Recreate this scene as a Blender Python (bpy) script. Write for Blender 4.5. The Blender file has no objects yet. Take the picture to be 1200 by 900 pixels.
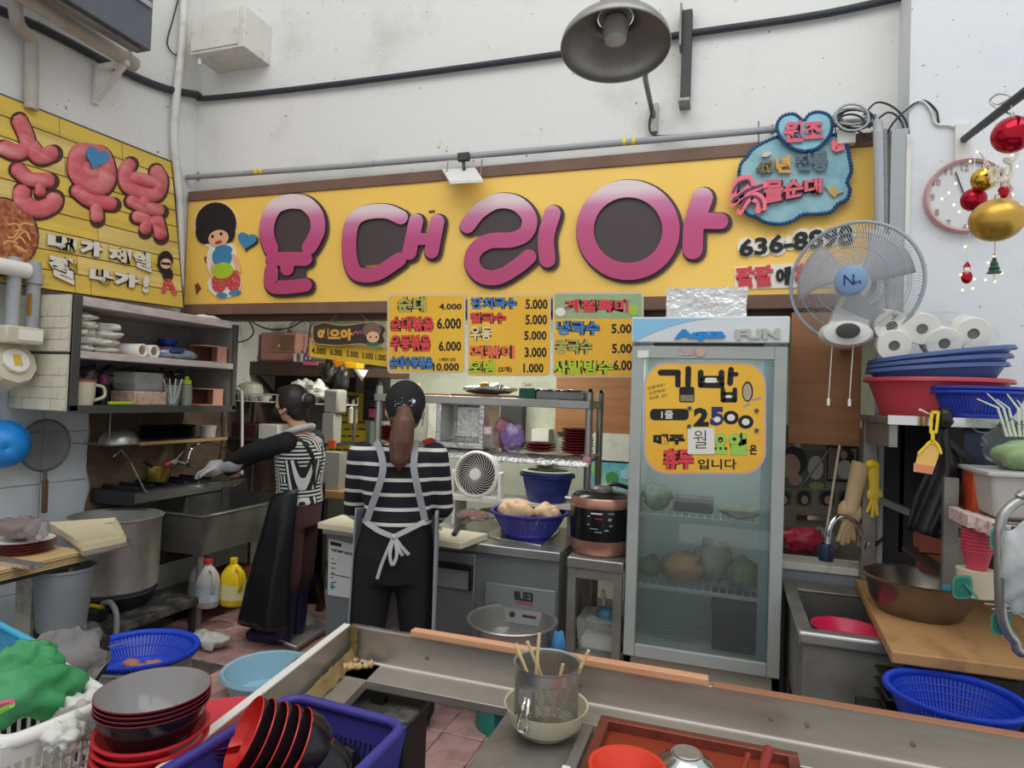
import bpy,bmesh,math,random
from mathutils import Vector,Matrix,noise
# -- camera, light, exposure
scn=bpy.context.scene
COL=scn.collection
random.seed(7)
RAD=math.radians
FPX=754.5
YAW,PITCH,ROLL,EYE=RAD(18.55),RAD(1.28),RAD(2.0),1.55
_f0=Vector((-math.sin(YAW),math.cos(YAW),0));_r0=Vector((math.cos(YAW),math.sin(YAW),0));_u0=Vector((0,0,1))
FW=_f0*math.cos(PITCH)+_u0*math.sin(PITCH)
_u1=_u0*math.cos(PITCH)-_f0*math.sin(PITCH)
RT=_r0*math.cos(ROLL)+_u1*math.sin(ROLL)
UP=_u1*math.cos(ROLL)-_r0*math.sin(ROLL)
EYEP=Vector((0,0,EYE))
cd=bpy.data.cameras.new('camera');cam=bpy.data.objects.new('camera',cd);COL.objects.link(cam)
cd.sensor_width=36;cd.lens=FPX/1200*36;cd.clip_start=.02
cam.matrix_world=Matrix(((RT.x,UP.x,-FW.x,0),(RT.y,UP.y,-FW.y,0),(RT.z,UP.z,-FW.z,EYE),(0,0,0,1)))
scn.camera=cam
w=bpy.data.worlds.new('hall_daylight');scn.world=w;w.use_nodes=True
w.node_tree.nodes['Background'].inputs[0].default_value=(.93,.965,1,1)
w.node_tree.nodes['Background'].inputs[1].default_value=1.0
scn.view_settings.view_transform='Standard';scn.view_settings.look='None'
scn.view_settings.exposure=-.36;scn.view_settings.gamma=1;scn.view_settings.use_curve_mapping=False
def area(name,loc,target,sx,sy,power,col=(1,1,1)):
 l=bpy.data.lights.new(name,'AREA');l.shape='RECTANGLE';l.size=sx;l.size_y=sy;l.energy=power;l.color=col
 o=bpy.data.objects.new(name,l);COL.objects.link(o);o.location=loc
 o.rotation_euler=(Vector(target)-Vector(loc)).to_track_quat('-Z','Y').to_euler();return o
area('hall_skylight',(-.8,-.6,6.4),(-1.2,2.6,1.6),5,3.5,150,(1,.97,.93))
area('hall_skylight_side',(2.6,.6,6.0),(.6,3.2,1.6),2.5,2.5,70,(.85,.93,1))
# -- pixel of the photograph -> point on a plane of the place
def ray(x,y):return RT*((x-600)/FPX)-UP*((y-450)/FPX)+FW
def oz(x,y,z):d=ray(x,y);return EYEP+d*((z-EYE)/d.z)
def oy(x,y,Y):d=ray(x,y);return EYEP+d*(Y/d.y)
def ox(x,y,X):d=ray(x,y);return EYEP+d*(X/d.x)
def od(x,y,D):return EYEP+ray(x,y)*D
def PY(Y):return lambda x,y,d=0.0:oy(x,y,Y-d)
def PX(X):return lambda x,y,d=0.0:ox(x,y,X+d)
def PP(p0,n):
 p0=Vector(p0);n=Vector(n).normalized()
 def f(x,y,d=0.0):
  r=ray(x,y);return EYEP+r*((p0+n*d-EYEP).dot(n)/r.dot(n))
 return f
 # -- materials
def srgb(h):
 h=h.lstrip('#');o=[]
 for i in(0,2,4):
  v=int(h[i:i+2],16)/255;o.append(v/12.92 if v<=.04045 else((v+.055)/1.055)**2.4)
 return(*o,1)
MATS={}
def mat(name,h,rough=.55,metal=0,h2=None,scale=6,bump=0,bscale=60,amt=.5,trans=0,ior=1.45,alpha=1,emit=0,coat=0,stretch=(1,1,1),sss=0,detail=6,speck=None):
 """procedural principled material: colour h mixed with h2 by noise (stains, grain), fine relief by a second noise"""
 if name in MATS:return MATS[name]
 m=bpy.data.materials.new(name);m.use_nodes=True;MATS[name]=m
 nt=m.node_tree;b=nt.nodes['Principled BSDF'];I=b.inputs
 I['Base Color'].default_value=srgb(h);I['Roughness'].default_value=rough;I['Metallic'].default_value=metal
 I['IOR'].default_value=ior;I['Transmission Weight'].default_value=trans;I['Alpha'].default_value=alpha
 I['Coat Weight'].default_value=coat
 if sss:I['Subsurface Weight'].default_value=sss;I['Subsurface Radius'].default_value=(.02,.008,.005)
 if emit:I['Emission Color'].default_value=srgb(h);I['Emission Strength'].default_value=emit
 if h2 or bump:
  tc=nt.nodes.new('ShaderNodeTexCoord');mp=nt.nodes.new('ShaderNodeMapping');mp.inputs['Scale'].default_value=stretch
  nt.links.new(tc.outputs['Object'],mp.inputs[0])
 if h2:
  n=nt.nodes.new('ShaderNodeTexNoise');n.inputs['Scale'].default_value=scale;n.inputs['Detail'].default_value=detail;n.inputs['Roughness'].default_value=.62
  nt.links.new(mp.outputs[0],n.inputs['Vector'])
  r=nt.nodes.new('ShaderNodeValToRGB');r.color_ramp.elements[0].position=.62-.4*amt;r.color_ramp.elements[1].position=.62+.25*(1-amt)+.06
  r.color_ramp.elements[0].color=srgb(h);r.color_ramp.elements[1].color=srgb(h2)
  nt.links.new(n.outputs[0],r.inputs[0]);nt.links.new(r.outputs[0],I['Base Color'])
  if speck:
   n3=nt.nodes.new('ShaderNodeTexNoise');n3.inputs['Scale'].default_value=34;n3.inputs['Detail'].default_value=2;nt.links.new(mp.outputs[0],n3.inputs['Vector'])
   ad=nt.nodes.new('ShaderNodeMath');ad.operation='MULTIPLY_ADD';ad.inputs[1].default_value=.16;nt.links.new(n.outputs[0],ad.inputs[0]);nt.links.new(n3.outputs[0],ad.inputs[2])
   r3=nt.nodes.new('ShaderNodeValToRGB');r3.color_ramp.elements[0].position=.80;r3.color_ramp.elements[1].position=.83;nt.links.new(ad.outputs[0],r3.inputs[0])
   mx=nt.nodes.new('ShaderNodeMix');mx.data_type='RGBA';mx.inputs['B'].default_value=srgb(speck);nt.links.new(r3.outputs[0],mx.inputs['Factor']);nt.links.new(r.outputs[0],mx.inputs['A']);nt.links.new(mx.outputs['Result'],I['Base Color'])
 if bump:
  n2=nt.nodes.new('ShaderNodeTexNoise');n2.inputs['Scale'].default_value=bscale;n2.inputs['Detail'].default_value=4
  nt.links.new(mp.outputs[0],n2.inputs['Vector'])
  bp=nt.nodes.new('ShaderNodeBump');bp.inputs['Strength'].default_value=bump;bp.inputs['Distance'].default_value=.01
  nt.links.new(n2.outputs[0],bp.inputs['Height']);nt.links.new(bp.outputs[0],I['Normal'])
 return m
def stripes(name,stops,axis='Z',gen=True,rough=.6,scale=1,constant=False,offset=0):
 """colour bands printed or woven along one axis of the thing; scale>0 with gen=False repeats them"""
 if name in MATS:return MATS[name]
 m=bpy.data.materials.new(name);m.use_nodes=True;MATS[name]=m
 nt=m.node_tree;b=nt.nodes['Principled BSDF'];b.inputs['Roughness'].default_value=rough
 tc=nt.nodes.new('ShaderNodeTexCoord');sp=nt.nodes.new('ShaderNodeSeparateXYZ')
 nt.links.new(tc.outputs['Generated' if gen else 'Object'],sp.inputs[0])
 src=sp.outputs[axis]
 if not gen:
  mu=nt.nodes.new('ShaderNodeMath');mu.operation='MULTIPLY_ADD';mu.inputs[1].default_value=scale;mu.inputs[2].default_value=offset
  nt.links.new(src,mu.inputs[0]);fr=nt.nodes.new('ShaderNodeMath');fr.operation='FRACT';nt.links.new(mu.outputs[0],fr.inputs[0]);src=fr.outputs[0]
 r=nt.nodes.new('ShaderNodeValToRGB');e=r.color_ramp.elements
 if constant:r.color_ramp.interpolation='CONSTANT'
 while len(e)<len(stops):e.new(.5)
 for k,(p,h)in enumerate(stops):e[k].position=p;e[k].color=srgb(h)
 nt.links.new(src,r.inputs[0]);nt.links.new(r.outputs[0],b.inputs['Base Color']);return m
 # -- mesh builder
class MB:
 def __init__(s,M=None):s.v=[];s.f=[];s.M=M
 def add(s,vs,fs):
  k=len(s.v)
  s.v+=[(s.M@Vector(p))if s.M else Vector(p)for p in vs];s.f+=[[i+k for i in q]for q in fs];return s
 def box(s,x0,x1,y0,y1,z0,z1):
  return s.add([(x0,y0,z0),(x1,y0,z0),(x1,y1,z0),(x0,y1,z0),(x0,y0,z1),(x1,y0,z1),(x1,y1,z1),(x0,y1,z1)],[(3,2,1,0),(4,5,6,7),(0,1,5,4),(1,2,6,5),(2,3,7,6),(3,0,4,7)])
 def hexa(s,a,b):
  return s.add(list(a)+list(b),[(3,2,1,0),(4,5,6,7),(0,1,5,4),(1,2,6,5),(2,3,7,6),(3,0,4,7)])
 def bar(s,p,q,w,h,up=(0,0,1)):
  p=Vector(p);q=Vector(q);d=(q-p).normalized();a=d.cross(Vector(up))
  if a.length<1e-4:a=d.cross(Vector((1,0,0)))
  a.normalize();b=a.cross(d).normalized();a*=w/2;b*=h/2
  return s.hexa([p-a-b,p+a-b,p+a+b,p-a+b],[q-a-b,q+a-b,q+a+b,q-a+b])
 def tube(s,pts,r,n=10,closed=False,cap=True):
  pts=[Vector(p)for p in pts];N=len(pts);rs=r if isinstance(r,(list,tuple))else[r]*N
  T=[]
  for i in range(N):
   a=pts[i-1]if(i or closed)else pts[0];b=pts[(i+1)%N]if(i<N-1 or closed)else pts[-1]
   T.append((b-a).normalized())
  u=T[0].orthogonal().normalized();vs=[]
  for i in range(N):
   u=u-T[i]*u.dot(T[i])
   u=u.normalized()if u.length>1e-6 else T[i].orthogonal().normalized()
   w_=T[i].cross(u)
   for k in range(n):
    t=2*math.pi*k/n;vs.append(pts[i]+(u*math.cos(t)+w_*math.sin(t))*rs[i])
  fs=[]
  for i in range(N if closed else N-1):
   j=(i+1)%N
   for k in range(n):fs.append((i*n+k,i*n+(k+1)%n,j*n+(k+1)%n,j*n+k))
  if cap and not closed:fs+=[list(range(n))[::-1],[(N-1)*n+k for k in range(n)]]
  return s.add(vs,fs)
 def cyl(s,p,q,r0,r1=None,n=20,cap=True):return s.tube([p,q],[r0,r0 if r1 is None else r1],n,cap=cap)
 def lathe(s,prof,n=32,c=(0,0,0),sx=1,sy=1,cap=False):
  c=Vector(c);vs=[];fs=[]
  for r_,z in prof:
   for k in range(n):
    t=2*math.pi*k/n;vs.append(c+Vector((r_*math.cos(t)*sx,r_*math.sin(t)*sy,z)))
  for i in range(len(prof)-1):
   for k in range(n):fs.append((i*n+k,i*n+(k+1)%n,(i+1)*n+(k+1)%n,(i+1)*n+k))
  if cap:fs+=[list(range(n))[::-1],[(len(prof)-1)*n+k for k in range(n)]]
  return s.add(vs,fs)
 def ell(s,c,rx,ry,rz,n=16,m=10,jit=0,seed=0,fr=3.0):
  c=Vector(c);vs=[c+Vector((0,0,-rz))];fs=[]
  for i in range(1,m):
   a=-math.pi/2+math.pi*i/m
   for k in range(n):
    t=2*math.pi*k/n;vs.append(c+Vector((rx*math.cos(a)*math.cos(t),ry*math.cos(a)*math.sin(t),rz*math.sin(a))))
  vs.append(c+Vector((0,0,rz)))
  for k in range(n):fs.append((0,1+(k+1)%n,1+k));fs.append((len(vs)-1,1+(m-2)*n+k,1+(m-2)*n+(k+1)%n))
  for i in range(m-2):
   for k in range(n):fs.append((1+i*n+k,1+i*n+(k+1)%n,1+(i+1)*n+(k+1)%n,1+(i+1)*n+k))
  if jit:
   s.soft=1
   for q in vs:
    d=(q-c);R=max(rx,ry,rz)
    q+=d*jit*noise.noise(d/R*fr+Vector((seed*3.1,seed*1.7,seed)))
  return s.add(vs,fs)
 def grid(s,fn,nu,nv,closed_u=False):
  vs=[fn(i/(nu if closed_u else nu-1),j/(nv-1))for j in range(nv)for i in range(nu)];fs=[]
  for j in range(nv-1):
   for i in range(nu if closed_u else nu-1):fs.append((j*nu+i,j*nu+(i+1)%nu,(j+1)*nu+(i+1)%nu,(j+1)*nu+i))
  return s.add(vs,fs)
 def prism(s,a,b):
  n=len(a);return s.add(list(a)+list(b),[list(range(n)),[n+k for k in range(n)][::-1]]+[(k,n+k,n+(k+1)%n,(k+1)%n)for k in range(n)])
 def poly(s,px,P,d0,d1):return s.prism([P(x,y,d1)for x,y in px],[P(x,y,d0)for x,y in px])
 def stroke(s,px,r,P,d0,d1,seg=None,cap=8):
  q=smooth2(px)if len(px)>2 and seg is None else[Vector(p)for p in px]
  L=[];Rr=[]
  n=len(q)
  for i in range(n):
   t=(q[min(i+1,n-1)]-q[max(i-1,0)]).normalized();nn=Vector((-t.y,t.x))
   L.append(q[i]+nn*r);Rr.append(q[i]-nn*r)
  def arc(c,t,sgn):
   a0=math.atan2(t.x,-t.y);return[c+Vector((math.cos(a0+sgn*math.pi*k/cap),math.sin(a0+sgn*math.pi*k/cap)))*r for k in range(1,cap)]
  te=(q[-1]-q[-2]).normalized();ts=(q[1]-q[0]).normalized()
  vs=[];fs=[]
  for k,d in enumerate((d1,d0)):
   for i in range(n):vs+=[P(*L[i],d),P(*Rr[i],d)]
  N2=2*n
  for i in range(n-1):
   a=2*i;fs+=[(a,a+1,a+3,a+2),(N2+a+1,N2+a,N2+a+2,N2+a+3),(a,a+2,N2+a+2,N2+a),(a+1,N2+a+1,N2+a+3,a+3)]
  s.add(vs,fs)
  for c,t in((q[-1],te),(q[0],-ts)):
   nn=Vector((-t.y,t.x));a0=math.atan2(nn.y,nn.x)
   ring=[c+Vector((math.cos(a0-math.pi*k/cap),math.sin(a0-math.pi*k/cap)))*r for k in range(cap+1)]
   s.poly(ring,P,d0,d1)
  return s
 def ring(s,cx,cy,rx,ry,r,P,d0,d1,n=48):
  vs=[];fs=[]
  for k in range(n):
   c,q=math.cos(2*math.pi*k/n),math.sin(2*math.pi*k/n)
   for e,d in((r,d1),(-r,d1),(-r,d0),(r,d0)):vs.append(P(cx+(rx+e)*c,cy+(ry+e)*q,d))
  for k in range(n):
   a,b=4*k,4*((k+1)%n);fs+=[(a+i,a+(i+1)%4,b+(i+1)%4,b+i)for i in range(4)]
  return s.add(vs,fs)
 def oval(s,cx,cy,rx,ry,P,d0,d1,n=28,rot=0):
  c,q=math.cos(rot),math.sin(rot)
  return s.poly([(cx+rx*math.cos(t)*c-ry*math.sin(t)*q,cy+rx*math.cos(t)*q+ry*math.sin(t)*c)for t in[2*math.pi*k/n for k in range(n)]],P,d0,d1)
 def rrect(s,x0,y0,x1,y1,r,P,d0,d1,n=6):
  o=[]
  for cx,cy,a in((x1-r,y1-r,0),(x0+r,y1-r,90),(x0+r,y0+r,180),(x1-r,y0+r,270)):
   for k in range(n+1):t=RAD(a+90*k/n);o.append((cx+r*math.cos(t),cy+r*math.sin(t)))
  return s.poly(o,P,d0,d1)
 def text(s,body,quad,P,d0,d1,bold=.02,off=(0,0)):
  """lettering fitted into a quad (tl, tr, br, bl)"""
  vs,fs=glyphs(body,bold)
  x0=min(v[0]for v in vs);x1=max(v[0]for v in vs);y0=min(v[1]for v in vs);y1=max(v[1]for v in vs)
  tl,tr,br,bl=[Vector(q)for q in quad];out=[]
  for x,y,z in vs:
   u=(x-x0)/(x1-x0 or 1);v=(y1-y)/(y1-y0 or 1)
   p=(tl*(1-u)+tr*u)*(1-v)+(bl*(1-u)+br*u)*v
   out.append(P(p.x+off[0],p.y+off[1],d1 if z>0 else d0))
  return s.add(out,fs)
 def build(s,name,m,parent=None,smooth=True,ang=35,bevel=0,seg=2,solid=0,label=None,cat=None,group=None,kind=None,fix=True):
  me=bpy.data.meshes.new(name);me.from_pydata([tuple(v)for v in s.v],[],s.f)
  if fix:
   bm=bmesh.new();bm.from_mesh(me);bmesh.ops.recalc_face_normals(bm,faces=bm.faces);bm.to_mesh(me);bm.free()
  me.materials.append(MATS[m]if isinstance(m,str)else m)
  if getattr(s,'soft',0):ang=85
  if smooth:
   for p in me.polygons:p.use_smooth=True
   me.set_sharp_from_angle(angle=RAD(ang))
  o=bpy.data.objects.new(name,me);COL.objects.link(o)
  if parent:attach(o,parent)
  if solid:
   md=o.modifiers.new('thick','SOLIDIFY');md.thickness=solid;md.offset=0
  if bevel:
   md=o.modifiers.new('bevel','BEVEL');md.width=bevel;md.segments=seg;md.limit_method='ANGLE';md.angle_limit=RAD(50)
  return tag(o,label,cat,group,kind)
def attach(o,parent):
 o.parent=parent
 if parent.type=='EMPTY':o.matrix_parent_inverse=Matrix.Translation(-parent.location)
def tag(o,label=None,cat=None,group=None,kind=None):
 for k,v in(('label',label),('category',cat),('group',group),('kind',kind)):
  if v:o[k]=v
 return o
def thing(name,label,cat,loc=(0,0,0),group=None,kind=None):
 o=bpy.data.objects.new(name,None);COL.objects.link(o);o.location=Vector(loc);o.empty_display_size=.05
 return tag(o,label,cat,group,kind)
def copy_tree(root,delta=(0,0,0),label=None,rotz=0,scale=None):
 r=root.copy();COL.objects.link(r);r.location=root.location+Vector(delta);r.rotation_euler.z+=rotz
 if scale:r.scale=scale
 if label:r['label']=label
 for ch in root.children:
  c=ch.copy();COL.objects.link(c);c.parent=r;c.matrix_parent_inverse=ch.matrix_parent_inverse.copy()
  for g in ch.children:
   d=g.copy();COL.objects.link(d);d.parent=c;d.matrix_parent_inverse=g.matrix_parent_inverse.copy()
 return r
def smooth2(pts,k=6):
 p=[Vector(q)for q in pts];p=[p[0]*2-p[1]]+p+[p[-1]*2-p[-2]];o=[]
 for i in range(1,len(p)-2):
  a,b,c,d=p[i-1:i+3]
  for j in range(k):
   t=j/k;o.append(.5*((2*b)+(c-a)*t+(2*a-5*b+4*c-d)*t*t+(3*b-a-3*c+d)*t**3))
 o.append(p[-2].copy());return o
_G={}
_fc=bpy.data.curves.new('lettering','FONT');_fc.extrude=.01;_fc.resolution_u=2;_fc.fill_mode='BOTH'
_fo=bpy.data.objects.new('lettering',_fc)
def glyphs(body,bold):
 if(body,bold)not in _G:
  _fc.body=body;_fc.offset=bold;me=_fo.to_mesh()
  _G[(body,bold)]=([tuple(v.co)for v in me.vertices],[list(p.vertices)for p in me.polygons]);_fo.to_mesh_clear()
 return _G[(body,bold)]
def rect(x0,y0,x1,y1):return((x0,y0),(x1,y0),(x1,y1),(x0,y1))
mat('plaster','#dfdeda',.85,h2='#bdb9ae',scale=1.6,amt=.22,speck='#7d7468',bump=.25,bscale=14)
mat('plaster_cool','#d9dbdd',.85,h2='#bfc4ca',scale=1.8,amt=.22,speck='#8c8f90',bump=.2,bscale=14)
mat('inner_wall','#b9bcab',.8,h2='#7d7f70',scale=2.5,amt=.35,bump=.1)
mat('floor_dirt','#5b524b',.7,h2='#2f2a26',scale=5,amt=.6,bump=.4)
mat('pink_tile','#c39a94',.45,h2='#8a6a64',scale=9,amt=.45,bump=.1)
mat('steel','#b0aeaa',.34,.8,h2='#94928d',scale=5,amt=.4,bump=.03,bscale=30)
mat('steel_dull','#97948d',.45,.6,h2='#736f67',scale=7,amt=.5,bump=.06,bscale=25)
mat('steel_dark','#7b7975',.42,.55,h2='#5a5854',scale=6,amt=.5,bump=.05,bscale=25)
mat('steel_bright','#d5d5d2',.16,1)
mat('chrome','#e2e2e2',.08,1)
mat('aluminium','#c2c1bb',.42,.65,h2='#a09e97',scale=6,amt=.4,bump=.05)
mat('black_iron','#242426',.5,h2='#151515',scale=8)
mat('black_plastic','#1a1a1c',.35)
mat('dark_gray','#3b3e3d',.5,h2='#2b2d2c',scale=6)
mat('white_plastic','#e3e1da',.4)
mat('cream_plastic','#d9cfb4',.45)
mat('gray_plastic','#9aa0a0',.45)
mat('blue_plastic','#1d43c0',.35)
mat('royal_blue','#2640b0',.35)
mat('indigo_plastic','#413c8c',.38)
mat('navy_plastic','#1f2f6b',.35)
mat('slate_blue','#4a5f95',.4)
mat('cyan_plastic','#4fb6dc',.38)
mat('sky_plastic','#9cc6d8',.4)
mat('red_plastic','#c8303a',.35)
mat('rose_plastic','#b93d48',.38)
mat('magenta_plastic','#c7224c',.35)
mat('orange_plastic','#c8502b',.4)
mat('yellow_plastic','#f2cf1c',.35)
mat('teal_plastic','#1f7f72',.4)
mat('clear_plastic','#e6ece8',.15,trans=.75,ior=1.2)
mat('milky_plastic','#dcd8d2',.3,trans=.35,ior=1.2)
mat('wood_raw','#d9a27c',.6,h2='#b97c56',scale=3,stretch=(1,12,12),amt=.5)
mat('wood_board','#b58a5a',.6,h2='#664628',scale=3,amt=.35,stretch=(3,1,1))
mat('plywood','#a5744c',.6,h2='#8a5c38',scale=2.5,amt=.5,stretch=(.6,3,8))
mat('frame_brown','#7a5d4d',.6,h2='#664c3e',scale=4)
mat('dark_brown','#4c3b31',.6,h2='#3a2c24',scale=5)
mat('foil','#d6d6d3',.25,.85,bump=1.0,bscale=38)
mat('white_paint','#d8d6ce',.55,h2='#a49f92',scale=9,amt=.25,bump=.1)
mat('pipe_gray','#a3a6a8',.5,h2='#85888a',scale=6,amt=.3)
mat('cable_black','#33373c',.6)
mat('paper','#e9e6dc',.7)
mat('ink','#1d1a1a',.6)
# -- the place itself
XL,YB,YS=-3.75,3.68,3.62
PXR=oy(1066,100,3.45).x
def struct(mb,name,m,parent=None,**k):
 o=mb.build(name,m,parent,**k)
 if not parent:o['kind']='structure'
 return o
floor=struct(MB().box(-4,3.2,-1.2,5.2,-.1,0),'floor','floor_dirt',smooth=False,label='dark dirty concrete floor below the pink tiles')
tm=MB().box(-.098,.098,-.098,.098,0,.012).build('tile','pink_tile',floor,bevel=.003,seg=1)
k=0
for i in range(17):
 for j in range(12):
  x,y=-3.3+i*.2,2.05+j*.2
  if x<-2.6 and y<2.9:continue
  t=tm if k==0 else tm.copy()
  if k:COL.objects.link(t)
  t.location=(x,y,random.uniform(-.004,0));k+=1
walll=struct(MB().box(XL-.15,XL,-1.2,5.2,0,5),'wall_left','plaster',smooth=False,label='white plastered side wall with pipes and a tiled lower part')
struct(MB().box(XL,PXR,YB,YB+.2,2.1,5),'wall_back','plaster',smooth=False,label='stained white plaster wall above the long yellow sign')
struct(MB().box(PXR,3.2,3.45,3.9,0,5),'wall_right','plaster_cool',smooth=False,label='white pillar wall behind the clock and the steel shelf')
struct(MB().box(XL,PXR+.2,5.1,5.25,0,2.5),'wall_inner','inner_wall',smooth=False,label='dull greenish wall at the back of the kitchen recess')
struct(MB().box(XL,PXR+.2,YB+.2,5.1,2.4,2.5),'ceiling','inner_wall',smooth=False,label='low ceiling of the kitchen recess behind the sign')
struct(MB().box(PXR,PXR+.15,3.9,5.1,0,2.4),'wall_inner_right','inner_wall',smooth=False,label='end wall of the kitchen recess')
mat('wall_tile','#d4dade',.2,h2='#c3cacf',scale=3)
p46=ox(46,567,XL)
tw=MB().box(0,.012,0,.296,0,.296).build('tile','wall_tile',walll,bevel=.003,seg=1)
k=0
for i in range(-4,2):
 for j in range(-3,2):
  t=tw if k==0 else tw.copy()
  if k:COL.objects.link(t)
  if i==1:t.scale=(1,.93,1)
  t.location=(XL,p46.y+.3*i-.3+.002,p46.z+.3*j+.002);k+=1
mat('old_cement','#6f5c4c',.9,h2='#3d3129',scale=6,amt=.6,bump=.8,bscale=18)
pe=p46.y+.3
mb=MB()
def patch(u,v):
 y=pe-.02+u*2.2+(.04*noise.noise(Vector((0,v*5,1)))if u==0 else 0);z=.3+v*1.2  # runs on past the bare cement, painting shade onto the recess wall
 return(XL+.015+.02*noise.noise(Vector((y*6,z*6,0))),y,z)
mb.grid(patch,40,30)
mb.build('cement_and_shade','old_cement',walll,label='bare brown cement where tiles are missing, run on as painted shade into the recess')
t=thing('recess_lamp','slim fluorescent lamp on the ceiling of the kitchen recess','lamp',(-1.8,4.02,2.36))
MB().box(-2.4,-1.2,3.98,4.06,2.37,2.4).build('housing','white_plastic',t)
MB().cyl((-2.38,4.02,2.355),(-1.22,4.02,2.355),.013).build('tube',mat('lamp_tube','#f5f7e8',.4,emit=6),t)
area('recess_lamp_light',(-1.8,4.02,2.33),(-1.8,4.12,0),1.2,.1,40,(1,1,.9))
# -- signs
def zm(x0,y0,s):return lambda*p:[(x0+a/s,y0+b/s)for a,b in p]
SP=PY(YS)
mat('sign_yellow','#fbcf66',.3,h2='#f6c65a',scale=2)
sg=thing('shop_sign','long yellow shop sign with big pink letters and a brown frame','sign',(-1.5,YS,2.2))
zt0,zt1,zb0,zb1=oy(600,209,YS).z,oy(600,196.5,YS).z,oy(600,350,YS).z,oy(600,365.5,YS).z
xs0,xs1=XL+.03,PXR-.005
zt0=2.955;zt1=2.885;zb0=2.14;zb1=2.065
MB().box(xs0,xs1,YS,YS+.04,zb0,zt1).build('board','sign_yellow',sg)
MB().box(xs0,xs1,YS-.012,YB,zt1,zt0).build('frame_top','frame_brown',sg,bevel=.004)
MB().box(xs0,xs1,YS-.02,YB,zb1,zb0).build('frame_bottom','frame_brown',sg,bevel=.004)
MB().box(xs0,xs1,YS+.03,YB+.1,zb1-.03,zb1).build('frame_base','dark_brown',sg,bevel=.004)
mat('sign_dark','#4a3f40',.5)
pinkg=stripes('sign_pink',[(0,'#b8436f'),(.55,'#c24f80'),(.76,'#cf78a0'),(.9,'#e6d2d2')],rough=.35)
a=zm(215,190,3.75);b=zm(520,190,3.3333)
LET=[('letter',[(a((385,380),(368,330),(368,270),(395,205),(440,178),(490,172),(540,184),(582,232),(590,295),(570,345),(552,375)),8.6),(a((392,425),(535,425)),8.2),(a((455,430),(455,468)),8),(a((386,475),(388,540),(440,550),(535,540)),8)],[a((470,190),(555,225),(575,310),(550,390),(470,405),(400,395),(380,320),(395,225)),a((380,440),(540,450),(540,520),(400,520))]),('letter',[(a((955,242),(890,216),(800,222),(745,260),(728,340),(735,440),(768,492),(850,490),(948,428)),8.4),(a((1022,258),(992,398)),8.4),(a((1115,260),(1090,392)),8.4),(a((1012,338),(1100,338)),7)],[a((745,250),(945,255),(1000,290),(985,405),(900,440),(760,460))]),('letter',[(b((92,248),(140,190),(210,152),(285,162),(333,215),(322,275),(265,303),(180,308),(122,345),(112,400),(150,444),(215,448),(290,405),(332,370)),9),(b((425,200),(400,290),(405,380)),9.6)],[b((160,200),(230,175),(300,200),(300,250),(250,285),(120,285)),b((150,345),(240,325),(390,280),(390,360),(250,400),(180,420),(140,400))]),('ring',[(b((1012,138),(978,240),(972,340)),12),(b((990,228),(1080,230)),9.6)],[b(*[(720+145*math.sin(2*math.pi*q/20),265-140*math.cos(2*math.pi*q/20))for q in range(20)])]),]
for nm,st,holes in LET:
 lt=MB()
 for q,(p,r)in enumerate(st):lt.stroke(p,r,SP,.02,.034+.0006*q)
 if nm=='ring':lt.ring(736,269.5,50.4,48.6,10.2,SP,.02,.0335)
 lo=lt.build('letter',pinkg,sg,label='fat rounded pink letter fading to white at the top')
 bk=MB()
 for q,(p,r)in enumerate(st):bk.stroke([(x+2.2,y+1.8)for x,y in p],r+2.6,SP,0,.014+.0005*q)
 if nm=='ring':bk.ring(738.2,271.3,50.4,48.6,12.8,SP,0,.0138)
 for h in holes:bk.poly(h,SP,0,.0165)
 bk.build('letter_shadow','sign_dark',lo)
mat('decor_brown','#7a4a2c',.6);mat('decor_gold','#d99a26',.6)
for px in(((239,302),(243,299),(246,304),(241,309)),((228,334),(232,331),(236,338),(230,346)),((502,247),(509,246),(510,249),(503,250))):
 MB().poly(px,SP,0,.003).build('sticker','decor_brown',sg)
mat('hair_black','#241d1c',.8,bump=.6,bscale=90);mat('skin_paint','#e9b58f',.6);mat('paint_blue','#3f86b4',.5);mat('paint_green','#a9c92c',.5);mat('paint_red','#c63a41',.5,h2='#e8cfc8',scale=120,amt=.1,detail=0)
mat('paint_white','#ece7da',.5)
def ov(nm,m,d,*els):
 for i,e in enumerate(els):MB().oval(e[0],e[1],e[2],e[3],SP,.004 if d>.012 else .001,d+.0003*i,rot=e[4]if len(e)>4 else 0).build(nm,m,t)
t=MB().oval(253,264,25,27.5,SP,.001,.008).oval(260,305,18,26,SP,.001,.0082).oval(263,333,20,16,SP,.001,.0084).build('cook_cutout','paint_white',sg,label='painted cutout of a curly haired cook in blue top')
ov('hair','hair_black',.0125,(253,262,24,25),(240,272,11,14),(266,272,9.5,13))
ov('face','skin_paint',.0145,(256,279,12,9.5,-.25))
ov('eye','ink',.0158,(249,277,1.6,2),(259,274,1.6,2))
ov('mouth',mat('paint_lip','#b8343a',.5),.0158,(256,284,4.5,2,-.25))
ov('arm','skin_paint',.0128,(249,316,2.6,12,.1),(277,308,3,12,-.35))
ov('trouser_leg','paint_red',.0138,(257,331,9,12,.12),(273,329,8.5,13,-.1))
ov('shirt','paint_blue',.0146,(260,301,11.5,12),(262,292,10,5))
ov('apron','paint_green',.0155,(261,317,12.5,9.5,-.15))
ov('shoe','paint_blue',.0152,(260,346,6.5,3),(275,343,7,3,-.15))
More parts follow.
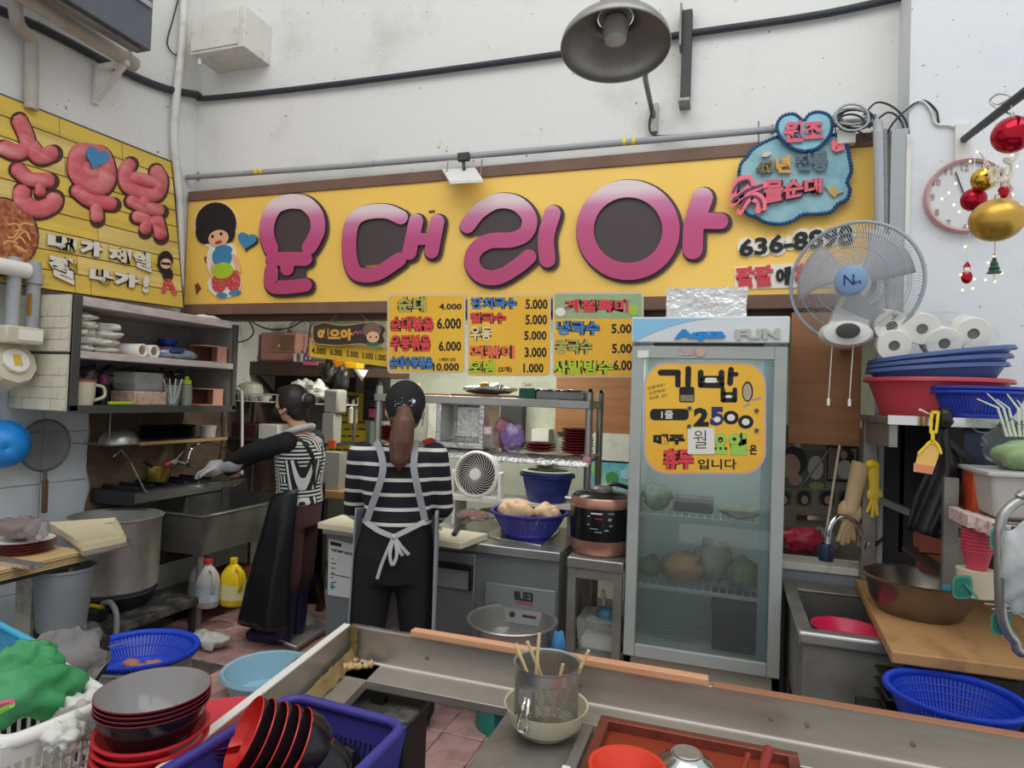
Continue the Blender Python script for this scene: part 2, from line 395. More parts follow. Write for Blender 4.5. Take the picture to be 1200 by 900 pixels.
def heart(cx,cy,s,rot=0):
 o=[]
 for q in range(30):
  u=2*math.pi*q/30;x=16*math.sin(u)**3;y=-(13*math.cos(u)-5*math.cos(2*u)-2*math.cos(3*u)-math.cos(4*u))
  o.append((cx+s*(x*math.cos(rot)-y*math.sin(rot)),cy+s*(x*math.sin(rot)+y*math.cos(rot))))
 return o
t=MB().poly(heart(290.5,283,.74,.2),SP,0,.012).build('heart_cutout','sign_dark',sg,label='small blue heart')
MB().poly(heart(289,281.5,.7,.2),SP,.012,.02).build('face','paint_blue',t)
bk=MB()
for q,r in(((875,290),11),((893,289),11),((911,288),11),((926,285),8),((941,281),13),((958,279),12),((975,277),11),((992,275),11)):bk.oval(*q,r,r*1.05,SP,0,.008+.0004*(q[0]%5))
t=bk.build('phone_lettering','paint_white',sg,label='black phone number on white backing')
MB().text('636-8898',((866,281),(1000,262),(1000,287),(866,302)),SP,.008,.016,.035).build('digits','ink',t)
MB().poly(((861,313),(976,306),(976,336),(861,339)),SP,0,.007).build('slogan_lettering','paint_white',None);t=bpy.data.objects['slogan_lettering'];attach(t,sg)
mat('sign_red','#d2414a',.45)
MB().text('팔팔',((862,313),(906,310),(906,335),(862,338)),SP,.007,.015,.05).build('letters','sign_red',t)
MB().text('에',((909,314),(927,312),(927,334),(909,335)),SP,.007,.015,.05).build('letters','ink',t)
MB().text('확실',((931,309),(974,306),(974,333),(931,336)),SP,.007,.015,.05).build('letters','sign_red',t)
CP=PY(YS-.03)
t=thing('cloud_plaque','blue cloud shaped plaque with beaded rim and red lettering above wall fan','sign',CP(925,255))
mat('plaque_blue','#8fb9c0',.5,h2='#4f8aa3',scale=9,amt=.45,bump=.15);mat('bead_blue','#21517f',.35,h2='#173a5e',scale=40)
c=zm(840,120,6)
out=c((160,470),(175,425),(215,385),(250,335),(310,295),(380,262),(440,250),(560,330),(700,290),(800,230),(870,250),(915,310),(930,390),(945,480),(915,560),(935,610),(915,680),(850,715),(800,770),(700,785),(600,790),(540,830),(450,855),(350,845),(280,810),(210,780),(170,700),(150,600),(155,530))
out=[tuple(q)for q in smooth2(out+out[:1],4)[:-1]]
MB().poly(out,CP,0,.02).build('board','plaque_blue',t)
def beads(outline,r,P,d):
 mb=MB();pts=[P(x,y,d)for x,y in outline];acc=0
 L=sum((pts[i]-pts[i-1]).length for i in range(len(pts)));n=int(L/(r*1.5));step=L/n;acc=0;nxt=0
 for i in range(len(pts)):
  p,q=pts[i-1],pts[i];l=(q-p).length
  while nxt<=acc+l:mb.ell(p+(q-p)*((nxt-acc)/max(l,1e-6)),r,r,r,7,5);nxt+=step
  acc+=l
 return mb
beads(out,.0115,CP,.016).build('bead_rim','bead_blue',t,kind='stuff')
hp=[(840+x/6,120+y/6)for x,y in[(625,345),(540,325),(465,265),(425,190),(435,130),(480,90),(550,85),(610,130),(650,85),(720,68),(790,95),(812,160),(795,230),(740,295),(690,330)]]
hp=[tuple(q)for q in smooth2(hp+hp[:1],4)[:-1]]
hb=MB().poly(hp,CP,.02,.045).build('heart',mat('plaque_aqua','#8cc3cf',.5,h2='#6fb0c2',scale=10),t)
beads(hp,.0105,CP,.042).build('bead_rim','bead_blue',hb,kind='stuff')
mat('letter_coral','#d65f6f',.45);mat('letter_slate','#5a6874',.5);mat('letter_gold','#d79a3c',.5);mat('neon_pink','#f4757f',.4)
MB().text('원조',(c((470,130))[0],c((750,120))[0],c((750,265))[0],c((470,285))[0]),CP,.045,.06,.05).build('letters','letter_coral',t)
dk=mat('plaque_ink','#33343f',.5)
MB().text('년',(c((412,385))[0],c((520,370))[0],c((522,495))[0],c((420,495))[0]),CP,.03,.042,.05).build('letters','letter_gold',t)
MB().text('40',(c((275,415))[0],c((405,400))[0],c((405,495))[0],c((275,510))[0]),CP,.03,.042,.09).build('letters',mat('floral','#2c2a36',.5,h2='#d8c25a',scale=60,amt=.5),t)
MB().text('전통',(c((550,360))[0],c((785,335))[0],c((785,485))[0],c((550,480))[0]),CP,.03,.042,.05).build('letters','letter_slate',t)
MB().text('물순대',(c((330,545))[0],c((745,535))[0],c((745,640))[0],c((330,725))[0]),CP,.022,.03,.11).build('letters',dk,t)
MB().text('물순대',(c((330,540))[0],c((742,530))[0],c((742,632))[0],c((330,717))[0]),CP,.031,.044,.045).build('letters','letter_coral',t)
hd=MB()
for q in(((110,650),(140,560),(210,530),(245,570),(180,640),(120,690)),((110,710),(200,640),(300,590),(335,580)),((160,770),(215,690),(270,650),(320,680),(330,740)),((290,760),(300,700),(260,680))):
 hd.stroke(c(*q),3.6,CP,.02,.05)
hd.build('squiggle','neon_pink',t)
hd=MB()
for q in(((115,630),(150,570),(215,545),(235,580)),((115,695),(200,625),(320,580)),((165,745),(220,665),(290,670),(318,735))):hd.stroke(c(*q),1.3,CP,.05,.054)
hd.build('squiggle_line',mat('plum','#5a3560',.5),t)
MB().stroke(c((825,285),(835,325),(880,315)),3.6,CP,.02,.04).build('check_mark','neon_pink',t)
MB().oval(*c((350,365))[0],5.5,2.6,CP,.02,.04,rot=-.3).build('bird',mat('shell','#d8bfa6',.5),t)
MB().poly(c((760,590),(800,610),(830,580),(840,620),(890,630),(845,645),(830,670),(800,645)),CP,.02,.034).build('starfish',mat('starfish','#c2a05a',.6),t)
for x in(889,979):MB().cyl(CP(x,170,.0),CP(x,142,.0),.003,n=6).build('hanger','cable_black',t)
# -- menu boards under the sign
MP=PY(YS-.035)
mat('menu_yellow','#f4bf3c',.35,h2='#e9aa22',scale=3);mat('menu_edge','#cdc8bb',.5);mat('menu_patch','#f4c23c',.5)
MC={'r':mat('menu_red','#e2434a',.5),'b':mat('menu_blue','#3d7fc0',.5),'g':mat('menu_olive','#b3b05a',.5),'l':mat('menu_lime','#b9d335',.5),'o':mat('menu_orange','#f0714a',.5),'w':mat('menu_cream','#efd9a0',.5),'k':MATS['ink'],'t':mat('menu_teal','#6a9cb8',.5)}
def menu(label,quad,rows,prices):
 t=thing('menu_board',label,'menu board',MP(*quad[3]),'menu boards under the shop sign')
 (xa,ya),(xb,yb)=quad[0],quad[2]
 MB().rrect(xa,ya,xb,yb,5,MP,-.008,.0).build('edge','menu_edge',t)
 MB().rrect(xa+1.6,ya+1.6,xb-1.6,yb-1.6,4,MP,0,.0012).build('sheet','menu_yellow',t)
 for body,q,col in rows:
  MB().text(body,q,MP,.0012,.0022,.11).build('lettering_outline','ink',t)
  MB().text(body,q,MP,.0024,.0034,.035).build('lettering',MC[col],t)
 for body,q in prices:
  MB().text(body,q,MP,.0016,.0026,.03).build('price','ink',t)
 return t
m=zm(450,335,3.871)
def q4(x0,y0,x1,y1,sl=0):return tuple(m((x0,y0),(x1,y0+sl),(x1,y1+sl),(x0,y1)))
t=menu('yellow menu board starting with rice sausage at 4000, leftmost of three',m((15,38),(370,38),(370,397),(15,397)),[('순대',q4(60,48,195,120),'g'),('순대볶음',q4(28,138,225,208,0),'r'),('우동볶음',q4(28,222,212,298),'r'),('순대우동볶음',q4(25,318,222,378,2),'b')],[('4.000',q4(250,80,352,108)),('6.000',q4(240,145,350,196)),('6.000',q4(248,250,350,296)),('10.000',q4(222,350,340,386)),('1개의 2인',q4(252,326,325,342))])
menu('yellow menu board with a small cook drawing, middle of the three',m((378,40),(757,40),(757,410),(378,410)),[('잔치국수',q4(392,52,605,106),'b'),('칼국수',q4(390,120,555,172),'r'),('우동',q4(390,184,488,250),'w'),('떡볶이',q4(390,270,592,330),'o'),('오뎅',q4(384,338,505,400),'l')],[('5.000',q4(642,60,742,106)),('5.000',q4(642,130,740,176)),('5.000',q4(636,204,738,246)),('3.000',q4(638,278,738,324)),('1.000',q4(632,352,724,394)),('(2개)',q4(518,366,580,394))])
mb3=menu('menu board with green header and red lettering, right of the three, beside refrigerator',m((766,28),(1178,28),(1178,415),(766,415)),[('냉국수',q4(782,158,980,224),'b'),('콩국수',q4(775,242,945,310),'g'),('사발빙수',q4(762,338,1038,402),'l')],[('5.000',q4(1032,172,1150,216)),('5.000',q4(1034,262,1150,306)),('6.000',q4(1040,336,1150,384))])
MB().rrect(*m((775,36))[0],*m((1170,148))[0],3,MP,.0012,.002).build('header',mat('menu_sage','#9fb58a',.5,h2='#88a87e',scale=30),mb3)
MB().text('계절특미',q4(815,62,1108,120),MP,.002,.003,.11).build('lettering_outline','ink',mb3)
MB().text('계절특미',q4(815,62,1108,120),MP,.0032,.0042,.035).build('lettering',MC['r'],mb3)
MB().oval(*m((800,118))[0],6,5,MP,.002,.003).build('drawing','paint_white',mb3);MB().oval(*m((1130,110))[0],4.5,6,MP,.002,.003).build('drawing','paint_green',mb3)
# -- plank sign on the left wall (rests on the cabinet, leans back)
pb=ox(107,346,-3.58);pt=ox(100,150,-3.735)
dirv=Vector((pt.x-pb.x,0,pt.z-pb.z)).normalized();LN=Vector((dirv.z,0,-dirv.x))
LPn=PP((-3.58,3.0,2.12),LN)
t=thing('plank_sign','yellow plank sign with puffy pink letters leaning on the left wall','sign',LPn(110,345))
mat('plank_yellow','#e0c052',.6,h2='#ae9244',scale=2.2,amt=.45,stretch=(1,.35,5),bump=.1);mat('plank_pale','#e2c877',.6,h2='#b79a4c',scale=2.5,amt=.45,stretch=(1,.4,5),bump=.1)
TL,TR,BR,BL=Vector((-60,86)),Vector((201,190)),Vector((215,361)),Vector((-60,323))
MB().poly([TL-Vector((0,1)),TR+Vector((1,-1)),BR+Vector((1,1)),BL+Vector((0,1))],LPn,-.03,-.008).build('backing','dark_brown',t)
NP=9
for k in range(NP):
 v0,v1=k/NP+.003,(k+1)/NP-.003
 cuts=[0]+sorted(random.uniform(.25,.8)for _ in range(1 if k%2 else 2))+[1]
 for c0,c1 in zip(cuts,cuts[1:]):
  def B(u,v):return tuple((TL*(1-u)+TR*u)*(1-v)+(BL*(1-u)+BR*u)*v)
  MB().poly([B(c0+.001,v0),B(c1-.001,v0),B(c1-.001,v1),B(c0+.001,v1)],LPn,-.012,random.uniform(-.001,.001)).build('plank',random.choice(['plank_yellow','plank_yellow','plank_pale']),t,smooth=False)
pk=mat('puffy_pink','#cf5f68',.5,h2='#e0a39a',scale=5,amt=.45,stretch=(1,1,3));mat('sign_umber','#4a3229',.7)
s=zm(0,90,3.214)
LL=[[(((70,160),(95,215),(108,260)),9.5),(((105,268),(60,285),(10,265)),9.5),(((115,262),(150,300),(200,285)),10),(((60,345),(110,385),(190,390)),9),(((150,400),(150,440)),7),(((82,425),(85,470),(140,500),(195,480),(205,455)),10.5)],[(((340,290),(300,290),(290,350),(330,400),(380,410),(400,370),(380,300),(340,290)),12),(((340,330),(350,370)),14),(((285,425),(340,465),(425,478)),8.5),(((362,480),(365,535)),8)],[(((490,325),(470,360),(480,410),(540,440),(590,440),(605,390),(585,350)),8.6),(((500,380),(590,400)),8),(((490,465),(545,490),(605,505)),8),(((545,450),(545,490)),7),(((510,525),(550,540),(545,580)),7.5),(((590,535),(600,570),(605,600)),8),(((575,540),(600,560)),7)],]
def puffy(mb,px,r,P,d,n=8):
 """soft stroke: flattened tube lying on the plane"""
 q=smooth2(px,5)if len(px)>2 else[Vector(px[0])*(1-k/4)+Vector(px[1])*k/4 for k in range(5)]
 q0=q[0]-(q[1]-q[0]).normalized()*r*.55;q1=q[-1]+(q[-1]-q[-2]).normalized()*r*.55
 q=[q0]+q+[q1];vs=[];N=len(q)
 for i in range(N):
  tt=(q[min(i+1,N-1)]-q[max(i-1,0)]).normalized();nn=Vector((-tt.y,tt.x));rr=r*(.45 if i in(0,N-1)else 1)
  for k in range(n):th=math.pi*k/(n-1);vs.append(P(*(q[i]+nn*rr*math.cos(th)),d*math.sin(th)*rr/r))
 fs=[(i*n+k,i*n+k+1,(i+1)*n+k+1,(i+1)*n+k)for i in range(N-1)for k in range(n-1)]
 fs+=[list(range(n)),[(N-1)*n+k for k in range(n)]]
 mb.add(vs,fs)
for lt in LL:
 o1=MB();o2=MB()
 for p,r in lt:
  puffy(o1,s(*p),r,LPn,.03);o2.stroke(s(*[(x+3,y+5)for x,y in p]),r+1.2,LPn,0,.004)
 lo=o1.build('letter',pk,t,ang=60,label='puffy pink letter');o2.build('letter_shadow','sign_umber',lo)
MB().poly(heart(*s((365,303))[0],.88,.35),LPn,.02,.042).build('heart','paint_blue',t)
for body,q in(('내',((180,585),(290,615),(285,658),(178,645))),('가',((300,610),(388,625),(386,680),(300,668))),('제',((405,640),(495,650),(492,705),(410,690))),('일',((500,655),(570,665),(572,738),(505,712))),('잘',((180,665),(290,690),(290,790),(185,740))),('나',((340,715),(425,735),(425,785),(335,770))),('가',((425,725),(525,750),(520,795),(430,790))),('!',((540,745),(565,748),(560,815),(535,812)))):
 MB().text(body,s(*q),LPn,.001,.007,.17).build('lettering_outline','ink',t);MB().text(body,s(*q),LPn,.008,.02,.085).build('lettering',mat('letter_cream','#d9d4c4',.6),t)
mat('noodle_print','#8a3a26',.6,h2='#d8a05c',scale=38,amt=.5)
MB().oval(-4+0,277,50,47,LPn,0,.012).build('food_print_rim','sign_umber',t);MB().oval(-4,277,48,45,LPn,.012,.014).build('food_print','noodle_print',t)
mb=MB()
random.seed(3)
for k in range(9):
 x0=random.uniform(4,26);y0=random.uniform(262,290);mb.stroke([(x0,y0),(x0+random.uniform(4,10),y0+random.uniform(-6,6)),(x0+random.uniform(8,16),y0+random.uniform(-8,8))],1.0,LPn,.014,.0155)
mb.build('noodle_strands',mat('noodle','#e0a86a',.6),t)
f=s((620,700))[0]
MB().oval(194,305,9,11,LPn,0,.012).build('figure_hair','hair_black',t);MB().oval(194.5,309,6.5,6,LPn,.012,.015).build('figure_face','skin_paint',t)
MB().oval(197,322,6,8,LPn,0,.012).build('figure_jacket','ink',t);MB().stroke([(186,310),(191,319)],2,LPn,0,.012).build('figure_arm','ink',t)
MB().stroke([(195,329),(192,341)],2.6,LPn,0,.012).build('figure_leg','paint_red',t);MB().stroke([(198,329),(205,343)],2.6,LPn,0,.0126).build('figure_leg','paint_red',t)
MB().poly(((189,307),(200,308),(200,311),(189,310)),LPn,.015,.0165).build('figure_glasses','ink',t)
# -- pipes, cables, boxes and lamps on the walls
def curve3(pts,k=6):return smooth2([tuple(p)for p in pts],k)if len(pts)>2 else[Vector(p)for p in pts]
def cable(name,pts,r,m,label,cat='cable',n=8,k=6,parent=None,group=None):
 return MB().tube(curve3(pts,k),r,n).build(name,m,parent,ang=60,label=None if parent else label,cat=None if parent else cat,group=group)
t=thing('utility_box','white painted metal utility box high on wall near the corner','box',oy(255,70,YB))
p0,p1=oy(222,70,3.42),oy(288,6,3.42)
MB().box(p0.x,p1.x,3.42,YB,p0.z+.03,p1.z).build('body','white_paint',t,bevel=.006)
MB().box(p0.x+.015,p1.x-.05,3.412,3.42,p0.z+.05,p1.z-.02).build('cover','white_paint',t,bevel=.004)
MB().cyl((p0.x+.05,3.46,p0.z+.035),(p0.x+.05,3.46,p0.z-.02),.012).build('gland','white_plastic',t)
cp=[ox(x,y,XL+.03)for x,y in((-500,-196),(0,12),(70,44),(150,86),(195,104))]+[Vector((XL+.06,YB-.05,oy(222,112,3.62).z))]+[oy(x,y,YB-.03)for x,y in((245,115),(400,98),(660,63),(790,42),(950,19),(1046,-1),(1070,-8))]
cable('wall_conduit',cp,[.026]*31+[.019]*(6*12+1-31),'cable_black','thick dark cable conduit running along both walls above the signs','conduit',10)
cable('white_riser_pipe',[ox(x,y,XL+.05)for x,y in((219,-60),(216,0),(213,60),(207,110),(204,160),(208,205),(211,250),(211,335))],.026,'white_paint','white painted riser pipe in the corner between the two signs','pipe',12)
cable('corner_cable',[oy(x,y,3.65)for x,y in((228,-10),(224,60),(221,120),(220,200))],.008,'cable_black','thin dark cable running down the corner beside white riser pipe')
cable('loop_cable',[ox(x,y,XL+.02)for x,y in((210,-5),(202,25),(196,50),(203,63),(210,64))],.005,'cable_black','thin loose cable loop left of the utility box')
t=thing('gas_pipe','grey gas pipe running above the yellow sign and down the pillar','pipe',oy(600,177,3.62))
gp=[oy(x,y,3.6)for x,y in((219,208),(400,195),(600,178.5),(800,161),(985,144.5),(1016,142))]
MB().tube(gp,.0185,12).build('run','pipe_gray',t)
gv=[oy(1016,142,3.6),oy(1024,141,3.57),oy(1029,146,3.5),oy(1029,156,3.42),oy(1031,300,3.42),oy(1031,480,3.42),oy(1027,690,3.42)]
MB().tube(gv,.022,12).build('riser','pipe_gray',t)
for x,y in((1020,141),(1030,330),(1029,500)):MB().cyl(oy(x,y-4,3.42 if y>200 else 3.58),oy(x,y+4,3.42 if y>200 else 3.58),.03).build('coupling','steel_dull',t)
for x,y,Y in((301,202,3.6),(307,201.5,3.6),(732,167,3.6),(743,166,3.6)):MB().cyl(oy(x-2,y,Y),oy(x+2,y-.3,Y),.0195).build('label_band','yellow_plastic',t)
MB().cyl(oy(1031,372,3.42),oy(1031,390,3.42),.0232).build('label_band','yellow_plastic',t)
for x,y in((232,207),(545,184),(905,152)):MB().cyl(oy(x,y-5,3.6),oy(x,y+5,3.6),.008).cyl(oy(x,y,3.6),oy(x,y,YB),.007).build('bracket','steel_dark',t)
t=thing('flood_lamp','small flat white flood lamp under the gas pipe above sign','lamp',oy(541,212,3.5))
MB().hexa([oy(518,200,3.6),oy(557,198,3.6),oy(566,214,3.45),oy(527,216,3.45)],[oy(518,198,3.6),oy(557,196,3.6),oy(566,210,3.45),oy(527,212,3.45)]).build('panel','white_plastic',t,bevel=.003)
MB().cyl(oy(525,190,3.58),oy(523,202,3.56),.004).cyl(oy(565,187,3.58),oy(563,206,3.5),.004).build('bracket','steel_dull',t)
MB().box(*[c for a,b in zip(oy(538,190,3.59),oy(549,178,3.56))for c in sorted((a,b))]).cyl(oy(543,190,3.58),oy(544,199,3.56),.01).build('clamp','dark_gray',t)
t=thing('drain_pipe','thick beige drain pipe with branch above the plank sign','pipe',ox(37,120,XL+.04))
a0,a1=ox(-10,-29,XL+.22),ox(158,76,XL+.22)
MB().cyl(a0,a1,.046).build('run',mat('pipe_beige','#b5b0a6',.55,h2='#958f84',scale=5),t)
MB().cyl(ox(146,68,XL+.22),ox(150,71,XL+.22),.05).build('collar','pipe_beige',t)
MB().tube(curve3([ox(17,-12,XL+.16),ox(19,18,XL+.15),ox(24,32,XL+.12),ox(36,46,XL+.06),ox(37,60,XL+.05),ox(36.5,128,XL+.05)]),.034,12).build('branch','pipe_beige',t)
t=thing('pipe_bracket','white triangular wall bracket holding the thick drain pipe','bracket',ox(113,122,XL))
q1,q2,q3=ox(114,76,XL+.02),ox(150,71,XL+.27),ox(112,122,XL+.02)
MB().bar(q1,q3,.03,.03).build('upright','white_paint',t);MB().bar(q1-Vector((0,0,.02)),Vector((XL+.27,q1.y,q1.z-.02)),.03,.03).build('arm','white_paint',t);MB().bar(q3+Vector((0,0,.02)),Vector((XL+.24,q1.y,q1.z-.03)),.028,.028).build('brace','white_paint',t)
e0=ox(177,60,-3.25)
t=thing('awning_box','dark grey box of a folded awning at the top left','awning',(-3.45,2,e0.z))
MB().box(-3.36,-3.25,.4,e0.y,e0.z,e0.z+.75).build('case',mat('awning_gray','#5b6068',.5,h2='#4d5158',scale=3),t,bevel=.006)
MB().box(-3.34,-3.28,.4,e0.y-.05,e0.z-.02,e0.z).build('bottom_rail','steel_dark',t);MB().box(XL,-3.36,e0.y-.5,e0.y-.45,e0.z+.45,e0.z+.5).build('wall_bracket','steel_dark',t)
MB().box(-3.25,-3.235,.6,e0.y-.02,e0.z+.24,e0.z+.27).build('front_rail','pipe_gray',t)
t=thing('enamel_lamp','large metal dish lamp shade hanging in front of the wall','lamp',od(722,50,2.45))
LM=Matrix.Translation(od(721,57,2.42))@Matrix.Rotation(RAD(-9),4,RT)
R=63/754.5*2.42*1.0
sh=mat('lamp_shell','#9c9a96',.4,.6,h2='#7f7a72',scale=6)
MB(LM).lathe([(R,0),(R*1.01,.006),(R*.985,.03),(R*.9,.055),(R*.72,.085),(R*.5,.11),(R*.34,.13)],48).build('shade',sh,t,solid=.004)
MB(LM).lathe([(R*.30,.12),(R*.33,.135),(R*.3,.2),(R*.27,.24),(R*.1,.25)],28,cap=True).build('neck',sh,t)
MB(LM).lathe([(R*.22,.115),(R*.24,.08),(R*.2,.035),(R*.1,.02),(.001,.018)],24).build('bulb',mat('bulb_glass','#b9b6b0',.3),t)
wm=oy(767,140,YB);top=LM@Vector((0,0,.25))
MB().tube([top,top+Vector((0,.05,.16)),top+Vector((.02,.25,.2)),top+Vector((.05,.55,.05)),oy(756,92,YB-.35),oy(763,125,YB-.05),wm+Vector((0,-.02,0))],.014,10).build('arm','steel_dark',t)
MB().box(wm.x-.022,wm.x+.022,YB-.03,YB,wm.z-.08,wm.z+.08).build('wall_plate','steel_dull',t)
cable('lamp_wire',[oy(764,128,YB-.05),oy(761,150,YB-.03),oy(770,159,YB-.03),oy(800,158,YB-.06)],.006,'cable_black','',parent=t)
t=thing('steel_channel','vertical dark steel channel fixed to the wall right of dish lamp','bracket',oy(800,119,YB))
c0,c1=oy(802,118,3.6),oy(800,9,3.6)
MB().box(c0.x-.025,c0.x+.028,3.62,YB,c0.z,c1.z).build('channel','dark_gray',t,bevel=.003)
MB().box(c0.x-.036,c0.x-.025,3.57,3.66,c0.z+.3,c1.z+.01).build('flange','steel_dark',t)
MB().box(c0.x-.03,c0.x+.03,3.56,YB,c0.z-.015,c0.z).build('foot','steel_dull',t)
t=thing('cable_bundle','tangled coil of grey cables above the top of riser pipe','cables',oy(1005,165,3.58))
random.seed(11)
for k in range(6):
 cx,cy=1000+random.uniform(-4,6),140+random.uniform(-4,4);rx,ry=random.uniform(14,22),random.uniform(8,16)
 MB().tube([oy(cx+rx*math.cos(u)+random.uniform(-.6,.6),cy+ry*math.sin(u),3.55-.015*k)for u in[2*math.pi*j/18 for j in range(18)]],.006,6,closed=True).build('coil','pipe_gray' if k%2 else 'cable_black',t)
for k,q in enumerate((((1012,135),(1028,120),(1050,128),(1064,150),(1062,190)),((1018,150),(1040,132),(1056,142),(1060,165)),((1000,150),(1030,165),(1050,140),(1078,118),(1096,128),(1100,144)))):
 MB().tube(curve3([oy(x,y,3.44 if x>1040 else 3.52)for x,y in q]),.005,6).build('cable','cable_black',t)
jb=oy(990,160,3.6);MB().box(jb.x-.04,jb.x+.045,3.56,3.62,jb.z-.05,jb.z+.03).build('junction_box','white_plastic',t,bevel=.004)
cable('flex_conduit',[oy(x,y,3.44)for x,y in((1036,152),(1037,220),(1037,300),(1038,400),(1037,520))],.014,mat('conduit_ribbed','#8f9498',.5,bump=1,bscale=150),'thin ribbed grey conduit running down beside the riser pipe','conduit')
t=thing('edge_channel','grey metal channel running down the corner of white pillar','trim',oy(1046,500,3.44))
g0,g1=oy(1043,156,3.44),oy(1062,500,3.44)
MB().box(PXR-.075,PXR-.005,3.43,3.6,.9,oy(1050,152,3.44).z).build('channel','pipe_gray',t)
MB().box(PXR-.012,PXR+.006,3.425,3.45,.9,oy(1050,160,3.44).z).build('strip','white_paint',t)
cable('wall_wire',[oy(x,y,3.44)for x,y in((1062,128),(1078,118),(1090,128),(1097,145),(1112,147),(1128,153))],.006,'white_paint','thin pale wire on the pillar wall above the clock')
WP=PY(3.45)
t=thing('wall_clock','round white wall clock with pale pink rim behind the ornaments','clock',WP(1131,231))
cc=WP(1131,231);r=(WP(1131,188)-WP(1131,274)).length/2
CM=Matrix.Translation(cc)@Matrix.Rotation(RAD(90),4,'X')
mat('clock_rim','#c99a98',.4);mat('clock_face','#d5d5d3',.4);mat('clock_digit','#b18f8f',.5)
MB(CM).lathe([(r*.9,.0),(r,.0),(r,.03),(r*.97,.042),(r*.9,.034)],48).build('rim','clock_rim',t)
MB(CM).lathe([(.001,.02),(r*.92,.02)],48).build('face','clock_face',t)
for k in range(1,13):
 u=math.pi*2*k/12;px=(1131+38*math.sin(u),231-35*math.cos(u));s_=4.2 if k>9 else 2.6
 MB().text(str(k),rect(px[0]-s_,px[1]-4,px[0]+s_,px[1]+4),WP,.021,.024,.02).build('numeral','clock_digit',t)
MB().stroke([(1131,231),(1150,246)],1.2,WP,.024,.026).build('hour_hand','dark_gray',t);MB().stroke([(1131,231),(1120,202)],.9,WP,.026,.028).build('minute_hand','dark_gray',t)
MB().stroke([(1133,321),(1133,321.5)],1,WP,0,.002)
t=thing('ornament_hanger','dark metal arm reaching from pillar wall holding hanging ornaments','bracket',oy(1126,165,3.45))
b0,b1=oy(1130,163,3.42),od(1222,92,1.9)
MB().cyl(b0,b1,.016).build('bar','cable_black',t)
q=oy(1126,168,3.45);MB().box(q.x-.03,q.x+.03,3.42,3.45,q.z-.1,q.z+.08).build('wall_plate','white_paint',t)
MB().tube(curve3([od(x,y,D)for x,y,D in((1160,117,2.5),(1170,122,2.4),(1185,114,2.3),(1170,110,2.35),(1160,120,2.4),(1180,132,2.3),(1200,138,2.2))]),.004,6).build('wire','white_paint',t)
bar_at=lambda x:b0+(b1-b0)*max(0.0,min(1,(x-1130)/92))
def ball(label,px,py,rp,D,m,squash=1):
 c_=od(px,py,D);r_=rp/754.5*D;o=thing('ornament_ball',label,'ornament',c_-Vector((0,0,r_)),'hanging Christmas balls')
 MB().ell(c_,r_,r_,r_*squash,28,18).build('ball',m,o);MB().cyl(c_+Vector((0,0,r_*squash*.96)),c_+Vector((0,0,r_*squash+.012)),.008).build('cap','steel_bright',o)
 u=bar_at(px+8);MB().cyl(c_+Vector((0,0,r_*squash+.01)),u,.0012,n=5).build('string','paper',o)
mat('gold_matte','#c9a24a',.35,.75);mat('gold_gloss','#d9b046',.12,1);mat('red_gloss','#b3122c',.12,.6)
ball('large matte gold ball, biggest of the ornaments on the arm',1168,258,28,2.1,'gold_matte',.88)
ball('glossy red ball highest on the arm at the picture edge',1186,158,21,2.05,'red_gloss')
ball('small glossy red ball hanging in front of the clock',1141,234,13.5,2.3,'red_gloss')
ball('small shiny gold ball hanging above the small red ball',1153,210,13.5,2.25,'gold_gloss')
random.seed(5)
lm=mat('fairy_bulb','#ffe28a',.4,emit=3.5)
t=thing('fairy_lights','string of warm fairy lights with curly white wire around the ornaments','lights',od(1160,340,2.2))
path=[od(x,y,2.15)for x,y in((1205,120),(1190,170),(1178,198),(1160,195),(1148,178),(1168,205),(1180,212),(1188,225),(1170,226),(1160,245),(1150,255),(1140,262),(1136,280),(1133,300),(1131,330))]
MB().tube(curve3(path),.0022,5).build('wire','paper',t)
path2=[od(x,y,2.15)for x,y in((1196,190),(1175,230),(1167,255),(1166,290),(1165,330))]
MB().tube(curve3(path2),.0018,5).build('wire','paper',t)
bulbs=[(1137,189),(1155,199),(1145,178),(1169,199),(1178,208),(1190,165),(1186,182),(1192,195),(1135,265),(1141,271),(1169,235),(1131,289),(1133,312),(1126,322),(1140,338),(1128,340),(1142,327),(1155,328),(1165,300),(1174,320),(1158,308),(1166,330),(1196,240),(1187,228),(1120,215),(1112,226),(1104,233),(1124,248),(1118,240)]
for x,y in bulbs:MB().ell(od(x,y,2.15),.0036,.0036,.0036,8,6).build('bulb',lm,t)
mb=MB()
for k in range(46):
 u=k/45;mb.v.append(od(1160+30*u+6*math.sin(u*22),205+8*math.cos(u*22)-45*u*(u>.55)*(u-.55)*2,2.13))
MB().tube(mb.v,.006,6).build('ribbon',mat('ribbon_white','#e9e2d0',.6),t)
def charm(label,x,y,cols,kind):
 c_=od(x,y,2.15);o=thing('charm',label,'ornament',c_-Vector((0,0,.03)),'small charms on the fairy lights')
 if kind:
  for k in range(3):MB().lathe([(.022-.005*k,-.02+.014*k),(.004,.004+.014*k)],14,c_,cap=True).build('tier',cols[0],o)
  MB().ell(c_+Vector((0,0,.04)),.005,.005,.005,8,6).build('star','gold_gloss',o)
 else:
  MB().ell(c_+Vector((0,0,-.008)),.017,.014,.022,14,10).build('body',cols[0],o);MB().ell(c_+Vector((0,0,.02)),.011,.011,.011,12,8).build('head','skin_paint',o);MB().lathe([(.012,.026),(.002,.045)],12,c_,cap=True).build('hat',cols[0],o);MB().ell(c_+Vector((-.002,-.009,.013)),.009,.006,.009,10,8).build('beard','paper',o)
charm('tiny red figure charm with pointed hat and white beard, below the clock',1133,322,('red_gloss',),0)
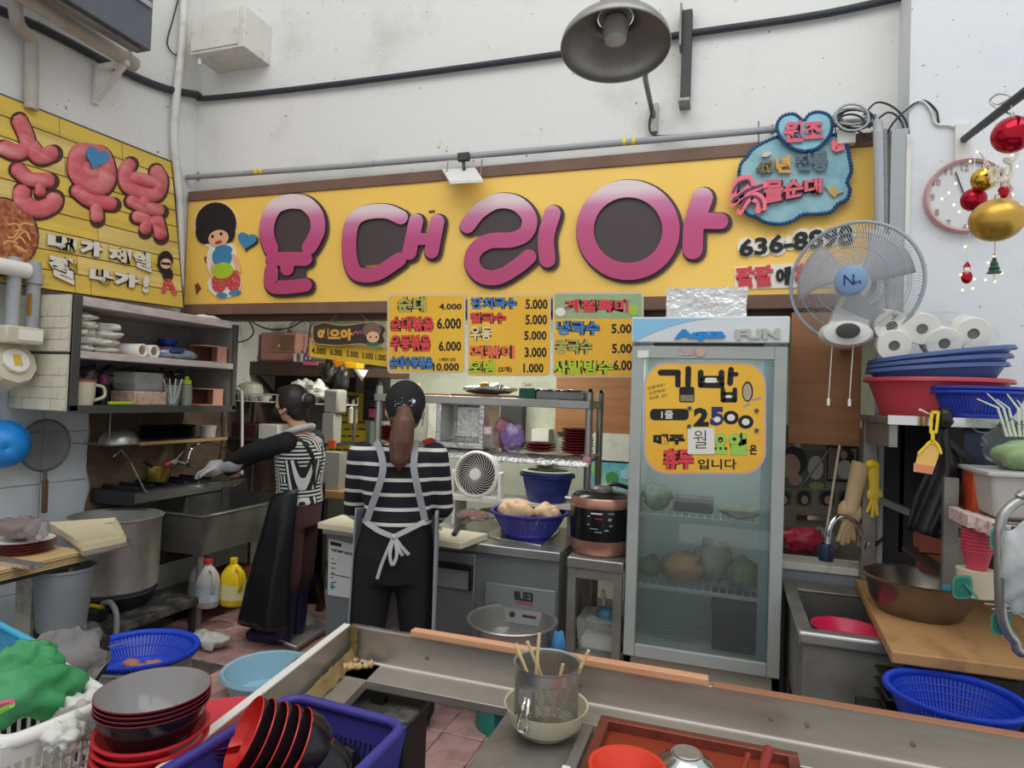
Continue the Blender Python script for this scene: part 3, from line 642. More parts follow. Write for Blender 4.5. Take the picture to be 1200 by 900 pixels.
charm('tiny green tree charm hanging right of the clock',1165,313,(mat('tree_green','#2f5e46',.5),),1)
charm('tiny red figure charm hanging just above the large gold ball',1176,222,('red_gloss',),0)
# -- wall fan
t=thing('wall_fan','large white wall fan with blue hub in front of the sign','fan',oy(1000,395,3.2))
FC=od(1001,331,2.78);FR=70/754.5*2.78
ax=(EYEP+Vector((-.5,0,0))-FC);ax.z*=.3;ax.normalize()
FM=Matrix.Translation(FC)@ax.to_track_quat('Z','Y').to_matrix().to_4x4()
mat('fan_gray','#9da3aa',.45);mat('fan_wire','#b9bcc0',.4);mat('fan_blue','#7f9cc0',.4);mat('fan_blade','#c9ccd0',.25,trans=.5,ior=1.15);mat('fan_white','#d4d3cd',.45)
ring=lambda r_,z,n=64:[(r_*math.cos(2*math.pi*k/n),r_*math.sin(2*math.pi*k/n),z)for k in range(n)]
MB(FM).tube(ring(FR,0),.008,8,closed=True).build('guard_rim','fan_gray',t)
for r_,z in((FR*.8,.05),(FR*.55,.075)):MB(FM).tube(ring(r_,z,48),.0016,5,closed=True).build('guard_ring','fan_gray',t)
MB(FM).tube(ring(FR*.8,-.06,48),.0016,5,closed=True).build('guard_ring','fan_gray',t)
wi=MB(FM);wr=MB(FM)
for k in range(120):
 u=2*math.pi*k/120
 for mb_,sg_ in((wi,1),(wr,-1)):
  pts=[]
  for j in range(7):
   v=j/6;rr=FR*(.24+.76*v);tw=.35*v*sg_
   pts.append((rr*math.cos(u+tw),rr*math.sin(u+tw),sg_*.085*(1-v**2.2)))
  mb_.tube(pts,.0011,3,cap=False)
wi.build('front_guard_wires','fan_wire',t,kind='stuff');wr.build('rear_guard_wires','fan_wire',t,kind='stuff')
MB(FM).lathe([(.001,.098),(FR*.2,.097),(FR*.24,.09),(FR*.25,.08)],36).build('hub_badge','fan_blue',t)
MB(FM).text('N',rect(-1,-1,1,1),lambda x,y,d=0:Vector((x*.02-.005,-y*.022,d)),.098,.1,.0).build('badge_script','navy_plastic',t)
MB(FM).text('ara',rect(-1,-1,1,1),lambda x,y,d=0:Vector((x*.014+.028,-y*.006-.012,d)),.098,.1,.0).build('badge_script','navy_plastic',t)
for k in range(3):
 u0=2*math.pi*k/3+.5
 MB(FM).grid(lambda u,v:(FR*(.2+.68*u)*math.cos(u0+(v-.5)*(1.25-.3*(1-u))+.25*u),FR*(.2+.68*u)*math.sin(u0+(v-.5)*(1.25-.3*(1-u))+.25*u),(v-.5)*.05),8,8).build('blade','fan_blade',t,solid=.003)
MB(FM).lathe([(.001,.03),(FR*.22,.025),(FR*.24,-.03)],30).build('hub','fan_white',t)
MB(FM).lathe([(FR*.3,-.08),(FR*.36,-.1),(FR*.34,-.2),(FR*.2,-.23),(.001,-.235)],30).build('motor_housing','fan_white',t)
k0=FM@Vector((0,0,-.16));mount=oy(992,392,3.0)
MB().hexa([k0+Vector((-.06,0,0)),k0+Vector((.06,0,0)),k0+Vector((.06,.08,0)),k0+Vector((-.06,.08,0))],[mount+Vector((-.085,0,.0)),mount+Vector((.085,0,.0)),mount+Vector((.085,.1,.0)),mount+Vector((-.085,.1,.0))]).build('neck','fan_white',t,bevel=.01)
MB(Matrix.Translation(mount+Vector((0,.02,.005)))@Matrix.Rotation(RAD(90),4,'X')).lathe([(.1,-.06),(.105,.0),(.09,.035),(.04,.045),(.001,.046)],30,sy=.55).build('control_box','fan_white',t)
MB(Matrix.Translation(mount+Vector((0,-.028,.012)))@Matrix.Rotation(RAD(90),4,'X')).lathe([(.045,-.004),(.045,.012),(.03,.016),(.001,.016)],24,sy=.7).build('dial','dark_gray',t)
MB().bar(mount+Vector((0,.06,.02)),Vector((mount.x+.1,3.62,mount.z+.02)),.06,.08).build('wall_arm','fan_white',t)
for x0 in(-.05,.03):MB().cyl(mount+Vector((x0,.02,-.03)),mount+Vector((x0-.01,.02,-.27)),.0018,n=5).cyl(mount+Vector((x0-.01,.02,-.27)),mount+Vector((x0-.01,.02,-.3)),.006,n=8).build('pull_cord','paper',t)
# -- left wall: open cabinet, meter, strainers
XC=-3.3
cy0,cy1=2.485,3.70
zt,zb=2.0,1.40
zm_=1.705
t=thing('open_cabinet','dark framed open wall cabinet crowded with kitchen goods under plank sign','cabinet',(-3.5,3.1,zb))
mat('cab_frame','#4a4c48',.5,h2='#3b3c39',scale=5);mat('marble_film','#cdc3bf',.4,h2='#a39a98',scale=9,amt=.5,stretch=(1,1,4));mat('cab_back','#8d8680',.6,h2='#6d6761',scale=5);mat('brick_film','#d0cbb8',.6,h2='#b7b19c',scale=7,amt=.35,bump=.15)
MB().box(XL+.02,XL+.035,cy0,cy1,zb,zt).build('back_panel','cab_back',t)
MB().box(XL+.02,XC,cy0,cy0+.02,zb,zt+.02).build('side_panel','cab_frame',t);MB().box(XL+.02,XC,cy1-.02,cy1,zb,zt).build('side_panel','cab_back',t)
MB().box(XC-.02,XC+.004,cy0,cy0+.05,zb,zt+.02).build('front_post','cab_frame',t,bevel=.003);MB().box(XC-.02,XC+.004,cy1-.035,cy1,zb,zt).build('front_post','cab_frame',t,bevel=.003)
MB().box(XL+.02,XC,cy0+.02,cy1-.02,zb,zb+.03).build('bottom_shelf','cab_frame',t);MB().box(XC-.01,XC+.004,cy0,cy1,zb-.012,zb+.03).build('bottom_rail','cab_frame',t)
MB().box(XL+.02,XC-.002,cy0+.05,cy1-.02,zm_-.02,zm_+.02).build('middle_shelf','marble_film',t,bevel=.003)
MB().box(XL+.02,XC-.002,cy0+.05,cy1-.06,zt-.03,zt+.02).build('top_shelf','marble_film',t,bevel=.003)
bw,bh=.105,.062;nb=0
for half,(z0_,z1_)in enumerate(((zb+.0,zb+.30),(zb+.315,zt+.02))):
 MB().box(XL+.02,XC-.01,cy0-.012,cy0,z0_,z1_).build('film_panel','brick_film',t)
 for j in range(int((z1_-z0_)/bh)):
  for i in range(-1,5):
   x0_=XL+.02+(i+.5*(j%2))*bw;x1_=min(x0_+bw-.004,XC-.012);x0_=max(x0_,XL+.022)
   if x1_-x0_<.015:continue
   zz=z0_+j*bh;MB().box(x0_,x1_,cy0-.0165,cy0-.012,zz+.002,min(zz+bh-.002,z1_-.002)).build('brick','brick_film',t,bevel=.0015,seg=1)
SU,SL=zm_+.02,zb+.03
def yc(px,py,X=XC-.08):return ox(px,py,X).y
random.seed(21)
mat('paper_sack','#dcd8cd',.8,h2='#bdb8aa',scale=14,amt=.4,bump=.4,bscale=22)
for c_ in range(2):
 for k in range(5 if c_==0 else 4):
  yy=2.62+.16*c_;z0_=SU+.043*k
  MB().ell((XC-.16+random.uniform(-.01,.01),yy+random.uniform(-.012,.012),z0_+.022),.12,.085,.027,26,14,.4,k+7*c_,4).build('paper_sack','paper_sack',label='%s folded white paper sack in the %s pile on the cabinet shelf'%(('lowest','second','middle','fourth','topmost')[k]if c_==0 else('lowest','second','third','topmost')[k],('left','right')[c_]),cat='sack',group='folded paper sacks')
for k,(dy,lb)in enumerate(((0,'left of the two white paper rolls on cabinet shelf'),(.085,'right of the two white paper rolls on cabinet shelf'))):
 o=thing('paper_roll',lb,'roll',(XC-.15,2.9+dy,SU),'white paper rolls')
 y0_=2.96+dy
 MB().tube([(XC-.33,y0_-.02,SU+.035),(XC-.04,y0_,SU+.035)],.035,20,cap=False).build('wrap','paper',o,solid=.012)
 MB().tube([(XC-.33,y0_-.02,SU+.035),(XC-.045,y0_,SU+.035)],.018,14).build('core',mat('kraft','#9a7b58',.8),o)
t=thing('snack_bag','blue and silver snack bag lying beside the paper rolls','bag',(XC-.1,3.28,SU))
MB().ell((XC-.1,3.26,SU+.035),.07,.15,.034,20,10,.35,3,3).build('pouch',mat('bag_print','#cfd3d4',.25,.5,h2='#2f86c8',scale=9,amt=.5),t)
MB().ell((XC-.05,3.22,SU+.05),.03,.06,.02,14,8,.3,5).build('label_patch',mat('bag_navy','#23407a',.3),t)
MB().lathe([(.03,0),(.055,.02),(.06,.05),(.056,.05),(.05,.02)],24,(XC-.3,3.38,SU+.09)).build('small_bowl','royal_blue',label='small blue bowl at the back of the upper cabinet shelf',cat='bowl')
MB().box(XC-.36,XC-.24,3.3,3.5,SU,SU+.088).build('carton',mat('dusty_pink','#a98478',.7),label='dusty pink carton under the small blue bowl',cat='box')
def openbox(label,y0_,y1_,z0_,h,dpt):
 o=thing('gift_box',label,'box',(XC-.1,y0_,z0_),'pink open boxes')
 pm=mat('box_pink','#c58f7a',.6);im=mat('box_inside','#5b3f35',.7)
 x0_,x1_=XC-.05-dpt,XC-.05
 MB().box(x0_,x1_,y0_,y1_,z0_,z0_+.006).build('bottom',pm,o);MB().box(x0_,x1_,y0_,y1_,z0_+h-.006,z0_+h).build('top',pm,o)
 MB().box(x0_,x0_+.006,y0_,y1_,z0_+.006,z0_+h-.006).build('back',im,o);MB().box(x0_,x1_,y1_-.006,y1_,z0_+.006,z0_+h-.006).build('side',pm,o);MB().box(x1_-.006,x1_,y0_+(y1_-y0_)*.55,y1_,z0_+.006,z0_+h-.006).build('front',pm,o)
openbox('pink open box at the right end of upper cabinet shelf',3.46,3.66,SU,.115,.14)
openbox('pink open box at the right end of lower cabinet shelf',3.43,3.64,SL,.115,.14)
def jar(name,label,cat,y,x,prof,m,cap=None,extra=None,n=24,grp=None):
 o=thing(name,label,cat,(x,y,SL),grp);MB().lathe(prof,n,(x,y,SL),cap=True).build('body',m,o)
 if cap:MB().lathe(cap[0],n,(x,y,SL),cap=True).build('cap',cap[1],o)
 return o
o=jar('pitcher','cream plastic pitcher with handle at left of lower cabinet shelf','pitcher',2.64,XC-.12,[(.062,0),(.07,.05),(.072,.13)],'cream_plastic',([(.074,.13),(.074,.142),(.02,.15)],mat('lid_brown','#9a5a40',.5)))
MB().tube(curve3([(XC-.1,2.705,SL+.115),(XC-.09,2.755,SL+.1),(XC-.09,2.76,SL+.05),(XC-.1,2.705,SL+.025)]),.009,8).build('handle','cream_plastic',o)
o=thing('green_knife','lime green plastic knife lying on the lower cabinet shelf','knife',(XC-.05,2.85,SL));MB().bar((XC-.05,2.76,SL+.012),(XC-.06,2.92,SL+.012),.03,.02).build('handle',mat('lime','#a9c92c',.4),o,bevel=.006);MB().bar((XC-.06,2.92,SL+.012),(XC-.07,3.0,SL+.012),.024,.008).build('blade','dark_gray',o)
jar('spice_bottle','dark bottle with purple cap on the lower cabinet shelf','bottle',2.84,XC-.2,[(.032,0),(.034,.09),(.026,.12)],'black_plastic',([(.03,.12),(.03,.175),(.02,.18)],mat('purple_cap','#7a3560',.4)))
o=thing('stacked_tub','clear plastic tub standing on a box of red and white eggs','tub',(XC-.13,3.03,SL+.085));MB().box(XC-.24,XC-.05,2.93,3.13,SL+.085,SL+.2).build('body','clear_plastic',o,bevel=.012);MB().box(XC-.22,XC-.07,2.95,3.11,SL+.09,SL+.13).build('contents',mat('gray_mix','#6d6a68',.7),o)
o=thing('egg_tray','red and white patterned snack box under the clear tub','box',(XC-.12,3.03,SL));MB().box(XC-.24,XC-.04,2.92,3.15,SL,SL+.085).build('body',mat('snack_print','#c7b49c',.5,h2='#a8433c',scale=25,amt=.5),o,bevel=.008)
o=jar('tumbler','clear tumbler holding straws beside the grey sports bottle','tumbler',3.24,XC-.1,[(.045,0),(.052,.06),(.056,.13)],'clear_plastic')
for k in range(4):MB().cyl((XC-.1+.01*k,3.235,SL+.01),(XC-.13+.02*k,3.2+.03*k,SL+.17),.004,n=6).build('straw','paper',o)
jar('sports_bottle','grey sports bottle with lime green cap on lower cabinet shelf','bottle',3.36,XC-.1,[(.034,0),(.036,.05),(.034,.13),(.02,.145)],mat('bottle_gray','#8c8a82',.4),([(.03,.14),(.03,.165),(.014,.17),(.014,.19)],mat('lime','#a9c92c')))
jar('glass_jar','short grey glass jar beside the clear tumbler','jar',3.16,XC-.1,[(.035,0),(.04,.03),(.038,.08)],mat('jar_mix','#77706a',.35,h2='#4d4843',scale=30))
random.seed(9)
for k in range(8):
 yy=2.6+.13*k
 MB().ell((XC-.34,yy,SL+.13),.06,.07,.1,14,10,.5,k,4).build('foil_bag',mat('crinkle_bag','#8e8c8a',.18,.8,bump=1,bscale=45),label=('leftmost','second','third','fourth','fifth','sixth','seventh','rightmost')[k]+' crumpled silver bag at the back of lower cabinet shelf',cat='bag',group='crumpled silver bags in the cabinet')
MB().ell((XC-.08,3.5,zt+.03),.05,.1,.015,16,8,.3,2).build('folded_cloth','paper',label='white folded cloth on top of the cabinet',cat='cloth')
MB().box(XC-.12,XC-.04,3.58,3.68,zt,zt+.012).build('blue_pad',mat('pad_blue','#3f7fae',.5),label='flat blue pad on the cabinet top near its end',cat='pad')
gm=ox(16,428,XL+.25)
t=thing('gas_meter','cream gas meter with round dial under grey pipes','gas meter',(XL,gm.y,gm.z-.15))
mat('meter_cream','#c9c2ac',.5)
GM=Matrix.Translation((XL+.2,gm.y,gm.z))@Matrix.Rotation(RAD(70),4,'Y')@Matrix.Rotation(RAD(0),4,'Z')
MB(GM).lathe([(.001,.075),(.07,.075),(.072,.06),(.115,.055),(.125,.03),(.125,-.1),(.001,-.1)],10).build('body','meter_cream',t,ang=25)
MB(GM).lathe([(.001,.082),(.062,.08),(.066,.07)],28).build('dial','white_plastic',t);MB(GM).box(-.03,.03,-.02,.02,.081,.084).build('dial_label',mat('label_amber','#d8b34a',.5),t)
MB().box(XL+.16,XL+.32,gm.y-.09,gm.y+.1,gm.z+.11,gm.z+.2).build('index_box','meter_cream',t,bevel=.01);MB().box(XL+.32,XL+.325,gm.y-.03,gm.y+.09,gm.z+.13,gm.z+.185).build('index_plate','paper',t)
for dy in(-.12,.0,.1):MB().cyl((XL+.22,gm.y+dy,gm.z+.2),(XL+.22,gm.y+dy,gm.z+.56),.032).build('pipe','pipe_gray',t)
MB().cyl((XL+.22,gm.y+.1,gm.z+.44),(XL+.22,gm.y+.1,gm.z+.5),.043).build('coupling','pipe_gray',t);MB().cyl((XL+.24,gm.y-.25,gm.z+.5),(XL+.24,gm.y+.05,gm.z+.5),.042).build('valve','white_plastic',t);MB().bar((XL+.27,gm.y+.05,gm.z+.38),(XL+.27,gm.y+.05,gm.z+.26),.015,.01).build('lever',mat('brass','#b8863c',.35,.8),t)
t=thing('blue_dipper','bright blue plastic dipper hanging at left edge on the tiles','dipper',ox(10,550,XL+.1))
dc=ox(4,522,XL+.13);dr=.125
DM=Matrix.Translation(dc)@Matrix.Rotation(RAD(95),4,'Y')@Matrix.Rotation(RAD(25),4,'X')
MB(DM).lathe([(.001,.1),(.05,.095),(.09,.07),(.115,.02),(.125,-.06),(.13,-.06)],32).build('bowl',mat('dipper_blue','#1f86d8',.35),t,solid=.004)
MB().tube(curve3([dc+Vector((-.06,0,dr*.8)),dc+Vector((-.08,.005,dr+.1)),dc+Vector((-.09,.01,dr+.2))]),[.016]*13,8).build('handle','dipper_blue',t)
t=thing('wire_strainer','round fine mesh strainer with wooden handle hanging on white tiles','strainer',ox(62,594,XL+.02))
sc=ox(53,522,XL+.08);rS=.145
SM=Matrix.Translation(sc)@Matrix.Rotation(RAD(90),4,'Y')
MB(SM).tube([(rS*math.cos(u),rS*math.sin(u),0)for u in[2*math.pi*k/40 for k in range(40)]],.006,8,closed=True).build('rim','steel_dark',t)
mat('fine_mesh','#6d7072',.5,.3,alpha=.55)
MB(SM).lathe([(.001,-.04),(rS*.6,-.035),(rS*.9,-.02),(rS,0)],36).build('mesh','fine_mesh',t)
MB().bar(sc+Vector((0,.005,-rS)),sc+Vector((0,.01,-rS-.06)),.02,.012,(1,0,0)).build('ferrule','steel_dull',t)
MB().bar(sc+Vector((0,.01,-rS-.05)),sc+Vector((0,.014,-rS-.24)),.028,.02,(1,0,0)).build('handle',mat('handle_wood','#6b4a3a',.6),t,bevel=.005)
# -- plate rack under the cabinet
RZ=ox(190,517,-3.5).z
t=thing('wire_rack','wire rack with wooden front rail hanging under the wall cabinet','rack',(-3.55,3.3,RZ))
ry0,ry1=ox(125,517,-3.45).y,ox(262,515,-3.45).y
for k in range(13):MB().cyl((-3.73,ry0+(ry1-ry0)*k/12,RZ),(-3.42,ry0+(ry1-ry0)*k/12,RZ),.003,n=6).build('wire','steel_dull',t)
MB().bar((-3.42,ry0+.2,RZ),(-3.42,ry1,RZ),.012,.02).build('front_rail',mat('rail_wood','#a58255',.7),t);MB().cyl((-3.42,ry0,RZ),(-3.42,ry0+.22,RZ),.004).build('front_wire','steel',t)
for yy in(ry0,ry1):MB().cyl((-3.43,yy,RZ),(-3.43,yy,zb),.003,n=6).build('hanger','steel_dull',t)
c_=Vector((-3.53,ry0+.15,RZ))
MB().lathe([(.11,.0),(.105,.03),(.085,.065),(.05,.085),(.02,.092),(.001,.093)],36,c_).build('steel_bowl','steel',label='upturned steel bowl on the wire rack under cabinet',cat='bowl')
def pile(name,label,cat,x,y,z,n,dz,prof,m,grp,lab=None,nn=30):
 """a pile of equal dishes, each a thing of its own"""
 base=MB().lathe(prof,nn,(0,0,0)).build(name,m,label=None,cat=cat,group=grp,solid=0)
 out=[]
 for k in range(n):
  o_=base if k==0 else base.copy()
  if k:COL.objects.link(o_)
  o_.location=(x+random.uniform(-.004,.004),y+random.uniform(-.004,.004),z+k*dz);o_['label']=label if lab is None else lab(k,n);out.append(o_)
 return out
ORD=['lowest','second lowest','third lowest','fourth lowest','fifth lowest','sixth lowest','seventh lowest','eighth lowest','ninth lowest','tenth lowest','eleventh lowest','twelfth lowest']
def nth(k,n):return 'topmost' if k==n-1 else ORD[k]
PLATE=[(.001,0),(.06,0),(.062,.003),(.098,.014),(.1,.012),(.064,-.002),(.001,-.004)]
mat('dark_plate','#1c1a1c',.25);mat('maroon_plate','#5d1a20',.3)
for q,yy in enumerate((ry0+.42,ry0+.63)):
 pile('dark_plate','','plate',-3.54,yy,RZ+.008,7,.013,PLATE,'dark_plate','dark plates on the wire rack',lambda k,n:'%s dark plate in the %s stack on the wire rack'%(nth(k,n),('left','right')[q]))
o=thing('yellow_tub','small clear tub of yellow food at the end of wire rack','tub',(-3.53,ry1-.07,RZ));MB().lathe([(.05,.006),(.058,.09)],24,(-3.53,ry1-.07,RZ),cap=True).build('body','milky_plastic',o);MB().lathe([(.048,.01),(.053,.05),(.001,.055)],24,(-3.53,ry1-.07,RZ)).build('food',mat('mustard','#b8963a',.6),o)
# -- sink at the left wall
sx0,sx1,sy0,sy1,sz=-3.72,-3.16,3.3,4.35,.715
t=thing('steel_sink','deep stainless sink on tube legs against the left wall','sink',(sx0,sy0,0))
sd=.24
MB().box(sx0,sx1,sy0,sy0+.012,sz-sd,sz).build('end_panel','steel_dark',t);MB().box(sx1-.012,sx1,sy0+.012,sy1,sz-sd,sz).build('front_panel','steel_dark',t)
MB().box(sx0,sx1-.012,sy1-.012,sy1,sz-sd,sz).build('end_panel','steel_dark',t);MB().box(sx0,sx0+.012,sy0+.012,sy1-.012,sz-sd,sz+.1).build('back_panel','steel_dark',t)
MB().box(sx0+.012,sx1-.012,sy0+.012,sy1-.012,sz-sd,sz-sd+.012).build('basin_floor','steel_dark',t)
MB().box(sx1-.03,sx1+.008,sy0-.008,sy1,sz,sz+.012).build('rim','steel',t,bevel=.004);MB().box(sx0,sx1-.03,sy0-.008,sy0+.03,sz,sz+.012).build('rim','steel_dark',t,bevel=.004)
for x,y in((sx1-.03,sy0+.03),(sx1-.03,sy1-.03),(sx0+.03,sy0+.03)):MB().cyl((x,y,0),(x,y,sz-sd),.021).build('leg','steel_dull',t)
MB().box(sx0+.02,sx1-.01,sy0+.02,sy1-.05,.12,.14).build('lower_shelf','steel_dull',t)
def jug(label,x,y,m,capm,lm,s_=1.0):
 o=thing('plastic_jug',label,'jug',(x,y,.14),'plastic jugs under the sink')
 MB().lathe([(.07,0),(.078,.012),(.078,.15),(.07,.2),(.045,.24),(.022,.262),(.02,.28)],28,(x,y,.14),sx=1.15*s_,sy=.85,cap=True).build('body',m,o)
 MB().lathe([(.024,.275),(.024,.3),(.001,.302)],16,(x,y,.14)).build('cap',capm,o)
 MB().tube(curve3([(x+.05*s_,y-.03,.385),(x+.088*s_,y-.04,.37),(x+.096*s_,y-.04,.3),(x+.082*s_,y-.035,.25)]),.014,8).build('handle',m,o)
 MB().lathe([(.0795,.04),(.0795,.14)],28,(x,y,.14),sx=1.15*s_,sy=.86).build('label_wrap',lm,o)
pj=oz(262,717,.14);jug('yellow plastic jug with handle on the shelf under the sink',pj.x-.06,pj.y+.14,'yellow_plastic','yellow_plastic',mat('label_lemon','#eae1a8',.5))
pj=oz(228,724,.14);jug('white plastic jug with blue label in front of grey jug',pj.x-.1,pj.y+.2,'milky_plastic','red_plastic',mat('label_bluewhite','#c9cdd0',.5,h2='#4a7fb5',scale=14),.9)
jug('grey jug with red cap at the back under the sink',pj.x-.22,pj.y+.27,'gray_plastic','red_plastic',mat('label_gray','#8d9294',.5),.9)
MB().box(sx1-.3,sx1-.05,3.72,3.95,.14,.26).build('carton',mat('carton_red','#7a3b2c',.7,h2='#a8563c',scale=10),label='reddish brown carton beside the yellow jug under the sink',cat='box')
t=thing('gas_stove','low black gas stove top along the stained wall','stove',(-3.6,3.0,.8))
st0=ox(140,590,-3.45)
MB().box(-3.74,-3.4,2.98,3.72,.815,.9).build('body','black_iron',t,bevel=.006);MB().box(-3.4,-3.39,3.0,3.7,.83,.89).build('front_panel','steel_dark',t)
for k in range(6):MB().bar((-3.72,3.05+.12*k,.912),(-3.43,3.05+.12*k,.912),.008,.022).build('grate_bar','black_iron',t)
bp=ox(186,565,-3.5)
t=thing('brass_pot','small brass coloured pot with dark handle on black stove','pot',(-3.52,bp.y,.925))
MB(Matrix.Translation((-3.52,bp.y,.925))@Matrix.Rotation(RAD(-6),4,'X')).lathe([(.001,0),(.062,0),(.068,.01),(.082,.095),(.086,.098),(.08,.095),(.066,.012),(.001,.008)],36).build('body',mat('brass_pot','#a8944a',.3,.9),t)
MB().cyl((-3.5,bp.y-.06,1.03),(-3.42,bp.y-.2,1.09),.01).build('handle','black_plastic',t)
t=thing('wire_grip','long bent wire tongs leaning against the black stove','tongs',ox(172,575,-3.36))
wp=[ox(x,y,-3.38)for x,y in((133,535),(142,527),(152,540),(160,555),(170,575),(174,577))]
MB().tube(wp,.005,6).build('wire','steel_bright',t);MB().tube([ox(148,534,-3.38),ox(153,542,-3.38)],.009,8).build('grip','dark_brown',t)
t=thing('swan_faucet','chrome swan neck faucet above the left sink','faucet',ox(221,545,-3.55))
fp=[ox(x,y,-3.5)for x,y in((221,548),(221,536),(226,524),(238,518),(252,520),(264,526),(270,530))]
MB().tube(curve3(fp),.011,10).build('spout','chrome',t);MB().cyl(ox(204,540,-3.52),ox(226,546,-3.52),.012).build('mixer','chrome',t);MB().cyl(ox(201,540,-3.6),ox(205,541,-3.5),.018).build('valve','chrome',t);MB().cyl(ox(205,540,-3.5),ox(214,529,-3.5),.006).build('lever','chrome',t);MB().cyl(ox(193,545,-3.52),ox(203,540,-3.52),.009).build('hose_stub','red_plastic',t)
bk=ox(254,566,-3.4)
t=thing('wire_basket','small chrome wire dish basket on the left sink edge','basket',(-3.42,bk.y,bk.z-.03))
for k in range(5):
 zz=bk.z-.03+.012*k;e=.012*k
 MB().tube([(-3.42+(.07+e)*cx,bk.y+(.12+e)*cy,zz)for cx,cy in((-1,-1),(1,-1),(1,1),(-1,1))],.0025,6,closed=True).build('hoop','steel_bright',t)
for k in range(9):MB().cyl((-3.49,bk.y-.12+.03*k,bk.z-.03),(-3.35,bk.y-.12+.03*k,bk.z-.03),.002,n=5).build('wire','steel_bright',t)
# -- stock pot on its burner
PC=oz(137,604,.756)*.975;PC.z=0
rz=.776;PR=.24
t=thing('stock_pot','large dented aluminium stock pot on a low burner','pot',(PC.x,PC.y,.35))
MB().lathe([(.001,.355),(PR*.92,.355),(PR*.97,.37),(PR*.985,rz-.02),(PR*1.03,rz-.004),(PR*1.05,rz),(PR*1.02,rz+.004),(PR*.96,rz-.01),(PR*.95,.5),(.001,.5)],48,(PC.x,PC.y,0)).build('body','aluminium',t)
MB().lathe([(.001,rz-.075),(PR*.94,rz-.075)],40,(PC.x,PC.y,0)).build('broth',mat('broth_gray','#8b8b84',.2),t)
t=thing('burner_stand','black iron burner with yellow taps under the stock pot','burner',(PC.x,PC.y,0))
MB().lathe([(.22,.352),(.23,.34),(.19,.27),(.17,.25),(.001,.25)],28,(PC.x,PC.y,0)).build('burner_head',mat('burner_navy','#24262f',.55),t)
MB().box(PC.x-.26,PC.x+.33,PC.y-.27,PC.y+.32,.2,.25).build('tray',mat('greasy_iron','#3f3d3a',.5,h2='#8d8a84',scale=12,amt=.4),t,bevel=.005)
for sx_ in(-.23,.3):
 for sy_ in(-.27,.3):MB().box(PC.x+sx_-.015,PC.x+sx_+.015,PC.y+sy_-.015,PC.y+sy_+.015,0,.2).build('leg','black_iron',t)
MB().box(PC.x+.1,PC.x+.2,PC.y-.27,PC.y-.19,.25,.32).build('tap_block','black_iron',t,bevel=.01);MB().bar((PC.x+.11,PC.y-.23,.33),(PC.x+.2,PC.y-.23,.33),.02,.012).build('tap','yellow_plastic',t)
MB().tube(curve3([(PC.x+.2,PC.y-.23,.35),(PC.x+.28,PC.y-.25,.37),(PC.x+.34,PC.y-.26,.3),(PC.x+.34,PC.y-.27,.1)]),.014,8).build('gas_hose','pipe_gray',t)
# -- side table with trays and plates at the left edge
tc_=oz(103,645,.75)
t=thing('side_table','low serving table with peeling white post at left edge','table',(-3.2,2.0,0))
MB().box(-3.6,tc_.x-.02,1.5,tc_.y-.02,.68,.7).build('top','dark_gray',t);MB().hexa([(tc_.x-.33,tc_.y-.1,0),(tc_.x-.22,tc_.y-.1,0),(tc_.x-.22,tc_.y-.06,0),(tc_.x-.33,tc_.y-.06,0)],[(tc_.x-.33,tc_.y-.1,.68),(tc_.x-.22,tc_.y-.1,.68),(tc_.x-.22,tc_.y-.06,.68),(tc_.x-.33,tc_.y-.06,.68)]).build('post',mat('peeling_paint','#c9c5b6',.7,h2='#35312c',scale=7,amt=.45,bump=.4),t)
MB().box(tc_.x-.62,tc_.x-.06,tc_.y-.045,tc_.y-.025,.62,.68).build('sign_rail',mat('rail_amber','#c79a4a',.5,h2='#cfcab8',scale=7),t)
for yy in(1.55,):MB().box(-3.58,-3.53,yy,yy+.05,0,.68).build('leg','dark_gray',t)
mat('tray_beige','#d3b787',.5,h2='#c0a06a',scale=6)
trays=[]
for k in range(6):
 z0_=.701+.0085*k
 mb=MB().box(-3.55,tc_.x+random.uniform(-.004,.004),1.62,tc_.y+random.uniform(-.004,.004),z0_,z0_+.007)
 mb.build('serving_tray','tray_beige',label='%s flat beige serving tray in the pile on side table'%nth(k,6),cat='tray',group='flat beige serving trays',bevel=.003)
t=thing('sheet_pan','thin metal sheet pan under the cream trays beside stock pot','pan',oz(120,640,.745))
b_=[oz(x,y,.752)for x,y in((98,652),(156,638),(142,614),(62,622))]
MB().hexa([p-Vector((0,0,.006))for p in b_],b_).build('pan','steel_dull',t)
for k in range(2):
 zz=.753+.016*k;dx=-.02*k
 q=[oz(x,y,.755)for x,y in((96,646),(148,635),(138,616),(60,622))];q=[Vector((p.x+dx,p.y,zz))for p in q];cen=sum(q,Vector())/4
 inn=[cen+(p-cen)*.82-Vector((0,0,-.002))for p in q];rimz=[p+Vector((0,0,.03))for p in q];inz=[Vector((p.x,p.y,zz+.004))for p in inn]
 MB().add(q+rimz+inz,[(0,1,2,3),(0,1,5,4),(1,2,6,5),(2,3,7,6),(3,0,4,7),(4,5,9,8),(5,6,10,9),(6,7,11,10),(7,4,8,11),(8,9,10,11)]).build('cream_tray',mat('cream_tray','#ddd0ae',.45),label='%s cream sloped tray resting on the sheet pan'%('lower','upper')[k],cat='tray',group='cream sloped trays')
pc=oz(30,640,.77);pc=Vector((pc.x,pc.y-.02,.752))
mat('plate_red','#b23a35',.35)
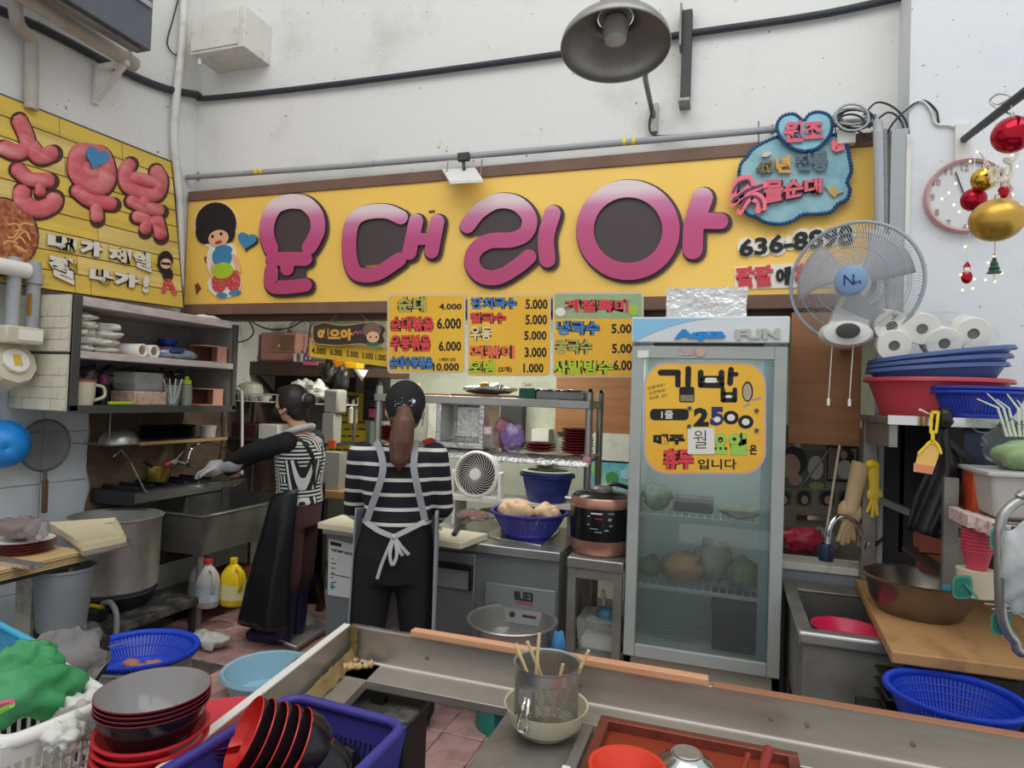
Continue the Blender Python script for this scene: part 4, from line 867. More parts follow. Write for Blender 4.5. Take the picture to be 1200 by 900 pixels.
for k in range(4):
 o=thing('white_plate','%s white plate with red outside in the pile on side table'%nth(k,4),'plate',pc+Vector((0,0,.013*k)),'white plates with red outside')
 MB().lathe([(.001,.006),(.08,.006),(.135,.02)],36,pc+Vector((0,0,.013*k))).build('inside','paper',o);MB().lathe([(.137,.021),(.082,.001),(.001,0)],36,pc+Vector((0,0,.013*k))).build('outside','plate_red',o)
o=thing('meat_bag','clear bag of dark red meat on the white plates','bag',pc+Vector((0,0,.07)))
MB().ell(pc+Vector((-.02,0,.105)),.085,.07,.045,20,12,.4,4).build('meat',mat('meat','#5d3430',.35,h2='#8a5148',scale=18),o);MB().ell(pc+Vector((-.02,0,.106)),.095,.08,.052,22,14,.35,4).build('bag',mat('thin_bag','#e6e2e0',.2,trans=.8,ior=1.08,bump=.6,bscale=40),o);MB().ell(pc+Vector((.07,.02,.1)),.05,.05,.05,16,10,.5,9).build('bag_knot','thin_bag',o)
p_=oz(20,660,.76);MB().box(p_.x-.15,p_.x+.12,p_.y-.03,p_.y+.03,.752,.768).build('foil_wrap','foil',label='long foil wrapped roll lying in front of the white plates',cat='foil')
bq=oz(72,735,.38);bq.z=0
MB().lathe([(.001,.38),(.1,.38),(.128,.66),(.134,.66),(.134,.67),(.122,.67),(.095,.39)],36,bq).build('gray_bucket',mat('bucket_gray','#8f9698',.5,h2='#7d8486',scale=3),label='tall grey bucket standing below the serving table corner',cat='bucket')
MB().lathe([(.11,0),(.11,.378)],24,bq,cap=True).build('bucket_stand','black_iron',label='low black stand carrying the tall grey bucket',cat='stand')
# -- the two women
class Fig(MB):
 def limb(s,pts,n=14):
  """tapering limb: list of (point, radius), rounded at every joint"""
  P_=[Vector(p)for p,r in pts];R_=[r for p,r in pts];fine=[];fr=[]
  for i in range(len(P_)-1):
   for k in range(4):fine.append(P_[i].lerp(P_[i+1],k/4));fr.append(R_[i]+(R_[i+1]-R_[i])*k/4)
  fine.append(P_[-1]);fr.append(R_[-1]);s.tube(fine,fr,n)
  for p,r in zip(P_,R_):s.ell(p,r,r,r,n,10)
  return s
 def trunk(s,secs,f,n=28,e=0):
  """stack of ellipses: (centre, half depth along f, half width across)"""
  f=Vector(f).normalized();l=Vector((-f.y,f.x,0));vs=[];N=len(secs)
  fine=[]
  for i in range(N-1):
   for k in range(4):
    u=k/4;a,b=secs[i],secs[i+1];fine.append((Vector(a[0]).lerp(Vector(b[0]),u),a[1]+(b[1]-a[1])*u,a[2]+(b[2]-a[2])*u))
  fine.append((Vector(secs[-1][0]),secs[-1][1],secs[-1][2]))
  for c,d,w_ in fine:
   for k in range(n):t_=2*math.pi*k/n;vs.append(c+f*((d+e)*math.cos(t_))+l*((w_+e)*math.sin(t_)))
  M_=len(fine);s.add(vs,[(i*n+k,i*n+(k+1)%n,(i+1)*n+(k+1)%n,(i+1)*n+k)for i in range(M_-1)for k in range(n)]+[list(range(n))[::-1],[(M_-1)*n+k for k in range(n)]]);return s
 def hand(s,wrist,d,nrm,k=1.0,curl=.35,mir=1):
  d=Vector(d).normalized();nrm=Vector(nrm);nrm=(nrm-d*nrm.dot(d)).normalized();sd=d.cross(nrm)*mir;w_=Vector(wrist)
  s.limb([(w_,.024*k),(w_+d*.035*k,.026*k),(w_+d*.07*k+sd*.012*k,.017*k)]);s.limb([(w_+d*.03*k-sd*.012*k,.017*k),(w_+d*.075*k-sd*.022*k,.013*k)]);s.limb([(w_+d*.03*k+sd*.014*k,.017*k),(w_+d*.075*k+sd*.024*k,.013*k)])
  for j,(o,L_)in enumerate(((-.03,.062),(-.01,.074),(.01,.07),(.03,.056))):
   a=w_+d*.078*k+sd*o*k;b=a+(d*.5-nrm*curl*.5).normalized()*L_*.55*k+sd*o*.12*k;c=b+(d*.4-nrm*curl*1.1).normalized()*L_*.5*k
   s.limb([(a,.0098*k),(b,.0088*k),(c,.0072*k)],10)
  a=w_+d*.03*k-sd*.03*k;b=a+(d*.6-sd*.7-nrm*.3).normalized()*.042*k;s.limb([(a,.013*k),(b,.0105*k),(b+(d*.9-sd*.2-nrm*.4).normalized()*.03*k,.0085*k)],10);return s
 def skin(s,name,m,parent,voxel=.009,it=6,label=None):
  o=s.build(name,m,parent,smooth=False,label=label)
  r=o.modifiers.new('merge','REMESH');r.mode='VOXEL';r.voxel_size=voxel;r.use_smooth_shade=True
  q=o.modifiers.new('soften','SMOOTH');q.factor=.5;q.iterations=it;return o
mat('skin','#d9a488',.5,sss=.12,h2='#c98f74',scale=7,amt=.4);mat('hair','#201a18',.45,h2='#2f2723',scale=30,stretch=(1,1,.15));mat('hair_chestnut','#5a3a2e',.4,h2='#7a5544',scale=40,amt=.5,stretch=(1,1,.08))
mat('leather_black','#17161a',.3,h2='#222124',scale=5,bump=.25,bscale=10);mat('cloth_black','#141418',.8,bump=.15,bscale=60);mat('boot_navy','#28284a',.4);mat('trouser_maroon','#4a2f30',.8);mat('cloth_gray','#9a9a9e',.8,bump=.15,bscale=80);mat('cloth_pale','#b9b9b8',.85)
# --- woman at the sink: faces left, gloved hands stretched over the sink
D1=4.0
F1=Vector((-.985,-.1,0)).normalized();L1=Vector((-F1.y,F1.x,0))
t=thing('person','woman in patterned vest and long black apron reaching over the sink','person',oz(322,752,.013))
hip=od(349,596,D1);wa=od(351,572,D1);ch=od(352,535,D1);shc=od(353,513,D1);nk=od(351,500,D1);hd=od(341,474,D1);hip.z+=.0
flo=.014
ft=oz(330,748,flo)
def leg1(sd,bx_):
 h_=hip+L1*.085*sd+Vector((0,0,-.02));a_=Vector((hip.x,hip.y,0))+L1*.09*sd+F1*bx_;return h_,a_
def mk1(e=0,what='body'):
 f=Fig()
 if what=='body':
  f.trunk([(hip-Vector((0,0,.08)),.11,.155),(hip+Vector((0,0,.02)),.12,.165),(wa,.1,.135),(ch,.115,.155),(shc-Vector((0,0,.01)),.085,.15),(shc+Vector((0,0,.035)),.05,.07)],F1)
  f.limb([(shc,.05),(nk,.047),(hd-Vector((0,0,.05))+F1*.005,.048)])
  f.ell(hd,.096,.078,.112,22,16);f.ell(hd+F1*.03-Vector((0,0,.045)),.062,.055,.06,18,12)
  f.limb([(hd+F1*.09-Vector((0,0,.0)),.012),(hd+F1*.108-Vector((0,0,.028)),.011)])
  for sd in(-1,1):f.ell(hd+L1*.078*sd-F1*.012-Vector((0,0,.02)),.02,.008,.03,12,10)
  for sd,bx_ in((1,.0),(-1,.02)):
   h_,a_=leg1(sd,bx_);f.limb([(h_,.085),(h_.lerp(a_,.5)+F1*.015+Vector((0,0,.0)),.058),(Vector((a_.x,a_.y,.1)),.036)]);f.limb([(Vector((a_.x,a_.y,.05)),.032),(Vector((a_.x,a_.y,.045))+F1*.14,.028)])
  for w3 in ARM1:f.limb(w3)
  f.hand(ARM1[0][-1][0],HD1,Vector((0,0,1)),.95,.35,1);f.hand(ARM1[1][-1][0],HD1+Vector((.0,.3,0)),Vector((0,0,1)),.95,.5,-1)
 return f
sL,sR=shc+L1*.16-Vector((0,0,.02)),shc-L1*.16-Vector((0,0,.02))
elL,wrL=od(291,530,D1-.12),od(262,546,D1-.08)
elR,wrR=od(300,533,D1+.22),od(268,552,D1+.2)
HD1=(od(238,551,D1-.06)-wrL)
ARM1=[[(sL,.052),(elL,.04),(wrL,.026)],[(sR,.052),(elR,.04),(wrR,.026)]]
mk1().skin('body','skin',t,.0085,5)
f=Fig();
for a_ in ARM1:f.limb([(a_[0][0],.066),(a_[0][0].lerp(a_[1][0],.5),.058),(a_[1][0],.05),(a_[2][0],.036)])
f.skin('sleeves','cloth_black',t,.009,5)
f=Fig().trunk([(wa-Vector((0,0,.09)),.135,.18),(wa,.125,.165),(ch,.14,.185),(shc-Vector((0,0,.015)),.105,.185),(shc+Vector((0,0,.03)),.062,.085)],F1)
m_=bpy.data.materials.new('maze_print');m_.use_nodes=True;MATS['maze_print']=m_;nt=m_.node_tree;b_=nt.nodes['Principled BSDF'];b_.inputs['Roughness'].default_value=.8
def mth(op,a,b=None,c=None):
 n_=nt.nodes.new('ShaderNodeMath');n_.operation=op
 for i,v in enumerate((a,b,c)):
  if v is None:continue
  if isinstance(v,(int,float)):n_.inputs[i].default_value=v
  else:nt.links.new(v,n_.inputs[i])
 return n_.outputs[0]
tc=nt.nodes.new('ShaderNodeTexCoord');sp_=nt.nodes.new('ShaderNodeSeparateXYZ');nt.links.new(tc.outputs['Object'],sp_.inputs[0])
ua=mth('MULTIPLY',mth('SUBTRACT',sp_.outputs[0],mth('MULTIPLY',sp_.outputs[1],.6)),22);va=mth('MULTIPLY',sp_.outputs[2],22)
cb2=nt.nodes.new('ShaderNodeCombineXYZ');nt.links.new(mth('FLOOR',ua),cb2.inputs[0]);nt.links.new(mth('FLOOR',va),cb2.inputs[1]);wn=nt.nodes.new('ShaderNodeTexWhiteNoise');nt.links.new(cb2.outputs[0],wn.inputs['Vector'])
fu,fv=mth('FRACT',ua),mth('FRACT',va);flip=mth('GREATER_THAN',wn.outputs['Value'],.5);fu2=mth('ABSOLUTE',mth('SUBTRACT',flip,fu))
d_=mth('FRACT',mth('MULTIPLY',mth('ADD',mth('MULTIPLY',fu,flip),mth('MULTIPLY',fv,mth('SUBTRACT',1,flip))),2));ln=mth('LESS_THAN',mth('ABSOLUTE',mth('SUBTRACT',d_,.5)),.21)
mx=nt.nodes.new('ShaderNodeMix');mx.data_type='RGBA';mx.inputs['A'].default_value=srgb('#17171a');mx.inputs['B'].default_value=srgb('#c9c9c6');nt.links.new(ln,mx.inputs['Factor']);nt.links.new(mx.outputs['Result'],b_.inputs['Base Color'])
f.skin('vest','maze_print',t,.009,5,'black vest with white maze print')
MB().tube([nk+(F1*.075*math.cos(u)+L1*.085*math.sin(u))+Vector((0,0,-.022-.03*math.cos(u)))for u in[2*math.pi*k/24 for k in range(24)]],.019,10,closed=True).build('collar','cloth_pale',t,ang=80)
for a_ in((L1*.12+Vector((0,0,.0)),L1*.02-F1*.1),(-L1*.1,L1*.05-F1*.1),):
 p0_=shc+a_[0]+Vector((0,0,.0));p3_=wa+a_[1]-Vector((0,0,.06));mid=ch+(a_[0]+a_[1])*.5-F1*.075
 c3=curve3([p0_+F1*.04,p0_-F1*.05+Vector((0,0,.0)),mid,p3_]);MB().tube(c3,.014,8).build('apron_strap','leather_black',t)
def ap1(u,v):
 a_=RAD(-125+250*u);z_=wa.z+.0-.045*math.cos(a_)*(1-v)-v*(wa.z-.15);c_=Vector((wa.x,wa.y,0)).lerp(Vector((hip.x,hip.y,0))+F1*.05,min(1,v*1.5));g_=.15+.07*v
 return c_+F1*(g_*math.cos(a_)*(1+.25*v))+L1*((g_+.04)*math.sin(a_))+Vector((0,0,z_))+(F1*math.cos(a_)+L1*math.sin(a_))*.012*math.sin(a_*7+v*2)*v
MB().grid(ap1,48,26).build('apron','leather_black',t,solid=.006,ang=80,label='long black leather apron')
f=Fig()
for sd,bx_ in((1,.0),(-1,.02)):h_,a_=leg1(sd,bx_);f.limb([(h_+Vector((0,0,.06)),.1),(h_.lerp(a_,.5),.08),(Vector((a_.x,a_.y,.32)),.062)])
f.trunk([(hip-Vector((0,0,.1)),.13,.17),(hip+Vector((0,0,.06)),.135,.18),(wa-Vector((0,0,.04)),.12,.16)],F1).skin('trousers','trouser_maroon',t,.011,5)
for sd,bx_ in((1,.0),(-1,.02)):
 h_,a_=leg1(sd,bx_);c_=Vector((a_.x,a_.y,0));f=Fig();f.limb([(c_+Vector((0,0,.34)),.066),(c_+Vector((0,0,.1)),.052),(c_+Vector((0,0,.062)),.05)]);f.limb([(c_+Vector((0,0,.056)),.044),(c_+F1*.22+Vector((0,0,.05)),.04)]);f.skin('boot','boot_navy',t,.009,4)
f=Fig();f.ell(hd-F1*.02+Vector((0,0,.018)),.1,.092,.112,22,16);f.ell(hd-F1*.055-Vector((0,0,.03)),.06,.075,.075,18,12);f.ell(hd-F1*.125+Vector((0,0,.03)),.042,.045,.045,16,12);f.limb([(hd+F1*.06+Vector((0,0,.075)),.035),(hd-F1*.02+Vector((0,0,.1)),.03)])
for sd in(-1,1):f.ell(hd+L1*.062*sd-F1*.02+Vector((0,0,.03)),.055,.03,.06,14,10)
f.skin('hair','hair',t,.007,4)
MB().tube([hd-F1*.1+Vector((0,0,.03))+(L1*math.cos(u)+(Vector((0,0,1))*.9-F1*.15)*math.sin(u))*.04 for u in[2*math.pi*k/18 for k in range(18)]],.011,8,closed=True).build('hair_band',mat('band_mauve','#a8736e',.6),t)
f=Fig();f.ell(hd+F1*.062-Vector((0,0,.056)),.05,.066,.05,18,12);f.ell(hd+F1*.095-Vector((0,0,.045)),.024,.03,.035,14,10);f.skin('face_mask','cloth_black',t,.007,4)
for sd in(-1,1):MB().tube(curve3([hd+F1*.05+L1*.064*sd-Vector((0,0,.035)),hd+F1*.01+L1*.082*sd-Vector((0,0,.01)),hd-F1*.02+L1*.086*sd-Vector((0,0,.0)),hd-F1*.022+L1*.084*sd-Vector((0,0,.04)),hd+F1*.04+L1*.068*sd-Vector((0,0,.075))]),.003,6).build('mask_loop','cloth_black',t)
for sd in(-1,1):MB().ell(hd+F1*.083+L1*.034*sd+Vector((0,0,.006)),.008,.013,.006,10,8).build('eye','ink',t);MB().tube([hd+F1*.09+L1*.02*sd+Vector((0,0,.03)),hd+F1*.078+L1*.052*sd+Vector((0,0,.03))],.004,6).build('eyebrow','hair',t)
for w3,d3,mi in((wrL,HD1,1),):
 g=Fig();g.hand(w3,d3,Vector((0,0,1)),1.25,.3,1);d3n=d3.normalized();g.limb([(w3-d3n*.07,.052),(w3,.04),(w3+d3n*.06,.05)]);o=g.skin('plastic_glove',mat('glove_clear','#e8ecec',.25,trans=.62,ior=1.06,bump=.6,bscale=45),t,.008,3)
 # --- woman in the striped shirt: seen from behind, working at the counter
D2=2.98
F2=Vector((-.44,.9,0)).normalized();R2=Vector((F2.y,-F2.x,0))
t=thing('person','woman in striped shirt and black cap standing with back to camera','person',od(466,850,D2))
def at2(px,py,dz=0):return od(px,py,D2)+Vector((0,0,dz))
hd2=at2(475,478);nk2=at2(470,508);sh2=at2(467,530);ch2=at2(466,560);wa2=at2(466,600);hp2=at2(463,648)
cx2=Vector((hp2.x,hp2.y,0))
sL2,sR2=sh2-R2*.165-Vector((0,0,.02)),sh2+R2*.165-Vector((0,0,.015))
eL2,eR2=at2(414,598)+F2*.07,at2(519,597)+F2*.07
wL2,wR2=at2(432,600)+F2*.3,at2(505,600)+F2*.3
wL2.z=wR2.z=.9
def leg2(sd):h_=hp2+R2*.085*sd-Vector((0,0,.03));a_=cx2+R2*.15*sd;return h_,a_
f=Fig();f.trunk([(hp2-Vector((0,0,.09)),.105,.155),(hp2,.115,.165),(wa2,.09,.13),(ch2,.1,.15),(sh2-Vector((0,0,.01)),.075,.155),(sh2+Vector((0,0,.04)),.045,.06)],F2);f.limb([(sh2,.05),(nk2,.045),(hd2-Vector((0,0,.05)),.046)]);f.ell(hd2,.076,.094,.112,22,16);f.ell(hd2+F2*.03-Vector((0,0,.05)),.056,.06,.055,18,12);f.limb([(hd2+F2*.092,.011),(hd2+F2*.108-Vector((0,0,.028)),.011)])
for sd in(-1,1):f.ell(hd2+R2*.08*sd-Vector((0,0,.022)),.012,.018,.03,12,10)
for sd in(-1,1):h_,a_=leg2(sd);f.limb([(h_,.085),(h_.lerp(a_,.5),.06),(a_+Vector((0,0,.1)),.036)]);f.limb([(a_+Vector((0,0,.05)),.032),(a_+Vector((0,0,.045))+F2*.14,.028)])
for a_,mi in(([(sL2,.05),(eL2,.04),(wL2,.026)],1),([(sR2,.05),(eR2,.04),(wR2,.026)],-1)):f.limb(a_);f.hand(a_[2][0],F2+Vector((0,0,-.35)),Vector((0,0,1)),.95,.5,mi)
f.skin('body','skin',t,.009,5)
shirt=stripes('breton',[(0,'#16161f'),(.76,'#d9d7d0')],gen=False,scale=1/.0665,constant=True,rough=.85,offset=.32)
f=Fig();f.trunk([(wa2-Vector((0,0,.06)),.118,.162),(wa2+Vector((0,0,.03)),.11,.152),(ch2,.12,.175),(sh2-Vector((0,0,.01)),.095,.185),(sh2+Vector((0,0,.035)),.058,.08)],F2)
for a_ in((sL2,eL2,wL2),(sR2,eR2,wR2)):f.limb([(a_[0],.068),(a_[0].lerp(a_[1],.5),.062),(a_[1],.054),(a_[1].lerp(a_[2],.6),.044)])
f.skin('striped_shirt',shirt,t,.009,5,'navy shirt with thin white stripes')
f=Fig();f.trunk([(hp2-Vector((0,0,.12)),.125,.17),(hp2,.135,.182),(wa2-Vector((0,0,.03)),.112,.152)],F2)
for sd in(-1,1):h_,a_=leg2(sd);f.limb([(h_+Vector((0,0,.02)),.1),(h_.lerp(a_,.5),.076),(a_+Vector((0,0,.1)),.06)])
f.skin('trousers','cloth_black',t,.01,5)
for sd in(-1,1):h_,a_=leg2(sd);Fig().limb([(a_+Vector((0,0,.05)),.045),(a_+F2*.15+Vector((0,0,.045)),.04)]).skin('shoe','black_plastic',t,.009,4)
f=Fig();f.ell(hd2+Vector((0,0,.025)),.09,.105,.105,24,16);f.ell(hd2-F2*.03-Vector((0,0,.005)),.085,.075,.09,20,14);f.skin('cap',mat('cap_black','#1b1a1b',.8,bump=.2,bscale=80),t,.007,4)
MB().grid(lambda u,v:hd2+F2*(.085+.075*v*math.cos((u-.5)*2.2))+R2*(.085*math.sin((u-.5)*2.4))+Vector((0,0,.045-.012*v)),16,6).build('cap_peak','cap_black',t,solid=.005)
random.seed(19)
mat('stone','#d8d8dc',.1,.8)
for k in range(26):a_=random.uniform(-.9,.9);z_=random.uniform(-.02,.035);MB().ell(hd2-F2*(.113-.04*abs(a_)**2)+R2*.06*a_+Vector((0,0,z_+.01)),.0026,.0026,.0026,6,5).build('rhinestone','stone',t)
MB().ell(hd2-F2*.108+R2*.038+Vector((0,0,.03)),.01,.004,.012,10,8).build('cap_emblem','stone',t)
f=Fig();pt_=hd2-F2*.1-Vector((0,0,.015));f.limb([(pt_,.034),(pt_-F2*.03-Vector((0,0,.05))-R2*.0,.05),(pt_-F2*.03-Vector((0,0,.13))-R2*.008,.056),(pt_-F2*.03-Vector((0,0,.2))-R2*.012,.046),(pt_-F2*.025-Vector((0,0,.25))-R2*.012,.014)]);f.skin('ponytail','hair_chestnut',t,.007,4)
f=Fig();f.ell(hd2-Vector((0,0,.05))-F2*.02,.07,.08,.06,18,12);f.skin('under_hair','hair_chestnut',t,.008,3)
MB().cyl(hd2+R2*.085-Vector((0,0,.03))+F2*.01,hd2+R2*.08-Vector((0,0,.085))+F2*.04,.002,n=5).build('mask_loop','cloth_black',t)
def strap(px,w_=.024,back=.0):
 pts=[od(x,y,D2-d)for x,y,d in px];c3=curve3(pts,5);mb=MB()
 for a_,b_ in zip(c3,c3[1:]):mb.bar(a_,b_+(b_-a_)*.08,w_,.005,FW)
 return mb
for sd,q in((-1,((441,517,.06),(446,530,.13),(449,548,.155),(444,570,.155),(436,592,.14),(429,612,.13))),(1,((487,516,.06),(486,530,.13),(485,548,.155),(489,570,.155),(494,592,.14),(498,610,.13)))):strap([(x,y,d)for x,y,d in q],.03).build('apron_strap','cloth_gray',t)
def side(sd):
 def fn(u,v):
  a_=RAD((-22 if sd>0 else 0)+85*u);z_=(wa2.z-.005)*(1-v)+.42*v;g_=.186+.01*v;c_=Vector((wa2.x,wa2.y,0)).lerp(cx2,v)
  return c_+R2*(sd*(g_+.0)*math.cos(a_))+F2*(.155*math.sin(a_)-.045)+Vector((0,0,z_+.03*(1-v)*(1-u)))
 return fn
for sd in(-1,1):MB().grid(side(sd),14,20).build('apron_side','cloth_gray',t,solid=.005,ang=80)
MB().grid(lambda u,v:Vector((cx2.x,cx2.y,0))+R2*(.2*(u*2-1))+F2*(.15-.06*abs(u*2-1)**3)+Vector((0,0,1.3*(1-v)+.42*v)),14,14).build('apron_front','cloth_gray',t,solid=.005,ang=80)
for q in(((429,612,.13),(444,622,.15),(461,629,.16)),((498,611,.13),(480,620,.15),(462,629,.16))):strap(q,.022).build('waist_tie','cloth_pale',t)
for q in(((461,629,.165),(454,645,.17),(447,662,.165),(442,678,.16)),((462,629,.165),(470,640,.17),(479,650,.165)),((461,630,.165),(457,650,.18),(460,662,.18),(465,650,.18),(463,632,.17)),((463,630,.165),(468,645,.18),(472,651,.175))):strap(q,.014).build('bow_tail','cloth_pale',t)
MB().ell(od(461.5,629,D2-.17),.012,.01,.012,12,8).build('bow_knot','cloth_pale',t)
# -- recess behind the sign: shelves and clutter, left half
YR=4.35
def xz(px,py,Y):p=oy(px,py,Y);return p.x,p.z
def bx(px0,py0,px1,py1,Y,dep,mb=None):
 """box whose front face fills a rectangle of the photograph at depth Y"""
 a_,b_=oy(px0,py1,Y),oy(px1,py0,Y);c_=oy(px0,py0,Y);z1_=(b_.z+c_.z)/2
 return(mb or MB()).box(a_.x,b_.x,Y,Y+dep,(a_.z+oy(px1,py1,Y).z)/2,z1_)
t=thing('brown_shelf','long brown wall shelf in the recess behind woman at sink','shelf',oy(330,440,YR))
bx(262,424,392,440,YR,.32).build('board','dark_brown',t,bevel=.004)
zsh=oy(330,424,YR).z
for px in(300,370):x_,z_=xz(px,440,YR);MB().bar((x_,YR+.3,z_-.2),(x_,YR+.02,z_),.03,.02).build('bracket','dark_brown',t)
MB().box(xz(262,424,YR)[0],xz(392,424,YR)[0],YR+.32,YR+.74,zsh-.3,zsh+.0).build('wall_batten','dark_brown',t)
t=thing('hook_panel','white hook panel standing left on the brown shelf','panel',oy(294,424,YR+.2));bx(282,388,307,423,YR+.2,.02).build('panel','white_paint',t)
for x,y in((287,409),(298,402),(298,416),(290,398)):MB().tube([oy(x,y,YR+.2),oy(x,y,YR+.16),oy(x+4,y-2,YR+.15)],.005,6).build('hook','steel_dull',t)
t=thing('pink_cabinet','small pink bread cabinet with brown glass door on the brown shelf','cabinet',oy(328,424,YR+.06))
mat('blush','#c98e80',.5);mat('amber_glass','#8a6a4a',.25)
bx(305,390,348,424,YR+.08,.22).build('body','blush',t,bevel=.006);bx(324,391,347,413,YR+.06,.02).build('door','blush',t,bevel=.004);bx(327,393,345,411,YR+.055,.006).build('door_glass','amber_glass',t);MB().ell(oy(327,405,YR+.05),.009,.009,.009,10,8).build('knob','paper',t);bx(306,414,347,422,YR+.07,.01).build('drawer','blush',t,bevel=.003)
t=thing('film_roll','clear plastic sheet draped above the pink cabinet','sheet',oy(350,390,YR+.2));MB().ell(oy(352,386,YR+.22),.11,.08,.08,18,12,.4,3).build('sheet','thin_bag',t)
random.seed(31)
cups=[('small clear cup left of the scissors on brown shelf',346,'milky_plastic'),('steel cup beside the blue scissors on brown shelf',353,'steel')]
for lb,x,m_ in cups:c_=oy(x,424,YR+.05);MB().lathe([(.02,0),(.026,.07),(.023,.07),(.018,.005),(.001,.005)],18,c_).build('cup',m_,label=lb,cat='cup')
c_=oy(361,424,YR+.05);t=thing('blue_scissors','blue handled scissors standing on the brown shelf','scissors',c_)
for k in(-1,1):MB().tube([(c_.x+k*.02+.018*math.cos(u),c_.y,c_.z+.03+.024*math.sin(u))for u in[2*math.pi*j/14 for j in range(14)]],.006,6,closed=True).build('grip','navy_plastic',t);MB().bar((c_.x+k*.015,c_.y,c_.z+.05),(c_.x-k*.01,c_.y,c_.z+.14),.012,.003).build('blade','steel',t)
bx(355,424,372,428,YR-.01,.1).build('pink_tray',mat('tray_pink','#c0647a',.5),label='flat pink tray at the front of brown shelf',cat='tray')
t=thing('orange_pack','orange and yellow snack packs at the end of brown shelf','packet',oy(405,432,4.3));bx(389,422,405,431,4.32,.1).build('pack',mat('pack_orange','#e58a1c',.4),t,bevel=.008);bx(403,424,419,432,4.3,.1).build('pack',mat('pack_yellow','#efb21e',.4),t,bevel=.008)
bx(388,432,458,442,4.3,.3).build('end_shelf','dark_brown',label='dark end shelf behind the hanging price strip',cat='shelf')
for k,(x,y,rx,rz_,lb)in enumerate(((386,438,.07,.075,'black plastic bag hanging at the end of brown shelf'),(401,446,.05,.12,'long black bag hanging below the orange packs'))):MB().ell(oy(x,y,4.25),rx,.05,rz_,18,12,.5,k+2,3).build('black_bag',mat('bag_black','#2a2a28',.35,bump=.5),label=lb,cat='bag')
MB().add([oy(414,432,4.297),oy(431,434,4.297),oy(424,447,4.28)],[(0,1,2)]).build('white_flag','paper',solid=.004,label='white triangular paper corner hanging off the shelf',cat='paper')
cable('recess_cable',[oy(x,y,4.2)for x,y in((282,366),(300,380),(318,386),(340,384),(356,376),(380,374))],.006,'cable_black','dark cable drooping across the top of the recess')
cable('curled_cable',[oy(x,y,3.74)for x,y in((284,368),(294,380),(297,390),(290,398),(276,402))],.005,'cable_black','curled dark cable beside the open cabinet')
cable('toaster_cable',[oy(x,y,4.5)for x,y in((345,398),(352,410),(359,414),(362,395),(364,380))],.006,'cable_black','looped dark cable right of pink cabinet')
HP=PY(3.64)
t=thing('hanging_board','dark scalloped board with orange lettering hanging on strings','sign',HP(410,405))
hb=[tuple(q)for q in smooth2([(367,382),(380,378),(395,381),(410,381),(430,378),(445,380),(452,386),(449,393),(451,401),(440,405),(420,403),(400,405),(380,404),(369,402),(366,393),(367,382)],3)[:-1]]
MB().poly(hb,HP,0,.015).build('board',mat('board_dark','#3b332e',.6),t)
MB().tube([HP(x,y,.016)for x,y in hb],.004,6,closed=True).build('border',mat('gold_line','#b89a5a',.5),t)
MB().text('애으아',rect(372,385,413,399),HP,.015,.02,.07).build('lettering',mat('egg_orange','#e0a040',.5),t)
MB().stroke([(414,392),(417,388),(419,391),(422,388),(424,391)],.6,HP,.015,.018).build('flourish','letter_coral',t)
MB().oval(436,387,11,9.5,HP,.015,.022).build('hair',mat('hair_brown','#7a6250',.7),t);MB().oval(437,395,7.5,6.5,HP,.022,.026).build('face','skin_paint',t);MB().oval(437,403,8,3,HP,.015,.021).build('collar',mat('collar_green','#3c6b52',.6),t)
for x in(434,441):MB().oval(x,395,.9,1.3,HP,.026,.028).build('eye','ink',t)
for x in(385,433):MB().cyl(HP(410,353,.03),HP(x,379,.01),.0025,n=5).build('string',mat('twine','#8a7355',.8),t)
VP=PY(3.66)
t=thing('price_strip','yellow strip of five handwritten prices below the hanging dark board','sign',VP(410,432))
MB().poly(((363,402),(456,408),(455,430),(363,418)),VP,-.004,0).build('strip',mat('strip_yellow','#e6bb2c',.5,h2='#d3a722',scale=12),t)
for k,(b_,x0_,x1_)in enumerate((('4.000',365,382),('6.000',387,401),('5.000',406,420),('3.000',424,437),('1.000',440,452))):
 y0_=407+k*1.9;MB().text(b_,((x0_,y0_),(x1_,y0_+1),(x1_,y0_+9),(x0_,y0_+7)),VP,0,.002,.02).build('price','ink',t)
for x in(372,446):MB().cyl(HP(x,402,.004),VP(x,411 if x>400 else 406,.001),.002,n=5).build('string','twine',t)
YD=4.1
t=thing('dish_rack','white wire dish rack on poles behind the woman at sink','rack',oy(340,540,YD))
zd=oy(330,472,YD).z;x0d,x1d=xz(268,472,YD)[0],xz(395,472,YD)[0]
for k in range(5):MB().cyl((x0d,YD+.07*k,zd),(x1d,YD+.07*k,zd),.004,n=6).build('wire','white_paint',t)
for k in range(12):x_=x0d+(x1d-x0d)*k/11;MB().tube([(x_,YD,zd+.06),(x_,YD,zd),(x_,YD+.28,zd),(x_,YD+.28,zd+.06)],.003,6).build('cross_wire','white_paint',t)
MB().cyl((x0d,YD,zd+.06),(x1d,YD,zd+.06),.004,n=6).build('front_rail','white_paint',t)
zd2=oy(330,516,YD).z
MB().box(x0d,x1d,YD,YD+.3,zd2-.02,zd2).build('lower_board','dark_gray',t)
fpole=[oy(x,y,YD-.05)for x,y in((276,454),(281,458),(283.5,468),(283.5,556))]
MB().tube(curve3(fpole),.011,10).build('pole','white_paint',t)
x_,z_=xz(330,580,YD);MB().cyl((x0d+.02,YD+.28,0),(x0d+.02,YD+.28,zd),.012).build('post','steel_dark',t);MB().cyl((x1d-.02,YD+.28,0),(x1d-.02,YD+.28,zd),.012).build('post','steel_dark',t)
